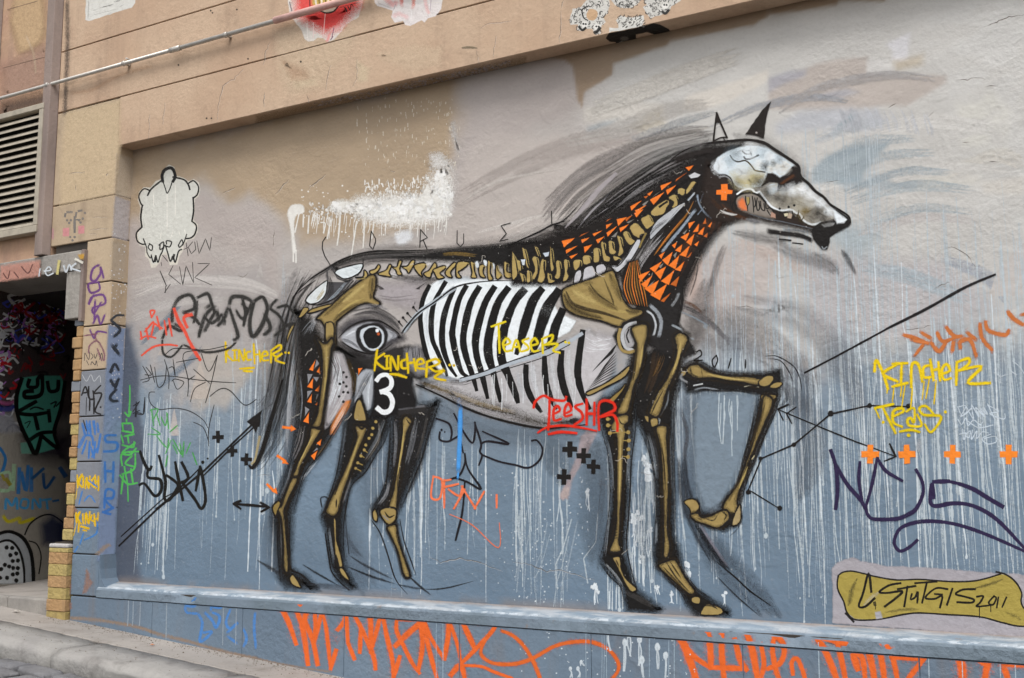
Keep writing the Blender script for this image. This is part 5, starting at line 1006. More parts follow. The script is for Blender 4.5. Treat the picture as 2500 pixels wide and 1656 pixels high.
bone('cannon_bone', 'B4', '715 100 742 115 745 280 772 380 802 522 770 540 738 430 735 520 742 545 730 420 722 250', ew=14); bone('pastern_bone', 'B4', '768 560 800 550 858 640 850 664 790 612', ew=14)
bone('shin_bone', 'B3', '1350 760 1390 710 1442 760 1402 850 1380 950 1350 1150 1320 1350 1302 1568 1280 1600 1220 1568 1270 1400 1310 1150 1352 900', ew=18, extra=[('1390 740 1420 780 1460 790', 16, BK, .8), ('1370 800 1350 1000 1310 1250', 12, '#c5ae6a', .5)])
bone('fetlock_bone', 'B4', '1145 20 1200 -10 1290 0 1300 70 1280 120 1225 150 1165 85', ew=18, extra=[('1190 30 1230 80 1280 60', 16, BK, .9), ('1170 60 1230 110', 10, '#8e8e90', .8)]); bone('hock_bone', 'B4', '1075 40 1100 5 1125 60 1118 120 1085 100', ew=14); bone('cannon_bone', 'B4', '1212 172 1292 150 1312 250 1352 400 1422 600 1402 640 1360 602 1310 400 1240 245', ew=18, extra=[('1370 605 1410 600', 12, BK)])
# ---- skull
P = Paint('skull', 'W', 'H')
P.poly('380 800 470 900 500 960 660 1010 720 1110 800 1150 900 1150 1010 1170 1060 1240 1120 1320 1280 1400 1480 1440 1560 1540 1700 1570 1900 1500 2090 1560 1900 1660 1700 1680 1500 1620 1200 1560 900 1500 600 1560 400 1500 300 1300 340 1000', '#2a1f19', soft=18, a=.96, grain=.25)
hatch(P, '560 1330 700 1440 900 1520', 6, 24, 22, '#5b3416', .5); hatch(P, '420 1250 520 1350 640 1480', 5, 24, 20, '#4f2f17', .5)
P.poly('455 905 450 860 500 770 570 720 640 680 760 640 880 615 1000 625 1110 650 1200 720 1290 760 1360 810 1425 855 1390 890 1350 930 1330 970 1255 1010 1160 950 1100 990 1060 1060 1020 1110 900 1142 800 1142 720 1110 680 1050 660 1000 600 965 520 960', '#dbe6ec', soft=4, grain=.06)
P.poly('680 960 760 920 900 920 1040 940 1090 990 1050 1060 1000 1105 900 1135 800 1135 725 1105 685 1050', '#cdc49e', soft=26, a=.9, grain=.2)
for d, w, c, a in (('480 880 540 790 640 720', 40, '#eef3f5', .8), ('780 660 900 640 1020 650 1100 690', 34, '#e3edf2', .8), ('690 740 760 690 860 650', 22, '#7f8d97', .6), ('960 800 1040 830 1120 880 1200 900', 30, '#f3f5f4', .8), ('1060 850 1120 870 1180 880', 16, '#4f4a40', .7), ('1010 880 1090 920 1180 940', 14, '#8d7d55', .7), ('1230 780 1320 830 1390 860', 44, '#eef1ee', .8), ('1220 930 1260 970 1310 950', 26, '#e6e2d8', .8), ('560 940 640 900 740 880', 30, '#e3eaef', .7), ('720 860 820 870 900 900', 26, '#d9dcd4', .6), ('560 780 580 760', 20, '#6f7b84', .6), ('1160 720 1230 760', 24, '#a8b6be', .6)):
    P.stroke(d, w, c, soft=.85, a=a, tp=(.2, .2), grain=.3)
P.stroke('805 690 840 720 905 720', 20, BK, soft=.3); P.stroke('820 755 845 782 910 775 995 735', 20, BK, soft=.3); P.stroke('655 740 690 790 750 815 830 800 880 830 930 890 960 920 1070 940', 20, '#3b3226', soft=.4)
P.poly('1100 950 1160 950 1255 1010 1350 940 1400 870 1480 880 1500 990 1520 1060 1430 1110 1330 1175 1210 1175 1225 1090 1130 1060 1030 1110 1060 1060', '#1d1511', soft=6); P.stroke('1270 1080 1340 1030 1420 980', 44, '#5a3315', soft=.9, a=.8); P.stroke('1250 1140 1330 1120', 20, '#7d6a35', soft=.8, a=.7)
P.poly('1020 1130 1130 1068 1225 1075 1215 1130 1210 1175 1330 1175 1430 1110 1500 1085 1560 1140 1640 1190 1720 1260 1800 1320 1860 1390 1910 1480 1890 1500 1800 1530 1700 1568 1640 1568 1540 1530 1480 1440 1380 1390 1280 1400 1180 1370 1120 1320 1050 1240 1000 1170', '#b9b4a8', soft=5, grain=.15)
for d, w, c, a in (('1440 1120 1560 1170 1680 1260 1800 1360 1890 1470', 56, '#eef2f3', .95), ('1080 1120 1150 1090 1200 1090', 34, '#cfd8dc', .9), ('1280 1210 1380 1230 1480 1250', 34, '#c9ccca', .7), ('1150 1200 1250 1260 1330 1320', 34, '#57524b', .6), ('1060 1160 1110 1210', 30, '#4b463f', .7), ('1400 1250 1520 1310 1640 1340', 24, '#4e4638', .6), ('1500 1400 1570 1420 1640 1400', 46, '#7f6c30', .8), ('1690 1430 1760 1450 1820 1480', 30, '#3f3a35', .7), ('1330 1340 1440 1360 1500 1400', 22, '#b9b2a2', .7), ('1600 1500 1680 1530 1780 1510', 22, '#cfcfcb', .7)):
    P.stroke(d, w, c, soft=.85, a=a, tp=(.2, .2), grain=.3)
for x, y in ((1358, 1360), (1250, 1380), (1262, 1428), (1425, 1340)): P.dot(x, y, 16, BK)
P.stroke('740 1205 800 1160 870 1140 920 1150 960 1190 1010 1180 1060 1240 1120 1320 1180 1370 1280 1400 1380 1390 1450 1430 1500 1450 1540 1520 1640 1568 1740 1545', 26, '#eff3f4', soft=.35)
P.poly('730 1240 800 1200 900 1190 1000 1220 1060 1290 1110 1370 1190 1440 1200 1500 1080 1480 900 1440 760 1380 720 1300', '#8c8379', soft=8, a=.9); P.poly('750 1290 800 1250 840 1300 860 1400 800 1390 760 1350', '#ea7d45', soft=8, a=.9)
P.stroke('730 1380 710 1290 740 1230 820 1195 920 1190 1010 1230 1080 1300', 26, BK, soft=.35)
for d in ('840 1230 840 1290 860 1340 885 1300 880 1240', '920 1230 930 1300 935 1360 960 1330 950 1250', '980 1250 970 1340 985 1400 1010 1370 1000 1290', '1020 1290 1030 1380 1070 1400 1060 1320', '860 1340 865 1400', '935 1360 937 1420', '1080 1300 1090 1380 1140 1370 1190 1440', '1100 1400 1150 1470 1210 1500', '1290 1430 1310 1480 1360 1470 1350 1430 1300 1425', '1400 1410 1420 1480 1470 1450 1480 1400', '1460 1470 1500 1530 1540 1480', '620 1220 660 1260 660 1330 690 1400', '690 1300 680 1370 700 1410'): P.stroke(d, 15, BK, soft=.35)
P.poly('850 1240 880 1240 885 1300 865 1335', '#a5925a', soft=3); P.poly('1300 1440 1350 1435 1350 1465 1315 1475', '#d9cfae', soft=2); P.poly('1150 1420 1200 1450 1200 1490 1140 1480', '#b8907c', soft=4); P.poly('1360 1430 1400 1450 1390 1500 1340 1490', '#b9a48e', soft=3)
P.stroke('530 1395 600 1430 680 1450 740 1450', 34, '#cfccc8', soft=.7, a=.9, tp=(.2, .2)); P.stroke('850 1500 930 1530 1010 1540', 56, '#6f7074', soft=.8, a=.8, tp=(.3, .3)); P.stroke('520 1000 600 990 670 1040 690 1100', 22, '#9a9a9c', soft=.5, a=.8); P.stroke('500 970 600 975 670 1030 690 1110', 14, BK, soft=.4); P.stroke('880 1440 1080 1500 1300 1540 1560 1600 1700 1640', 16, '#6d7379', soft=.7, a=.6)
P.poly('580 340 680 400 740 440 765 490 740 530 640 580 572 625 570 670 545 740 500 738 420 650 400 570 430 530 500 490 620 480 640 500 700 480 640 400', '#171311', soft=4, t='D2'); P.poly('600 370 680 430 730 462 700 490 640 500 612 430', '#e9eff2', soft=6, t='D2'); P.stroke('500 715 515 735 545 715', 12, '#8d9296', t='D2', soft=.4); P.stroke('440 530 500 490 620 485', 13, BK, t='D2', soft=.4); P.poly('490 510 560 490 620 492 600 520 520 535', '#8d8d8c', soft=4, t='D2', a=.8)
P.stroke('0 570 150 590 300 610 400 650', 50, '#1d1917', t='D2', soft=.6, a=.95); P.stroke('230 680 320 690', 16, '#1b1816', t='D2', soft=.4); P.stroke('105 645 210 655', 16, '#1b1816', t='D2', soft=.4); P.stroke('150 560 270 560 340 580', 26, '#75787c', t='D2', soft=.8, a=.7)
for x, y, r, c, a in ((700, 720, 60, '#5f6b73', .5), (640, 800, 50, '#9fb0ba', .5), (520, 880, 50, '#f4f8fa', .8), (900, 680, 60, '#f2f7f9', .7), (1050, 700, 50, '#aebcc4', .5), (1130, 760, 40, '#f4f7f8', .8), (1000, 850, 40, '#f8faf8', .8), (1080, 870, 38, '#3d3a33', .75), (1150, 900, 30, '#e9e6dc', .8), (1220, 870, 40, '#f3f3ee', .8), (1180, 830, 26, '#6f6a5c', .6), (1300, 880, 50, '#efe9dd', .7), (1250, 790, 34, '#8d9aa2', .5), (870, 1010, 90, '#c8ba85', .6), (1000, 1060, 55, '#5d563f', .65), (800, 950, 60, '#e9ecea', .6), (740, 1080, 40, '#8a7f5c', .5),
        (1110, 1180, 66, '#2d2a26', .75), (1180, 1150, 40, '#cfd9de', .8), (1300, 1190, 50, '#dfe3e2', .7), (1400, 1180, 60, '#f2f5f5', .9), (1520, 1160, 50, '#f7f9f9', .95), (1620, 1230, 52, '#f5f7f7', .95), (1730, 1320, 52, '#f2f5f6', .95), (1830, 1420, 46, '#eef2f3', .95), (1300, 1280, 66, '#5a5246', .65), (1420, 1300, 70, '#8d8675', .6), (1230, 1250, 44, '#3c3832', .65), (1560, 1400, 76, '#7a6528', .7), (1480, 1340, 50, '#b5ad98', .6), (1700, 1440, 64, '#35312c', .75), (1640, 1490, 54, '#6b6252', .6), (1770, 1500, 54, '#45403a', .65), (1600, 1310, 40, '#cfcdc4', .6)):
    P.dot(x, y, r*1.25, c, soft=1.75, a=a, n=14, grain=.2)
for x, y in ((1358, 1360), (1250, 1380), (1262, 1428), (1425, 1340)): P.dot(x, y, 15, BK)
P.stroke('-60 790 80 690 250 620 440 585 700 560 880 552 1050 582 1180 660 1300 740 1420 820 1480 880 1500 990 1600 1080 1680 1170 1780 1240 1860 1330 1960 1390 2080 1470 2100 1550', 40, '#1c1613', soft=.4, tp=(.3, .6)); P.stroke('0 800 150 740 300 700 450 680', 90, '#231c19', soft=.7, a=.9); hatch(P, '0 690 200 620 400 590', 5, 20, 12, '#8f8a89', .5)
part('skull', P, 'white dog-like skull with black muzzle')
P = Paint('ear', 'W', 'H'); P.stroke('450 580 470 400 490 230', 22, '#221a16', soft=.3, sm=False); P.stroke('490 225 540 350 615 522', 24, '#221a16', soft=.3, sm=False); P.stroke('612 520 540 525 465 560', 18, '#221a16', soft=.3); P.poly('466 360 490 215 540 350 500 342', '#221a16', soft=2); P.stroke('575 530 605 590', 12, '#221a16', soft=.4); part('ear', P, 'hollow triangular ear')
P = Paint('ear', 'W', 'H'); P.poly('1147 82 1040 190 832 490 950 492 1062 532 1075 380 1105 230', '#201914', soft=2.5, jag=.9); P.dot(970, 465, 12, '#b3aaa4'); part('ear', P, 'solid black triangular ear')
P = Paint('cheek_cross', 'W', 'H'); P.poly('545 1085 620 1080 625 1150 682 1160 676 1202 615 1205 610 1277 545 1277 545 1210 485 1206 490 1155 545 1150', OR, soft=1.5); part('cheek_cross', P, 'orange plus mark on the cheek')
P = Paint('breath', 'W', 'D2'); hatch(P, '60 680 250 780 450 850 620 920', 14, 40, 120, '#6d696c', .35, soft=.95); hatch(P, '400 780 540 850 640 950', 9, 26, 90, '#2c2a2b', .4, soft=.95); hatch(P, '690 740 750 830 820 970', 6, 14, 50, '#2f2d30', .45, soft=.9); hatch(P, '-300 590 -60 640 160 670', 10, 34, 80, '#4b4848', .4, soft=.95); hatch(P, '-400 700 -480 900 -520 1100', 6, 20, 40, '#5d5a5c', .4, soft=.9); part('breath', P)
# ---- number 3
P = Paint('number_mark', 'W', 'B3'); P.poly('1090 300 1300 290 1310 700 1050 725 1090 560', '#141111', soft=8); P.poly('1300 330 1450 350 1430 480 1482 560 1470 630 1310 642', '#181515', soft=7); P.stroke('1118 380 1150 342 1210 332 1252 380 1240 450 1160 488', 40, '#f0f3f4', soft=.2); P.stroke('1165 488 1230 510 1262 580 1240 655 1180 678 1125 640', 42, '#f0f3f4', soft=.2)
part('number_mark', P, 'white figure 3 on a black panel')
# ---- painted shadow strokes under the hooves
P = Paint('hoof_shadow', 'W', 'B4')
for d, w, c, a in (('420 510 600 620 780 720', 22, BK, .7), ('830 530 1050 620 1300 700', 26, '#232327', .7), ('860 430 1000 520 1280 660', 30, '#35363b', .6), ('1560 745 1680 745 1820 722 2030 665', 20, '#1f1f22', .85), ('0 470 150 560 260 640', 40, '#35363a', .6), ('1300 700 1450 730 1560 745', 24, '#2f3035', .6)): P.stroke(d, w, c, soft=.75, a=a, tp=(.1, .1), grain=.4)
hatch(P, '450 700 700 720 900 750', 5, 30, 30, '#4a4e55', .4, soft=.8); hatch(P, '830 200 870 320 960 430', 6, 30, 30, '#4a5058', .4, soft=.8)
part('hoof_shadow', P)

# ---- chips and crazing that let older white coats show through the black
P = Paint('paint_chips', 'W', 'O')
zones_ = ['1290 530 1640 340 1700 340 1690 500 1600 640 1540 730 1440 640 1300 620', '860 590 1290 540 1290 640 860 610', '680 780 760 780 860 900 700 1080 640 1160', '790 960 920 900 880 1080 760 1180', '880 900 1010 900 940 1120 890 1200', '1390 800 1600 740 1600 960 1480 1000 1400 1000', '1390 980 1470 980 1450 1350 1400 1320', '1490 1000 1580 1000 1570 1320 1520 1300', '1000 660 1290 660 1280 820 1060 870', '1620 400 1700 420 1900 530 1880 560 1700 520']
for z_ in zones_:
    q_ = pts(z_, 'O'); xs_ = [a for a, b in q_]; ys_ = [b for a, b in q_]; n_ = 0; A_ = abs(area(q_)); goal = int(A_/1100)+5
    for t_ in range(4000):
        if n_ >= goal: break
        x, y = rnd(min(xs_), max(xs_)), rnd(min(ys_), max(ys_))
        if not inpoly(q_, x, y): continue
        n_ += 1
        if n_ % 14 == 0:
            r = [(x, y)]
            for k in range(random.randint(4, 9)): r.append((r[-1][0]+rnd(-2, 7), r[-1][1]+rnd(-7, 6)))
            P.stroke(r, rnd(.9, 1.5), '#cfc8bd', soft=.3, a=.8, sm=False)
        else: P.dot(x, y, rnd(.5, 1.15), ('#cfcac2', '#e6e3dd', '#a9a29a')[n_ % 3], t='R', n=5, a=rnd(.6, 1))
tag(part('paint_chips', P), kind='stuff')
# ================================================================== marks, arrows, tags and stickers over the mural wall
def T(name, t, label, cat, strokes, c, w, plane='W', soft=.3, group=None, cut=False, polys=(), a=1.0, sm=True, grain=.12, tp=(.8, .8)):
    if '||' in strokes:                       # separate letters are parts of the word
        v = strokes.replace('||', '|').split('|')[0].split(); v = [x for x in v if x[0] not in '@#']
        E_ = empty(name, hit(pts(f'{v[0]} {v[1]}', t)[0], plane), label, cat)
        for g in strokes.split('||'):
            P = Paint('letter', plane, t)
            for s in g.split('|'): P.stroke(s, w, c, soft=soft, a=a, sm=sm, grain=grain, tp=tp)
            P.done(E_)
        return E_
    P = Paint(name, plane, t)
    for q in polys: P.poly(q[0], q[1] if len(q) > 1 else c, soft=2)
    for s in strokes.split('|'):
        s = s.strip(); ww, cc = w, c
        while s and s[0] in '@#':
            h, s = s.split(' ', 1)
            if h[0] == '@': ww = float(h[1:])
            else: cc = h
        v = s.split()
        if len(v) == 2: P.dot(float(v[0]), float(v[1]), ww*.55, cc, soft=.3)
        else:
            if name == 'spray_tag': P.stroke(s, ww*2.0, cc, soft=.98, a=.30*a, sm=sm, grain=.5, tp=tp)
            P.stroke(s, ww, cc, soft=max(soft, .42) if name == 'spray_tag' else soft, a=a, sm=sm, grain=max(grain, .22), tp=tp)
    return P.done(None, label, cat, group, cut=cut)
G = 'graffiti'
# letters of the word along the back, the date over the raised leg
T('letter_row', 'B2', 'thin black letters spelling CRUEL spaced along the back of the horse', 'lettering', '645 625 615 670 612 730 635 800 690 890||1065 570 1105 640 1105 670 1080 740 1050 705 1065 570||1520 555 1515 720|1520 555 1585 630 1520 665|1545 650 1580 735||1860 565 1858 680 1890 715 1920 680 1920 595||2350 495 2265 520 2315 595 2250 665 2330 645||2732 385 2735 510 2850 480', BK, 10, sm=False)
T('date_mark', 'C3', 'small black figures 2011 painted above the raised fore leg', 'lettering', '1705 120 1740 105 1750 150 1680 200 1760 195||1890 150 1850 200 1870 260 1900 200 1890 150||2025 180 2000 270||2160 190 2158 270', BK, 13)
# long black lines and arrows
T('long_line', 'O', 'long black sprayed line rising from the raised knee to the pale patch', 'line mark', '@5 1860 862 1950 815 2060 755|@7 2050 760 2140 715 2230 665 2300 635', '#1e1a1b', 6)
T('double_arrow', 'D3', 'thin black double-headed arrow crossing right of the raised leg', 'arrow', '@13 90 650 400 780 800 945 1180 1085|@20 90 650 190 605|95 655 140 750|170 690 260 630|170 690 220 780|@22 1180 1085 1125 970|1185 1085 1075 1130', BK, 14, sm=False)
T('dotted_constellation', 'O', 'black line joining round dots like a constellation behind the raised leg', 'line mark', '@3 1800 1175 1735 1135 1728 1140|1728 1137 1760 1060 1835 1028 1920 957 2010 938 2100 940|@11 1802 1175|@11 1730 1138|@9 1758 1060|@10 1835 1028|@13 1920 956|@11 2010 938|@11 2100 939', BK, 4, sm=False)
T('slanted_arrow', 'O', 'long black arrow slanting up to the tail from the ledge corner', 'arrow', '@5 275 1262 360 1180 470 1090 600 965|@3 280 1240 330 1195 380 1150 420 1130|@4 470 1100 540 1030 590 985|@8 600 965 575 975|600 965 598 985', BK, 6, sm=False, )
P = Paint('arrow_head', 'W', 'O'); P.poly('606 948 570 975 582 985 592 1002', BK, soft=2); P.done(None, 'solid black arrow head pointing at the tail', 'arrow')
T('short_arrow', 'O', 'short black double arrow pointing at the near hind hock', 'arrow', '@6 540 1165 580 1168 620 1172|@7 540 1165 556 1158|540 1165 556 1176|620 1172 602 1162|622 1173 604 1183', BK, 6, sm=False)
def plus(name, t, x, y, r, c, label, group, k=.33, tilt=0):
    q = [(k, 1), (k, k), (1, k), (1, -k), (k, -k), (k, -1), (-k, -1), (-k, -k), (-1, -k), (-1, k), (-k, k), (-k, 1)]
    tilt = rnd(-.05, .05); r *= rnd(.93, 1.05)
    P = Paint(name, 'W', t); P.poly(' '.join(f'{x+r*(a+tilt*b)*.92} {y+r*(b-tilt*a)}' for a, b in q), c, soft=2.4, jag=.9, grain=.3); P.done(None, label, 'plus mark', group)
for t, x, y, r, l in (('A3', 2015, 908, 56, 'black plus mark, uppermost of the three left of the tail tip'), ('A3', 2147, 1036, 56, 'black plus mark, middle one of the three left of the tail tip'), ('A3', 2278, 1113, 56, 'black plus mark touching the tip of the tail'),
        ('C3', 535, 1020, 72, 'black plus mark nearest the red tag under the belly'), ('C3', 663, 1080, 72, 'black plus mark between two others left of the front shin'), ('C3', 752, 1180, 70, 'black plus mark nearest the front shin'), ('C3', 480, 1275, 70, 'black plus mark lowest under the belly')): plus('black_plus', t, x, y, r, BK, l, 'black plus marks')
for x, l in ((945, 'orange plus mark at the tail of the double arrow head, leftmost of four'), (1285, 'orange plus mark just right of the arrow tip'), (1705, 'orange plus mark below the white scribbled tag'), (2225, 'orange plus mark nearest the right edge')): plus('orange_plus', 'D3', x, 1066, 88, '#fb8b2c', l, 'orange plus marks in a row')
for t, d, h, l in (('B3', '250 815 330 825', '320 795 372 833 320 855', 'small orange arrow pointing at the near thigh'), ('B3', '200 1080 270 1130', '255 1105 302 1158 240 1150', 'small orange arrow pointing at the near shin'), ('B3', '105 1345 160 1400', '185 1370 198 1435 145 1410', 'small orange arrow pointing at the near hock')):
    P = Paint('orange_arrow', 'W', t); P.stroke(d, 24, OR, soft=.25); P.poly(h, OR, soft=1.5); P.done(None, l, 'arrow', 'orange arrows at the hind leg')
# signature bone
P = Paint('signature_bone', 'W', 'D4')
P.poly('640 500 780 450 860 490 1100 530 1380 540 1600 555 2000 590 2500 620 2500 1200 1900 1160 1400 1120 900 1085 600 1060 600 700 590 560', '#a8a3a8', soft=4, jag=1.5, grain=.1)
P.poly('650 620 690 590 770 578 880 600 1000 630 1190 660 1400 655 1680 675 1880 672 2000 650 2150 605 2240 620 2310 700 2345 780 2340 860 2367 920 2450 1000 2450 1090 2300 1085 2150 1050 1950 1000 1650 980 1400 965 1250 980 1080 1020 950 1030 800 1020 730 960 700 860 650 760 640 690', '#a9974a', soft=3, grain=.1)
for d, w, c, a in (('830 640 780 740 760 840 740 900', 60, '#3f3a24', .6), ('1080 960 1250 935 1400 930', 40, '#3f3a24', .5), ('1900 740 2050 700 2180 650', 40, '#3f3a24', .6), ('880 900 960 820 1060 760', 50, '#b5ad9a', .5), ('2200 960 2300 1000 2340 1030', 40, '#4c4528', .4)): P.stroke(d, w, c, soft=.9, a=a, tp=(.2, .2), grain=.4)
P.stroke('650 620 690 590 770 578 880 600 1000 630 1190 660 1400 655 1680 675 1880 672 2000 650 2150 605', 16, BK, soft=.35); P.stroke('2110 585 2200 610 2290 680 2345 780 2340 860 2367 920 2450 1000', 17, BK, soft=.35); P.stroke('650 620 640 690 650 760 700 860 730 960 800 1025 950 1030 1080 1015 1250 980 1400 965 1650 980 1950 1000 2150 1050 2300 1085 2450 1090', 17, BK, soft=.35); P.stroke('720 970 790 1045', 24, BK, soft=.4); P.poly('990 960 1040 950 1060 1010 1000 1020', '#a8a6ac', soft=5)
for s, w in (('955 770 930 600 880 780 840 900 900 905 985 830', 23), ('985 870 990 890', 26), ('1225 690 1120 710 1030 770 1100 780 1240 765 1180 830 1080 905', 22), ('1200 745 1365 715', 20), ('1290 720 1260 905', 20), ('1330 790 1320 840 1360 820 1385 770 1380 870', 19), ('1360 690 1560 675', 19), ('1470 680 1425 870', 20), ('1660 745 1560 735 1480 790 1460 830 1540 835 1610 810 1590 915', 20), ('1540 790 1610 795', 18), ('1705 740 1655 890', 20), ('1915 745 1800 750 1735 790 1800 810 1900 840 1880 870 1750 865', 21), ('1930 815 1990 810 1960 870 1930 905 2050 895', 18), ('2090 810 2040 870 2080 890 2110 830 2090 810', 17), ('2130 820 2115 915', 16), ('2205 820 2165 910', 16), ('1955 900 1955 1010', 9), ('2060 890 2060 955', 8), ('995 890 993 930', 8)): P.stroke(s, w, '#171310', soft=.3)
P.done(None, 'gold bone cartouche signed C. STURGIS 2011 on a lilac patch', 'signature')
# ---- tags over the horse
T('spray_tag', 'B3', 'yellow KINCHER tag across the flank above the number three', G, '1120 100 1095 290|1185 135 1108 200 1188 275|1192 160 1232 155|1212 158 1210 270|1190 275 1236 270|1245 292 1250 165 1308 285 1316 160|1388 188 1345 210 1350 265 1392 270|1395 135 1408 312|1405 225 1465 215|1460 185 1477 292|1500 237 1552 220 1530 183 1490 205 1490 265 1555 275|1575 350 1580 210|1578 213 1662 185 1692 225 1590 265|1600 260 1660 300 1740 290 1650 355 1752 382|1240 325 1310 330 1390 355|@24 1790 240|@24 1830 245', YE, 26)
T('spray_tag', 'C3', 'yellow TEASER tag across the upper ribs', G, '-190 -115 -120 -140 -60 -160|-125 -140 -115 128|-75 60 -18 35 -45 -6 -82 40 -60 110 -8 106|0 112 40 8 77 116|15 75 66 70|152 -6 98 20 142 60 150 95 93 116|180 60 237 40 210 -6 173 35 190 110 247 106|285 132 280 0|278 0 372 -36 360 20 295 55|300 55 422 45 380 105 442 126|@24 495 30|@24 525 35', '#e6cf1c', 24)
T('spray_tag', 'A3', 'yellow KINCHER tag left of the tail on grey paint', G, '2085 30 2090 215|2137 68 2092 130 2142 192|2150 105 2190 100|2170 102 2172 195|2150 200 2195 195|2210 205 2212 100 2255 200 2260 95|2316 115 2280 130 2285 190 2322 190|2345 45 2355 228|2350 145 2400 140|2398 108 2408 208|2430 160 2476 145 2455 113 2425 140 2430 195 2482 195|2505 218 2505 110|2503 110 2586 55 2593 95 2515 140|2520 140 2560 165 2612 130 2545 190 2628 224|2220 275 2350 265|2250 295 2330 300|@20 2640 125|@20 2670 128', YE, 23)
T('spray_tag', 'C3', 'red TEESHR tag with double underline over the belly', G, '200 635 215 580 290 525 370 560 480 570 500 535|345 550 345 700 335 840|395 690 442 660 420 618 385 660 390 750 452 740|490 690 547 655 520 598 490 640 490 712 552 700|652 598 583 625 642 680 650 740 578 792|690 560 690 792|690 690 770 690|762 588 760 792|805 840 800 620 850 570 932 590 952 650 880 690 810 720|830 720 930 700 970 760 975 850|@24 240 865 330 815 480 800 640 820 780 850|340 880 450 860 595 870', '#dd2c16', 29)
T('marker_tag', 'B3', 'thin black DME marker tag between the hind legs and the belly', G, '1665 735 1780 780 1810 860 1800 930|1700 860 1700 930 1780 945 1880 890|1830 690 1920 860 2000 960 2025 860 2025 770|1870 850 1915 1050|2020 770 2080 960 2070 1040 2090 1080 2060 1165|2095 855 2340 970 2150 945 2080 970|2090 1070 2240 1130 2400 1165 2520 1190 2620 1120 2650 1020 2600 940 2550 940|@14 1745 860|1715 840', '#1f1a20', 20)
T('marker_tag', 'B3', 'thin black arrow-like marker tag pointing up below the DME tag', G, '1800 1295 1880 1260 1930 1150 1930 1060|1930 1060 1960 1200 2080 1385 1950 1320 1840 1285 1800 1300|1930 1320 1920 1480 1900 1640 1860 1800 1845 1860', '#1c181c', 20)
T('blue_stripe', 'B3', 'short bright blue spray stripe hanging from the belly', 'paint stripe', '@60 1875 560 1885 640|@46 1890 640 1885 900 1870 1220|@22 1870 1220 1865 1300', '#4d9be3', 50, soft=.5)
T('chalk_tag', 'B3', 'rough orange OFX chalk tag on blue-grey paint behind the hind legs', G, '1640 1270 1720 1310 1700 1470 1620 1460 1640 1270|1740 1300 1740 1560|1740 1310 1800 1300|1740 1370 1870 1340|1780 1390 1880 1450 1910 1360|1930 1390 1830 1568|1900 1360 2030 1568|2110 1410 2020 1568|2225 1440 2225 1560|@9 1790 1620 2000 1720 2240 1930 2250 1700', '#f07a4f', 22, grain=.9)
T('brush_tag', 'A3', 'bold black BLK tag low on the wall left of the tail', G, '1295 1040 1340 1160 1380 1210 1400 1180|1370 1200 1370 1280 1480 1300 1490 1400 1430 1450 1340 1340 1290 1350|1470 1080 1510 1230 1530 1330 1520 1470 1560 1490 1620 1410 1640 1340 1540 1260|1620 1140 1650 1300 1690 1490|1680 1140 1740 1280 1670 1330|1680 1320 1800 1480 1860 1568 1900 1480 1870 1260 1850 1180|1850 1180 1810 1400|@18 1920 1105|1875 1140|@14 1440 1568 1530 1500 1660 1380 1850 1190', '#17140f', 30)
T('spray_tag', 'A2', 'large fuzzy grey-black five letter spray tag on the left of the mural', G, '@48 1590 1420 1600 1300 1650 1200 1750 1160 1800 1220 1790 1290 1700 1320|1690 1320 1790 1370 1850 1440|@44 1500 1568 1560 1450 1660 1490 1690 1470 1610 1430|@46 1820 1190 1920 1150 1960 1250 1990 1340|1990 1260 1900 1350 1850 1500 1840 1550|@40 1880 1350 1960 1420 2060 1330|2000 1290 2030 1420|@50 2120 1250 2150 1180 2250 1180 2330 1220|2120 1280 2160 1400 2200 1540 2160 1580|@38 2180 1300 2240 1380 2290 1300 2230 1240|@50 2350 1220 2430 1180 2470 1300 2400 1480 2330 1540 2310 1400 2350 1220|@36 2560 1200 2500 1280 2580 1350 2620 1450 2540 1540|@30 1500 1568 1510 1700 1590 1730 1690 1620|@40 1820 1210 1810 1330 1790 1420|1960 1240 1900 1290|@44 2000 1300 1940 1400 1890 1500|2060 1330 2080 1440|2110 1270 2070 1380 2010 1450|@40 2240 1190 2270 1330 2250 1450|2330 1220 2300 1330|2440 1330 2500 1460 2440 1530|@34 2560 1280 2650 1260 2720 1330|@30 1690 1620 1900 1690 2100 1660 2180 1600|2620 1450 2740 1420', '#34322f', 46, soft=.6, a=.85, grain=.5)
T('spray_tag', 'A2', 'small salmon red scratchy tag under the big grey tag', G, '@20 1300 1500 1310 1568|1350 1470 1370 1568|1340 1500 1420 1410 1400 1530|1400 1360 1390 1310 1430 1310 1400 1370|1450 1360 1480 1480|1420 1420 1500 1470|1520 1400 1540 1530|1560 1380 1590 1540|@34 1610 1290 1650 1400 1700 1480 1740 1568|@34 1720 1350 1780 1340 1700 1370 1730 1460|@18 1300 1568 1360 1540 1440 1560|@20 1310 1720 1420 1640 1540 1620 1640 1630|@34 1740 1568 1800 1680 1850 1760', '#e8553f', 20, soft=.4, grain=.4)
T('scratch_tag', 'A2', 'thin black HOW LUNZ pencil scrawl below the bear sticker', G, '@8 1715 640 1740 800|1700 740 1740 720|1780 670 1740 720 1770 780 1810 740 1800 670|1820 660 1840 780 1880 690 1900 640 1940 750 1955 630|@10 1480 940 1540 1080|1520 1140 1575 1060|1530 1080 1530 1140|1600 890 1560 970 1670 1060|1660 900 1690 1070 1720 890 1790 1050 1780 860|1830 870 1940 870 1800 1000 1960 1070|1490 860 1495 890|1500 790 1550 850|1650 800 1640 840', '#3c3835', 8, sm=False)
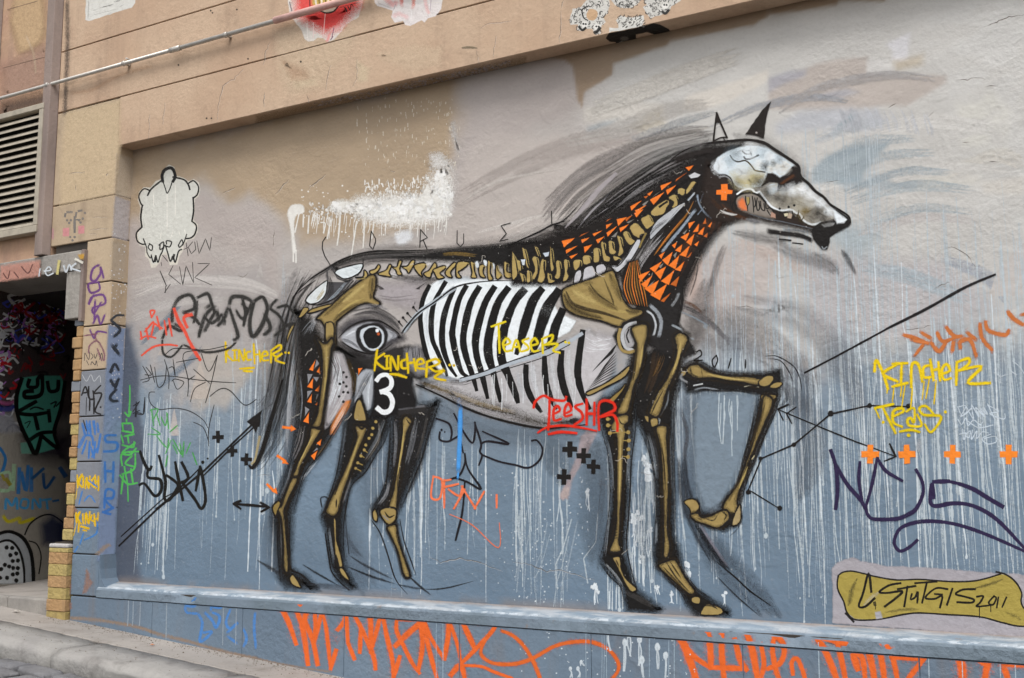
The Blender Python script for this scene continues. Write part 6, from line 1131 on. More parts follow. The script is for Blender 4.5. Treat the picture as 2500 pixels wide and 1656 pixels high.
T('scratch_tag', 'A3', 'tangle of thin black marker scribbles under the grey tag', G, '1300 380 1450 345 1600 345 1800 375 2000 395 2180 405|1320 250 1380 370 1320 400|1390 240 1430 400|1350 260 1400 330 1340 330|1430 260 1460 440 1520 400 1540 250|1520 190 1560 330 1560 460|1560 270 1600 260 1620 350|1600 190 1620 330|1630 215 1830 180|1690 180 1740 380 1735 530|1860 130 1930 300 2010 150|2010 150 1960 380 1900 590|1790 280 1940 410|1600 380 1640 465 1700 400 1620 370 1590 390|1740 380 1800 340|1760 580 1800 460 1900 400|1940 530 2040 460 2130 480 2260 610 2367 560|1430 490 1380 500 1390 590 1470 650 1620 640 1760 670 1880 750 1920 820|1980 610 1930 830 1930 990|1790 770 1880 820 1930 950|1340 540 1330 690 1260 690|1230 670 1290 580|1260 590 1260 720|1520 150 1600 90 1720 90 1900 100 2100 60|1690 180 1720 120 1900 100', '#2a2726', 9, a=.9)
T('vertical_tag', 'A3', 'bright green arrow and vertical scrawled tag beside the pillar', G, '@14 1200 430 1200 560 1190 710|1155 680 1190 715 1210 670|@18 1170 740 1170 780|1130 780 1220 780|1140 850 1130 780|1220 780 1230 860 1190 860 1130 850|1150 900 1240 880|1140 960 1120 890|1180 890 1190 960|1240 950 1230 1000 1130 980|1250 960 1130 1050 1200 1070 1260 1010|1280 1040 1130 1060 1130 1170|1220 1080 1160 1150 1240 1180|1250 1060 1240 1200 1130 1250|1110 1260 1180 1340 1270 1330|1150 1180 1180 1350|1210 1200 1230 1340|@12 1180 1340 1185 1500|1140 1260 1120 1430', '#57b957', 18)
T('faded_tag', 'A3', 'faded green scrawl around a pale triangle left of the tail', G, '1400 650 1420 800|1390 660 1460 650 1420 740|1450 700 1480 800|1540 680 1560 830|1490 720 1530 800 1550 690|1370 880 1480 880 1400 820|1450 900 1540 1000 1560 920|1570 860 1640 800|1580 940 1530 1060|1600 930 1680 1070 1660 960|1700 950 1690 1090|1760 960 1720 1060|1600 980 1640 1060|1550 1080 1530 1180|1780 1050 1820 1160', '#4da54b', 15, a=.7, grain=1.0)
T('faint_scrawl', 'A3', 'short thin black FU marker letters beside the dark strip', G, '1340 540 1325 695 1270 680|1230 690 1290 660|1260 580 1250 720|1230 620 1290 580', '#26262b', 11, sm=False)
# right side
T('spray_tag', 'D3', 'dripping yellow KINCHER tag on the right of the wall', G, '@34 985 300 1000 195 1060 310 1110 460|@34 1192 235 1065 320 1197 392|@30 1150 230 1290 222|1235 230 1230 405|1150 440 1290 405|@34 1325 445 1330 240 1390 238 1425 392|@32 1512 240 1440 262 1440 350 1502 352|@32 1500 190 1532 382|1525 290 1580 272|1575 215 1592 382|@30 1610 322 1682 290 1650 233 1610 280 1625 372 1692 362|@34 1740 422 1745 220|1745 215 1852 180 1852 235 1770 290|@34 1770 290 1972 255 1850 402 2052 406|@15 1105 440 1100 500|@13 1165 450 1150 580|@15 1240 410 1225 530|@13 1270 410 1235 640|@16 1335 450 1320 640|@13 1445 390 1425 560|@14 1495 350 1460 550|@16 1555 380 1535 600', '#eccb0c', 32)
T('spray_tag', 'D3', 'yellow TEAS tag with underline below the dripping yellow tag', G, '985 640 1160 600|1060 630 1120 750 1180 870|@18 990 640 1030 730|@30 1150 720 1250 670 1230 640 1160 670 1160 770 1240 810|1280 670 1350 640 1350 770 1320 730 1290 750 1310 800 1420 800 1380 700|1530 690 1460 620 1400 640 1440 700 1600 720 1510 860 1450 790|1220 855 1320 840 1400 860|@32 1300 890|1640 675|1065 770', '#e2c60a', 28)
T('marker_tag', 'D3', 'big dark purple NUE marker tag above the signature', G, '@42 580 1030 620 1150 640 1300 640 1450 625 1568|620 1150 730 1340 850 1480 900 1568|@36 850 1140 840 1300 870 1500|@32 900 1568 960 1350 1010 1100|@34 1015 1110 1090 1220 1240 1310|@38 1370 1210 1430 1330 1430 1440 1370 1568 1300 1620 1200 1660 1050 1668 960 1660 920 1620 905 1568|@42 1530 1320 1670 1315|@30 1670 1315 1770 1340|@46 1770 1340 1900 1390 2050 1480 2170 1550|@40 1530 1470 1520 1340|1510 1350 1500 1500 1550 1545 1700 1520 1850 1530 2000 1590 2150 1700 2367 1930|@36 1380 1860 1300 1930 1220 1960 1170 1900 1180 1820 1240 1740 1400 1690 1600 1690 1800 1730 2050 1820 2367 1960', '#2c2144', 40)
T('spray_tag', 'D2', 'rusty orange spray tag at the far right above the yellow ones', G, '@48 1250 1530 1360 1560 1450 1600|1400 1500 1520 1568|@44 1560 1500 1620 1590 1760 1540|1640 1450 1720 1540 1800 1540|1720 1568 1700 1700|@44 1830 1500 1930 1580|1960 1420 1980 1560 2080 1680|2010 1400 2040 1490 2190 1530 2230 1480|@48 2215 1310 2270 1380 2367 1440|2330 1350 2400 1330|@36 1450 1600 1350 1730|1320 1570 1500 1610|1500 1590 1580 1680 1650 1590|1780 1660 1780 1590 1870 1580 1930 1740', '#c9743c', 44, soft=.5, grain=.5)
T('scribble_tag', 'D3', 'thin white looping scribble tag above the orange plus marks', G, '1750 630 1830 620 1780 720 1880 640 1800 710 1760 640|1830 620 1900 740 1880 610 1950 720 1920 630 2000 720 1960 640 2030 700 2000 640|2030 600 2100 750|2030 610 2130 670 2050 690 2180 740 2190 690|1755 740 1790 790 1830 730 1850 800 1900 750 1960 790 1990 760|1850 760 1950 820 2080 795|1770 880 1830 870 1810 930 1800 830|1830 880 1870 850 1860 910 1830 900|1890 840 1880 930 1930 850 1930 920 1980 860 2040 870|2000 920 2100 900 2110 950 2030 970 1980 920 2060 880', '#c9d4de', 10)
T('scribble_tag', 'D3', 'faint white scratch marks near the right edge of the wall', G, '2090 310 2150 350 2145 410|2145 350 2200 330|2250 300 2300 330|2260 200 2330 260 2367 320', '#c9d1d8', 9, a=.8)
T('smudge', 'D3', 'grey rubbed smudge between the orange plus marks', 'smudge', '@60 1400 930 1390 1000 1400 1030', '#b4b8bd', 50, soft=.8, a=.6, grain=.8)

# ---- paper cut-out of a dripping bear head
P = Paint('paper_sticker', 'W', 'A2')
out = '1500 60 1530 -20 1565 -45 1610 -20 1635 60 1700 80 1745 110 1790 90 1840 120 1852 190 1835 250 1800 280 1800 380 1790 465 1830 510 1828 580 1790 640 1735 655 1700 700 1690 760 1660 800 1640 880 1600 880 1570 885 1540 790 1500 790 1480 860 1440 905 1400 910 1375 830 1340 800 1345 720 1290 700 1255 640 1265 570 1300 530 1290 440 1300 350 1275 280 1285 210 1330 165 1390 170 1440 110 1490 90'
P.poly(out, '#d9d3c6', soft=2.5, jag=.3)
P.poly('1510 70 1540 0 1600 0 1615 70 1720 110 1755 130 1800 110 1835 160 1815 230 1785 260 1785 380 1770 480 1810 540 1790 610 1720 640 1690 690 1660 740 1620 850 1580 850 1545 760 1500 770 1460 860 1410 880 1380 800 1350 720 1300 680 1270 620 1290 560 1318 530 1305 440 1318 340 1290 270 1310 200 1370 190 1450 120', '#d6d5cc', soft=2, jag=.3)
for s, w in (('1505 110 1500 50 1530 0 1590 -10 1620 60 1600 110', 26), ('1600 70 1700 95 1740 140 1755 185', 15), ('1740 130 1790 105 1835 160 1825 230 1785 265', 13), ('1785 260 1790 380 1775 475', 15), ('1775 480 1815 520 1805 590 1770 630 1725 640', 14), ('1490 105 1400 180 1365 240', 14), ('1385 195 1330 180 1285 240 1300 310 1320 335', 13), ('1315 335 1302 440 1312 530', 14), ('1310 535 1262 590 1270 660 1310 690 1345 690', 14), ('1510 120 1530 180 1545 220 1570 180 1590 120', 10), ('1325 640 1355 720 1360 770 1390 820 1400 790', 10), ('1385 690 1370 720 1400 750 1410 710 1380 685', 10), ('1470 700 1510 670 1510 720 1480 740 1480 700', 11), ('1540 690 1540 660 1585 670 1570 715 1540 710', 11), ('1650 700 1680 650 1690 690 1660 720 1650 700', 11), ('1400 800 1420 860 1440 800 1460 860 1480 800 1500 760 1525 700 1550 770 1575 850 1600 800 1620 860 1650 760 1680 740', 12), ('1435 850 1440 800', 18), ('1600 830 1610 790', 18), ('1725 600 1710 650 1690 700', 10)): P.stroke(s, w*1.1, '#1b1918', soft=.3)
for s in ('1545 230 1545 560', '1620 130 1620 430', '1420 220 1420 340', '1700 540 1720 610', '1650 560 1670 620', '1600 560 1580 640', '1490 580 1485 650'): P.stroke(s, 9, '#eeeae0', soft=.5, a=.9)
P.done(None, 'cream paper cut-out of an upside-down round-eared head with jagged teeth', 'sticker')

# ================================================================== beam, upper wall: pasted paper, patches, cracks
PB = Paint('weathered_patches', 'F', 'B1')
PB.poly('180 300 320 200 700 190 930 330 850 480 660 700 640 800 350 880 270 830 200 640 175 450', '#cbb398', soft=26, a=.75, grain=.6); PB.poly('1120 500 1350 440 1500 420 1720 440 1700 600 1450 660 1290 600 1180 560', '#cdb59a', soft=20, a=.6, grain=.6); PB.poly('930 560 1040 640 1030 750 940 760', '#d2bea0', soft=12, a=.7, grain=.5); PB.poly('330 760 540 720 560 780 380 820', '#d2bea0', soft=12, a=.6, grain=.5); PB.poly('240 560 460 650 480 720 330 740', '#b6967a', soft=20, a=.6, grain=.5)
PB.stroke('1900 445 1970 440 2050 447', 26, '#7e715c', soft=.5, a=.9, tp=(.4, .3))
PB.poly('610 1040 1110 925 1115 1330 1080 1568 1050 1800 560 1900 560 1500', '#cbb493', soft=14, a=.75, t='A1', grain=.5)
PB.stroke('620 0 625 400 610 800 600 1060', 60, '#6b5c50', t='A1', soft=.8, a=.75, grain=.7); PB.stroke('660 860 850 830 1100 700 1400 610', 50, '#b28e70', t='A1', soft=.9, a=.45, grain=.4); PB.stroke('600 800 800 690 1050 610', 40, '#a5917a', t='A1', soft=.8, a=.4, grain=.6)
PB.done(mw, kind='stuff', cut=True).name = 'weathered_patch'
P = Paint('upper_wall_patch', 'F', 'A1')
P.poly('130 -50 400 -50 420 300 360 420 260 480 180 500 90 200', '#c8a983', soft=20, a=.8, grain=.5); P.poly('30 620 200 520 420 420 470 500 460 800 100 900 30 900', '#b4927f', soft=26, a=.7, grain=.5); P.stroke('240 330 310 500 330 680', 26, '#c9b297', soft=.8, a=.5); P.poly('20 950 460 850 470 960 10 1080', '#80695a', soft=26, a=.75, grain=.7)
for s in ('70 90 350 10', '30 630 470 515'): P.stroke(s, 7, '#6d5848', soft=.4, a=.8)
P.done(mw, kind='stuff').name = 'weathered_patch'
P = Paint('render_cracks', 'F', 'R')
crack('2250 640 2160 730 2060 790 2020 960 2010 1110', 'A1', 4); crack('1380 1060 1370 1280', 'A1', 3); crack('1520 950 1500 1150', 'A1', 3); crack('130 390 80 500 70 600', 'B1', 4); crack('690 600 660 700 650 830', 'B1', 4); crack('930 540 935 720 900 800', 'B1', 3); crack('2080 260 2140 220 2367 190', 'B1', 4); crack('2220 330 2190 530', 'B1', 3); crack('2040 470 2060 580', 'B1', 3); crack('80 850 70 1000', 'B1', 5); crack('450 100 440 400', 'C1', 5); crack('480 0 450 80', 'C1', 4); crack('470 880 490 940', 'B1', 5); crack('700 140 700 190', 'A2', 4); crack('640 40 780 20', 'A2', 4); crack('980 60 1000 30', 'A2', 5); crack('830 560 1000 540', 'A2', 3); crack('850 440 990 440', 'A2', 3); crack('820 590 900 600', 'A2', 3)
for x, y in ((2293, 545), (1650, 602), (1910, 1095), (1955, 1095), (1948, 100), (1965, 120), (2190, 90)): P.dot(x, y, 9, '#4a3f36', t='A1', n=6)
P.dot(415, 572, 10, '#3b322b', t='B1', n=6); P.done(mw, kind='stuff')
# soffit of the beam: grime and grey flecks
P = Paint('soffit_flecks', 'S', 'B1')
P.poly('0 1070 500 955 1000 850 1600 715 2367 545 2500 520 2500 590 2367 640 1600 800 1000 920 500 1030 0 1160', '#8a7257', soft=10, a=.6, grain=.6)
for i in range(520):
    x = 480+1900*random.random()**.8; f = random.random(); y0 = 955-(x-500)*.2195; y = y0+8+f*(66 if x > 900 else 40)
    P.dot(x, y, rnd(4, 15), ('#978b87', '#a79d9b', '#7c6f66')[i % 3], n=6, a=rnd(.5, 1), sq=.6)
for i in range(150):
    x = rnd(2380, 4300); y = 545-(x-2367)*.2195+rnd(8, 60); P.dot(x, y, rnd(3, 7), '#b9a68c', n=5, a=rnd(.4, 1), sq=.6)
P.done(mw, kind='stuff')

def sheet(name, label, cat='paste-up', group=None): return Paint(name, 'F', 'B1'), label, cat
P = Paint('paper_poster', 'F', 'A1'); P.poly('800 -420 790 185 815 197 1220 70 1250 25 1250 -420', '#dcdad3', soft=1.6, jag=.8)
for s, w, c in (('820 0 815 170', 12, '#b8b5ad'), ('930 75 1050 40', 8, '#77746e'), ('950 60 1040 55', 6, '#8d8a84'), ('1060 20 1120 0', 16, '#6f6d68'), ('850 100 900 90', 6, '#a5a29b'), ('1100 70 1150 40', 6, '#a5a29b'), ('860 140 1100 80', 7, '#c4c1b9'), ('1000 -100 1150 -60', 14, '#77746e'), ('850 -40 900 -20', 8, '#9a978f')): P.stroke(s, w, c, soft=.6, a=.8)
P.done(None, 'torn off-white paper poster on the upper wall above the conduit pipe', 'poster')
P = Paint('paper_pasteup', 'F', 'B1')
P.poly('240 -460 300 60 320 150 350 190 410 260 450 360 480 382 530 380 570 350 620 350 665 390 720 370 790 290 830 230 950 160 980 60 1000 -30 1040 -460', '#dfd8cf', soft=2, jag=.8)
P.poly('340 -400 370 120 450 200 550 260 650 310 760 270 860 160 960 60 980 -400', '#e0554f', soft=30, a=.92, grain=.3); P.poly('480 150 560 210 660 240 780 180 880 100 850 60 600 130', '#dd3f3c', soft=24, a=.9); P.stroke('660 380 690 300 760 240', 40, '#e9938f', soft=.8, a=.8); P.stroke('350 140 500 110 700 60 980 -10', 20, '#f0e4dc', soft=.5, a=.85); P.stroke('340 160 500 135 700 90 960 20', 12, '#6b2b2b', soft=.6, a=.6)
P.poly('500 -300 520 40 600 90 720 80 760 20 800 -300', '#c9ad5f', soft=8, a=.9); P.poly('560 80 640 120 700 120 760 70 700 60 620 80', '#b7ab98', soft=4)
for s, w, c in (('560 80 640 120 720 105 770 40', 16, '#2a2320'), ('490 -200 500 100', 10, '#2a2320'), ('540 -60 560 60', 16, '#efe7d8'), ('600 -80 610 60', 16, '#efe7d8'), ('660 -60 670 50', 14, '#efe7d8'), ('720 -60 700 60', 14, '#efe7d8'), ('580 -60 585 50', 9, '#5b4a22'), ('640 -60 645 50', 9, '#5b4a22'), ('690 -60 690 40', 9, '#5b4a22'), ('640 130 620 350', 7, '#f0c9c4'), ('530 210 530 350', 7, '#f0d5d0'), ('470 220 480 370', 9, '#efe6de'), ('720 260 700 360', 8, '#8d5a72'), ('690 370 710 340', 9, '#77506a'), ('310 20 330 100', 10, '#7b6f78'), ('820 70 840 110 830 80', 12, '#3a2522'), ('850 60 870 90 880 40 900 60', 9, '#3a2522')): P.stroke(s, w, c, soft=.4)
P.done(None, 'red and white brush-painted paper figure pasted over the conduit pipe', 'paste-up')
P = Paint('paper_pasteup', 'F', 'B1'); P.poly('1110 -460 1098 20 1120 55 1200 80 1265 100 1252 160 1280 210 1360 195 1380 230 1430 238 1500 205 1530 190 1560 205 1590 170 1660 150 1710 80 1725 0 1760 -460', '#e6dedb', soft=2, jag=.8)
for s, w, c, a in (('1180 -40 1260 40 1300 20', 60, '#e9a6a2', .7), ('1340 -60 1350 50', 40, '#e06a5c', .7), ('1460 -60 1455 70', 40, '#dd7058', .7), ('1280 150 1320 130 1400 160', 50, '#eec3c0', .6), ('1560 -20 1580 80 1600 120', 40, '#eebcb8', .6), ('1290 40 1270 100', 9, '#9a8f96', .8), ('1440 90 1430 220', 8, '#f5efec', .9), ('1620 -20 1610 110', 9, '#b09aa8', .7), ('1575 160 1590 150', 14, '#5b3a45', .9), ('1130 30 1180 50 1260 80', 12, '#c9bfbb', .6)): P.stroke(s, w, c, soft=.7, a=a)
P.done(None, 'pale pink petal-shaped paper pasted right of the red figure', 'paste-up')
tube('paper_wrap', (-4.30, yp, zp+.004), (-3.58, yp, zp+.006), .021, plain('pasted_pink_paper', '#dfb3a9', .8, 0, .4, 12), Pp)
def doily(name, label, d, t, hole=None, plane='F'):
    P = Paint(name, plane, t); P.poly(d, '#d5d2cb', soft=1.6, jag=1.2); q = pts(d, t); xs = [a for a, b in q]; ys = [b for a, b in q]; n = 0
    while n < 90:
        x, y = rnd(min(xs), max(xs)), rnd(min(ys), max(ys))
        if not inpoly(q, x, y): continue
        n += 1; r = rnd(2, 5); k = rnd(0, 6.3)
        P.stroke([(x+r*math.cos(k+i*.9), y+r*math.sin(k+i*.9)) for i in range(4)], rnd(1, 2.6), ('#2d2b29', '#55524e', '#8d8a85')[n % 3], soft=.35)
    if hole: P.poly(hole, '#cdaa86', soft=1.5, sm=True)
    return P, label
P, l = doily('paper_ornament', 'black and white lacy paper ornament with a round hole pasted on the beam', '690 0 895 -30 900 60 880 130 840 160 870 200 825 240 820 310 770 325 740 270 690 270 640 290 600 280 610 230 540 230 530 180 560 80 630 70', 'C1', '690 130 720 85 780 100 790 150 750 190 700 175')
for x, y in ((670, 228), (790, 252)): P.dot(x, y, 34, '#e9e6df', n=14); P.dot(x-10, y-6, 9, '#222'+'222'); P.dot(x+12, y-4, 9, '#222222')
P.stroke('620 250 650 280 680 260', 22, '#2a2826', soft=.4); P.stroke('770 300 790 290 810 260', 30, '#2a2826', soft=.4); P.stroke('700 190 660 160 650 90 700 60', 12, '#2a2826', soft=.4); P.done(None, l, 'paste-up')
P, l = doily('paper_ornament', 'black and white round paper ornament cut off by the top edge', '920 -120 920 0 960 50 1040 78 1100 70 1160 40 1185 0 1190 -120', 'C1'); P.done(None, l, 'paste-up')
P, l = doily('paper_ornament', 'black and white paper ornament with skulls at the upper right of the group', '1230 -80 1225 20 1250 50 1215 70 1240 120 1280 170 1330 150 1400 130 1450 110 1470 60 1560 10 1560 -80', 'C1'); P.dot(1418, 50, 36, '#e9e6df', n=14); P.dot(1408, 46, 9, '#222222'); P.dot(1430, 48, 9, '#222222'); P.stroke('1390 110 1420 125 1450 90', 30, '#3a3836', soft=.5); P.done(None, l, 'paste-up')
P = Paint('paper_ornament', 'F', 'C1'); P.poly('895 300 905 260 980 265 985 225 960 185 1000 150 1100 160 1220 140 1225 200 1200 240 1140 260 1000 285', '#d9d7d0', soft=1.6, jag=1.5)
for i in range(70):
    x, y = rnd(970, 1220), rnd(150, 260); P.stroke(f'{x} {y} {x+rnd(4,16)} {y-rnd(8,18)}', rnd(5, 9), '#4a4844', soft=.4)
P.done(None, 'white scale-like paper strip pasted at the beam edge above a black piece', 'paste-up')
P = Paint('paper_ornament', 'S', 'C1'); P.poly('870 355 900 310 1000 290 1150 260 1300 215 1400 240 1450 270 1490 320 1440 345 1380 330 1330 330 1250 300 1150 320 1140 410 1070 400 960 420 960 390 900 385', '#23201e', soft=2, jag=1.2)
for i in range(60):
    x, y = rnd(900, 1450), rnd(270, 380); P.stroke(f'{x} {y} {x+rnd(5,25)} {y-rnd(2,9)}', rnd(3, 7), '#6f6a65', soft=.5)
P.dot(1020, 400, 30, '#9a958e', n=10, sq=.6); P.dot(1040, 360, 40, '#6b6761', n=12, sq=.5); P.done(None, 'crumpled black and grey paper stuck under the beam edge', 'paste-up')

# ================================================================== pillar
P = Paint('jamb_paint', 'J', 'A2')
P.poly('1075 -150 1240 -100 1235 280 1065 240', '#c9b9a5', soft=8, a=.7, grain=.4)
P.poly('1065 245 1205 290 1190 640 1170 660 1035 625 1060 300', '#bdb5b5', soft=8, a=.8, grain=.4); P.poly('1000 1440 1160 1470 1150 1568 1135 2100 1120 2700 1075 3137 1060 3600 1030 3640 900 3620 920 3137 960 2300 990 1700', '#8d9dba', soft=8, a=.97, grain=.3)
P.poly('1040 660 1170 680 1165 1000 1020 1010', '#b9aa98', soft=12, a=.6, grain=.4)
for i in range(110): P.dot(rnd(1020, 1170), rnd(560, 2300)*1.0, rnd(3, 9), '#dcdcdc', n=6, a=rnd(.6, 1))
P.stroke('900 3560 960 3500 1010 3470', 60, '#b09a86', soft=.8, a=.7, grain=.8)
P.done(mw, kind='stuff').name = 'jamb_paint'
T('spray_tag', 'A2', 'black scrawl of angular letters running down the pillar reveal', G, '@26 1020 1400 1080 1350 1150 1350|1020 1390 1110 1480 1050 1550|@40 1030 1620 1110 1720|1060 1660 1080 1610|1040 1850 1020 1880 1060 1800 1100 1860|@34 1020 1940 1060 2000 1100 1930|1090 1940 1060 2040|1080 2030 1020 2100 1040 2140 1090 2140', '#3c4048', 34, 'J', soft=.5, grain=.4)
T('spray_tag', 'A3', 'light blue SHR letters stacked down the lower pillar reveal', G, '1070 890 980 895 985 950 1080 960 1070 1030 960 1040|970 1140 975 1320|1050 1140 1045 1320|970 1220 1050 1225|965 1560 980 1400 1050 1405 1040 1470 970 1480 1030 1550|960 1600 1050 1560|950 1600 1020 1620', '#4e86d3', 28, 'J', soft=.35)
T('spray_tag', 'A2', 'purple looping spray tag down the pillar beside the doorway', G, '@26 920 880 860 920 840 1010 880 1030 930 960 930 900 960 1010|920 1040 820 1060 840 1140 920 1110 910 1040|@24 870 1150 820 1250 850 1180 950 1160 970 1240 860 1280 870 1330 940 1220|880 1200 870 1420|860 1430 900 1350 930 1430 970 1340|@22 830 1480 870 1560 900 1500 990 1510', '#6f4480', 24, 'F', soft=.5, grain=.5)
T('spray_tag', 'A3', 'faded plum scrawl at the top of the grey pillar blocks', G, '820 130 830 60 900 20 960 120 960 200|900 20 870 -40|780 -30 900 -50|900 90 940 200', '#7d4a62', 18, 'F', a=.7, grain=.6)
T('face_stencil', 'A2', 'pixel face stencil with pink cheeks on the tan pillar', 'stencil', '@26 600 435 605 410|@24 620 395 665 395|@22 700 440 705 400|@24 725 385 755 380|@24 785 405 785 400|@20 620 470|640 495|655 470|730 470|745 490|765 455|@26 690 440 690 580|@16 690 465 740 465|@18 650 625|670 655|690 625', '#7c7670', 22, 'F', sm=False, polys=(('580 545 640 540 640 615 580 620', '#cf8d8e'), ('725 525 780 520 780 590 725 595', '#cf8d8e')))
T('pink_mark', 'A2', 'thin pink mark on the drainpipe casing edge', 'paint mark', '@20 490 550 488 640', '#b98590', 20, 'F', a=.7)
T('marker_tag', 'A3', 'black ALK marker tag on a grey pillar block', G, '755 520 790 440 820 540|770 500 815 490|820 440 825 545 865 550 860 480|930 430 870 500 940 510 880 660 930 695|@16 930 630|@7 800 540 795 700|830 560 828 660|870 550 868 690', '#211e1e', 17, 'F', sm=True)
T('spray_tag', 'A3', 'yellow KINCH tag on the upper of two tagged pillar blocks', G, '@22 715 1260 720 1370|715 1320 760 1250 730 1330 760 1370|770 1270 770 1370|790 1380 800 1280 820 1380 830 1270|870 1280 840 1330 870 1370|880 1260 885 1380|885 1320 910 1310|910 1270 910 1400|@8 715 1370 700 1480', '#e3b912', 20, 'F')
T('spray_tag', 'A4', 'yellow KINCH tag with drips on the lower pillar block', G, '@22 700 30 710 130|705 80 740 30 720 90 750 140|765 50 770 140|790 140 795 40 820 140 830 30|850 60 840 100 870 120|870 50 880 160|880 100 905 90|910 40 905 110|@24 750 165 820 185|770 200 800 205|@9 710 120 680 250|730 120 725 215', '#e0b413', 20, 'F')
T('brush_tag', 'A3', 'blue and black layered scrawl on the middle grey pillar blocks', G, '760 780 790 900|800 760 810 880|830 780 840 900|870 760 880 880|@30 730 1000 780 900|760 1060 800 940|820 1100 830 950|880 950 870 1080|900 1010 850 1090|#2a2a2e @12 770 750 800 850|830 760 820 850|860 760 880 860|900 780 910 860|790 890 850 900 860 980|840 1000 870 1100|930 880 900 1050', '#3f77bd', 22, 'F', a=.85, grain=.5)
T('brush_tag', 'A4', 'thin blue brushed strokes low on the grey pillar', G, '900 130 890 230 780 290|770 230 740 330|720 350 690 400|780 -70 830 -120 880 -60|760 -160 730 -40|820 -260 900 -200', '#3f7fc4', 17, 'F', a=.75, grain=.6)
T('scratch_tag', 'A3', 'thin scratched lettering on the plum tagged pillar block', G, '780 200 785 130 820 190 830 120|840 130 860 160 840 190|870 140 880 180 900 130|920 190 940 130 950 190|800 200 820 240|840 240 850 210 880 240 890 200 900 250|#b9bcbf 760 330 800 390 840 330 870 390 920 340 930 400', '#3b3538', 7, 'F')
P = Paint('flaking_paint', 'F', 'A4')
for d in ('780 700 800 550 830 600 830 650 860 680 800 780 760 790', '630 720 660 700 650 800 630 800', '1085 760 1110 755 1095 810', '640 880 660 870 665 930 640 930', '680 -20 690 40 720 20'): P.poly(d, '#8b6f65', soft=6, a=.8, grain=.6)
P.stroke('640 1010 900 1030 1250 1090 1500 1170 1750 1230 2100 1330 2400 1390', 46, '#8d7a6a', soft=.8, a=.8, grain=.7); P.stroke('0 1385 200 1430 420 1470 700 1510', 30, '#8d7a6a', t='B4', soft=.8, a=.7, grain=.7)
P.done(mw, kind='stuff')

# ================================================================== ledge
L = lambda name, t, label, s, c, w, **k: T(name, t, label, G, s, c, w, 'F', cut='ledge', **k)
OL = '#e4672a'
L('spray_tag', 'B4', 'big orange spray lettering along the ledge under the hind legs', '@56 225 900 300 1050 370 1250|@48 230 895 440 890|@54 350 890 430 1100 480 1440|@56 530 860 450 1020 520 1200 570 1440|@44 540 880 550 1100 540 1230|@46 540 1230 610 950|@42 610 950 650 1120 690 1480|690 1480 740 1310|@50 755 1120 820 1030 825 880|@44 825 880 850 1240|@46 850 1240 910 1390|@50 880 930 970 1100 1080 1350 1105 1480|@46 970 1100 960 1330|@56 1035 890 1060 1060 1060 1300|@46 1060 1330 1150 1000|@48 1165 960 1210 1180 1260 1400 1270 1560|1270 1560 1330 1370|@44 1300 1040 1300 1130 1350 1240 1440 1420 1510 1520|1310 1020 1480 1020|@60 1490 980 1530 1040 1400 1160 1290 1270|@48 1510 1020 1540 1250 1500 1500|1540 1020 1600 1300 1670 1560|@40 1550 1020 1620 1200 1740 1390|@54 1780 950 1780 1150 1740 1390|@40 1790 1050 1860 1250 1890 1400|@56 1895 1020 1970 1180 2020 1290|@50 1890 1025 2100 1045 2270 1000|@46 2270 1000 2170 1150 2020 1310 1890 1440|@56 1800 1540 1890 1450 1930 1568|@34 1900 1450 2080 1460 2200 1510 2367 1568', OL, 50, soft=.4)
L('round_mark', 'B4', 'round blob of orange spray paint inside the ledge lettering', '@120 690 1190 740 1210', OL, 110, soft=.5, a=.85)
L('spray_tag', 'C4', 'thin orange spray line looping across the middle of the ledge', '@42 -220 1170 -290 1330 -200 1420 -60 1440 60 1430 200 1380 400 1270 600 1230 760 1240 900 1310 980 1420 980 1500 930 1568|@42 -100 1130 0 1170 100 1260 190 1400 260 1568 300 1650', '#d9672c', 40, soft=.5)
L('spray_tag', 'C4', 'orange spray lettering at the right end of the ledge', '@80 1530 1150 1600 1280 1700 1568|@56 1620 1290 1700 1380 1830 1470|@72 1800 1120 1830 1260 1840 1470|@64 1940 1130 1940 1340 1960 1568|@60 2060 1210 2110 1400 2170 1490|@70 2170 1150 2220 1300 2270 1568|@60 1880 1470 2160 1480|@52 2300 1250 2330 1430 2300 1568', OL, 64, soft=.35)
L('spray_tag', 'D4', 'orange looped letters on the ledge left of the signature', '@60 60 1180 130 1230 150 1330 110 1430 0 1480|@56 60 1190 40 1300 70 1480 100 1568|@50 230 1530 220 1420 270 1390 320 1500 340 1568', OL, 56, soft=.4)
L('spray_tag', 'D4', 'orange TALL lettering on the ledge below the signature', '@66 440 1180 520 1300 600 1480 640 1600|@56 440 1180 560 1210 780 1270|@60 640 1250 680 1400 720 1600|@80 790 1360 830 1480|@60 790 1340 870 1380 900 1600|@70 900 1200 950 1400 990 1600|@64 1010 1220 1050 1400 1080 1600|@56 1100 1270 1150 1360 1200 1600|1140 1370 1440 1390|1440 1390 1300 1568', OL, 60, soft=.4)
L('spray_tag', 'D4', 'orange letter D on the ledge right of the TALL lettering', '@90 1740 1330 1790 1450 1800 1600|@70 1740 1310 1850 1300 1960 1400 2050 1470|@84 2020 1280 2030 1420 2000 1600|1720 1580 1800 1560', OL, 70, soft=.5)
L('spray_tag', 'D4', 'orange stroke cut off by the bottom right corner of the picture', '@70 2140 1440 2480 1440|2170 1440 2230 1600', OL, 70, soft=.5)
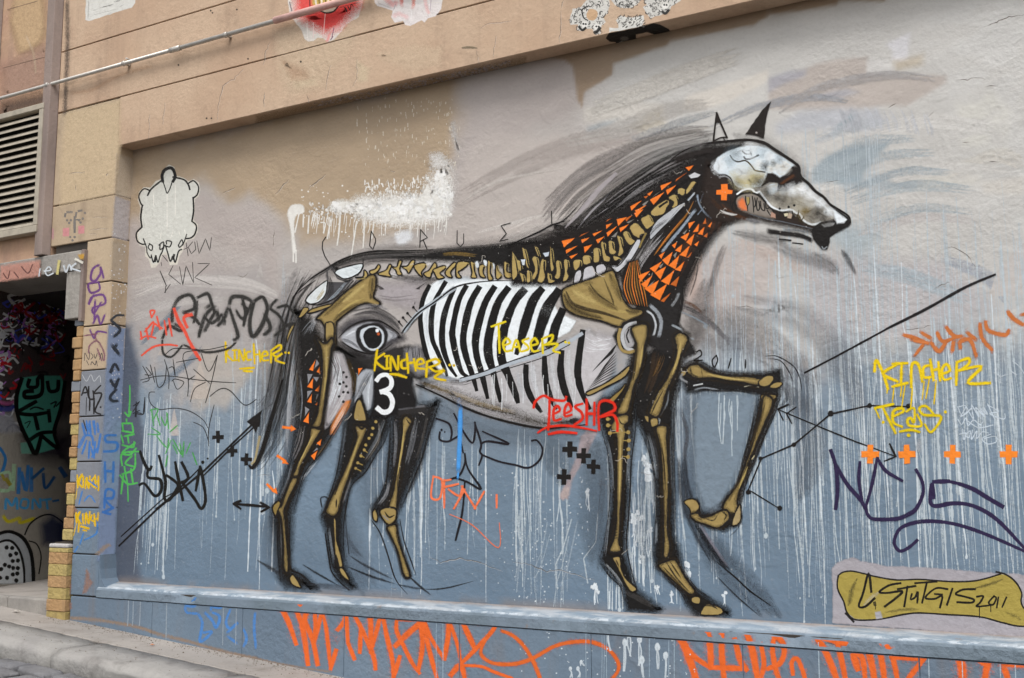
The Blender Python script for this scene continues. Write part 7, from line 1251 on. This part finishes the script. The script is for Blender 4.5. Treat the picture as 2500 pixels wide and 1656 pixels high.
L('brush_tag', 'A4', 'pale blue scribbled tag on the left part of the ledge', '1830 800 1780 870 1880 860 1840 800 1800 900 1720 900 1730 960 1830 970|1980 820 1950 900 2050 910 1970 830 1950 950|1890 960 1960 1030 2000 1100 2030 1000 1960 960|1830 970 1870 1060 1850 1230 1960 1140 1870 1150|2130 930 2090 1050 2130 1110 2200 1050 2100 1150|2250 1110 2280 1200 2250 1280|2100 1180 2200 1250|2360 960 2350 1100 2367 1300', '#4a83c6', 32, soft=.5, a=.75, grain=.7)
P = Paint('ledge_drips', 'F', 'C4')
for x, y, L_ in ((980, 1070, 70), (890, 1130, 180), (1045, 1240, 260), (1080, 1160, 200), (1180, 1210, 240), (1200, 1400, 160), (1345, 1280, 200), (1420, 1360, 200), (540, 1480, 80), (610, 1480, 80), (1490, 1160, 60), (640, 1420, 30)):
    P.dot(x, y, 24 if L_ > 100 else 14, '#cdd6dc', sq=1.6)
    for k in range(2): P.stroke(f'{x+rnd(-10,10)} {y} {x+rnd(-14,20)} {y+L_*.5} {x+rnd(-14,30)} {y+L_}', rnd(10, 18), '#c3cdd4', soft=.35, a=.9)
for x in (685, 830, 850, 875, 1450, 1270, -640, -700, 1500): P.stroke(f'{x} 1060 {x+rnd(-3,3)} 1300 {x} 1568', rnd(6, 11), '#9fb0bd', soft=.4, a=.7)
for i in range(60): P.dot(rnd(0, 1700), rnd(1050, 1568), rnd(3, 8), '#c9d2d8', n=6)
for x in (1190, 1235, 1300, 1545, 2070, 2190): P.stroke(f'{x} {740 if x<1600 else 800} {x-6} 1000 {x-12} {1080 if x<1400 else 1260}', 9, '#98a2ab', t='A4', soft=.4, a=.75)
for x in (1480, 465, 1790, 2140, 2280): P.stroke(f'{x} 1240 {x+5} 1400 {x+10} 1568', 10, '#b3c2cc', t='D4', soft=.4, a=.8)
P.done(None, 'whitish paint runs down the face of the ledge', 'paint drips', kind='stuff', cut='ledge')

# ================================================================== lintel and alcove
P = Paint('lintel_paint', 'L', 'A2'); P.poly('0 890 370 835 375 985 0 1040', '#c08c7c', soft=8, a=.75, grain=.6); P.poly('715 790 780 780 770 830 740 830', '#c99a3e', soft=6, a=.8, grain=.6)
for s, c, w in (('30 960 70 1010 90 940', '#6d4640', 12), ('130 950 170 1000', '#6d4640', 12), ('200 900 260 960 300 880', '#6d4640', 12), ('370 920 360 985', '#cfd5da', 14), ('410 940 470 930 450 900 420 940 440 980 490 960', '#cfd5da', 14), ('530 960 545 850', '#cbbf7d', 30), ('590 890 610 950 640 880 660 930', '#cfd5da', 16), ('700 870 660 910 740 940', '#cfd5da', 16), ('700 830 760 860', '#e1dccf', 24)): P.stroke(s, w, c, soft=.4, a=.9, grain=.4)
P.done(None, 'faded re MUK lettering and pink paint on the doorway lintel', G)
P = Paint('wall_graffiti', 'A', 'A3')
P.poly('-400 -600 700 -700 700 700 -400 900', '#4a3c3e', soft=30, a=.7, grain=.5); P.poly('-300 700 300 650 640 1100 560 2400 -300 2400', '#b9b3a8', soft=40, a=.9, grain=.4); P.poly('200 860 640 900 620 1150 250 1100', '#2b2035', soft=40, a=.8)
for i in range(260):
    x, y = rnd(-60, 560), rnd(-330, 900)*(.8 if i % 2 else 1); c = ('#ffffff', '#e0252f', '#ffffff', '#15131a', '#5a62d8', '#cf8be0', '#15131a', '#f0f0f4')[i % 8]; L_ = rnd(20, 110)
    if x > 150 and 60 < y: continue
    k = rnd(0, 6.3); P.stroke(f'{x} {y} {x+L_*math.cos(k)} {y+L_*math.sin(k)*.8} {x+L_*math.cos(k+.9)*1.5} {y+L_*math.sin(k+.9)}', rnd(10, 30), c, soft=.4, a=.95)
for i in range(40):
    x, y = rnd(100, 620), rnd(-330, 320); k = rnd(0, 6.3); L_ = rnd(30, 120); P.stroke(f'{x} {y} {x+L_*math.cos(k)} {y+L_*math.sin(k)} {x+L_*math.cos(k+1)} {y+L_*math.sin(k+1)*1.4}', rnd(10, 30), ('#b01f26', '#1a1516', '#d0252b', '#7a1a22')[i % 4], soft=.5, a=.85)
P.stroke('-50 560 60 600 150 570', 50, '#d56aa8', soft=.8, a=.7); P.stroke('-50 640 80 650 140 620', 60, '#4a57b8', soft=.8, a=.7); P.poly('-60 700 100 690 200 860 -60 870', '#b9bbc6', soft=10, a=.7)
P.done(None, 'tangle of red white and black spray graffiti inside the doorway', G, kind='stuff')
P = Paint('spray_tag', 'A', 'A3'); P.poly('200 360 350 340 560 340 600 420 590 560 540 700 500 850 520 1010 340 1060 260 940 190 780 150 600 165 430', '#67c8b2', soft=4); P.poly('190 960 270 950 300 1060 200 1060', '#8fdcc4', soft=4, a=.8)
P.stroke('200 370 150 560 180 760 270 960 330 1060 380 900', 40, '#14110f', soft=.3); P.stroke('600 400 560 650 500 860 540 1010 380 890', 34, '#14110f', soft=.3); P.stroke('280 930 380 870 510 860', 34, '#14110f', soft=.3)
for s, w in (('270 380 260 440 340 440 350 370 380 340', 36), ('390 340 380 510 240 540 230 490 300 480', 38), ('440 400 460 480 530 470 540 390', 36), ('170 670 330 580', 34), ('180 690 300 700 440 680', 34), ('320 700 350 830', 36), ('450 660 460 760', 32), ('280 650 330 630 400 650', 14), ('470 600 520 580 500 630', 14), ('230 780 280 760 250 820', 9), ('560 580 520 620', 14)): P.stroke(s, w, '#14110f', soft=.3)
P.done(None, 'teal bubble shape with thick black letters inside the doorway', G)
P = Paint('spray_tag', 'A', 'A3')
for s, w, c in (('50 1568 60 1480 110 1540 150 1470 160 1568', 26, '#5bbcff'), ('200 1490 190 1550 250 1560 260 1490 210 1480', 24, '#5bbcff'), ('300 1568 310 1480 370 1560 370 1480', 24, '#5bbcff'), ('390 1490 470 1480', 22, '#5bbcff'), ('430 1490 440 1568', 22, '#5bbcff'), ('490 1500 540 1490', 20, '#2f74b5'), ('0 1010 50 1100 30 1200 0 1260', 30, '#3f8fd6')): P.stroke(s, w, c, soft=.35)
P.done(None, 'light blue MONTE lettering low inside the doorway', G)
P = Paint('spray_tag', 'A', 'A3')
for s, w, c in (('0 1250 90 1240 90 1390 0 1400', 34, '#c4ecc0'), ('130 1170 120 1390', 40, '#c4ecc0'), ('180 1200 170 1420', 36, '#4597e6'), ('200 1240 240 1400 260 1180', 36, '#4597e6'), ('290 1200 290 1400', 36, '#4597e6'), ('300 1290 400 1200', 30, '#2f6eae'), ('400 1250 420 1380 500 1280', 30, '#2b66a6'), ('560 1200 600 1260', 50, '#2b5f9e'), ('60 1300 90 1340', 40, '#b5a62e'), ('20 1260 40 1300', 30, '#c4b43a')): P.stroke(s, w, c, soft=.4, a=.9)
P.done(None, 'green and blue spray letters inside the doorway above the light blue ones', G)
P = Paint('spray_tag', 'A', 'A4'); P.stroke('30 70 80 120 180 90 190 130 320 90', 40, '#ecdc2a', soft=.6, a=.9); P.done(None, 'yellow sprayed squiggle inside the doorway', G)
P = Paint('painted_wheel', 'A', 'A4'); P.poly('-120 700 -120 320 -20 240 100 220 200 270 270 380 300 520 310 690', '#c3c9ce', soft=4, sm=False); P.poly('-120 690 -100 380 0 300 100 300 180 400 215 560 220 690', '#e6ecf0', soft=4)
P.stroke('-120 300 0 230 100 215 210 270 280 390 305 540 310 690', 34, '#121010', soft=.3); P.stroke('-100 390 0 310 100 300 180 390 220 540 225 690', 22, '#121010', soft=.3)
for x, y in ((62, 360), (112, 365), (150, 415), (95, 430), (165, 480), (118, 485), (45, 520), (85, 535), (165, 550), (122, 550), (160, 600), (118, 610), (65, 640), (10, 560), (0, 640), (150, 665)): P.dot(x, y, 20, '#1c1a1a')
P.stroke('230 240 280 140 380 70 480 60 600 140', 16, '#121010', soft=.4); P.stroke('270 300 340 330 380 440 360 600', 14, '#121010', soft=.4); P.poly('380 150 480 60 600 140 590 340 400 330', '#1d2b55', soft=20, a=.8)
P.done(None, 'grey painted wheel shape with black dots at the foot of the doorway wall', 'mural')
P = Paint('doorway_smudge', 'A', 'A2'); 
for s in ('0 1110 60 1090 130 1080 190 1070', '250 1080 350 1060 480 1040 540 1020'): P.stroke(s, 34, '#c3b52a', soft=.5, a=.9)
P.done(None, 'yellow paint marks high inside the doorway under the lintel', G)
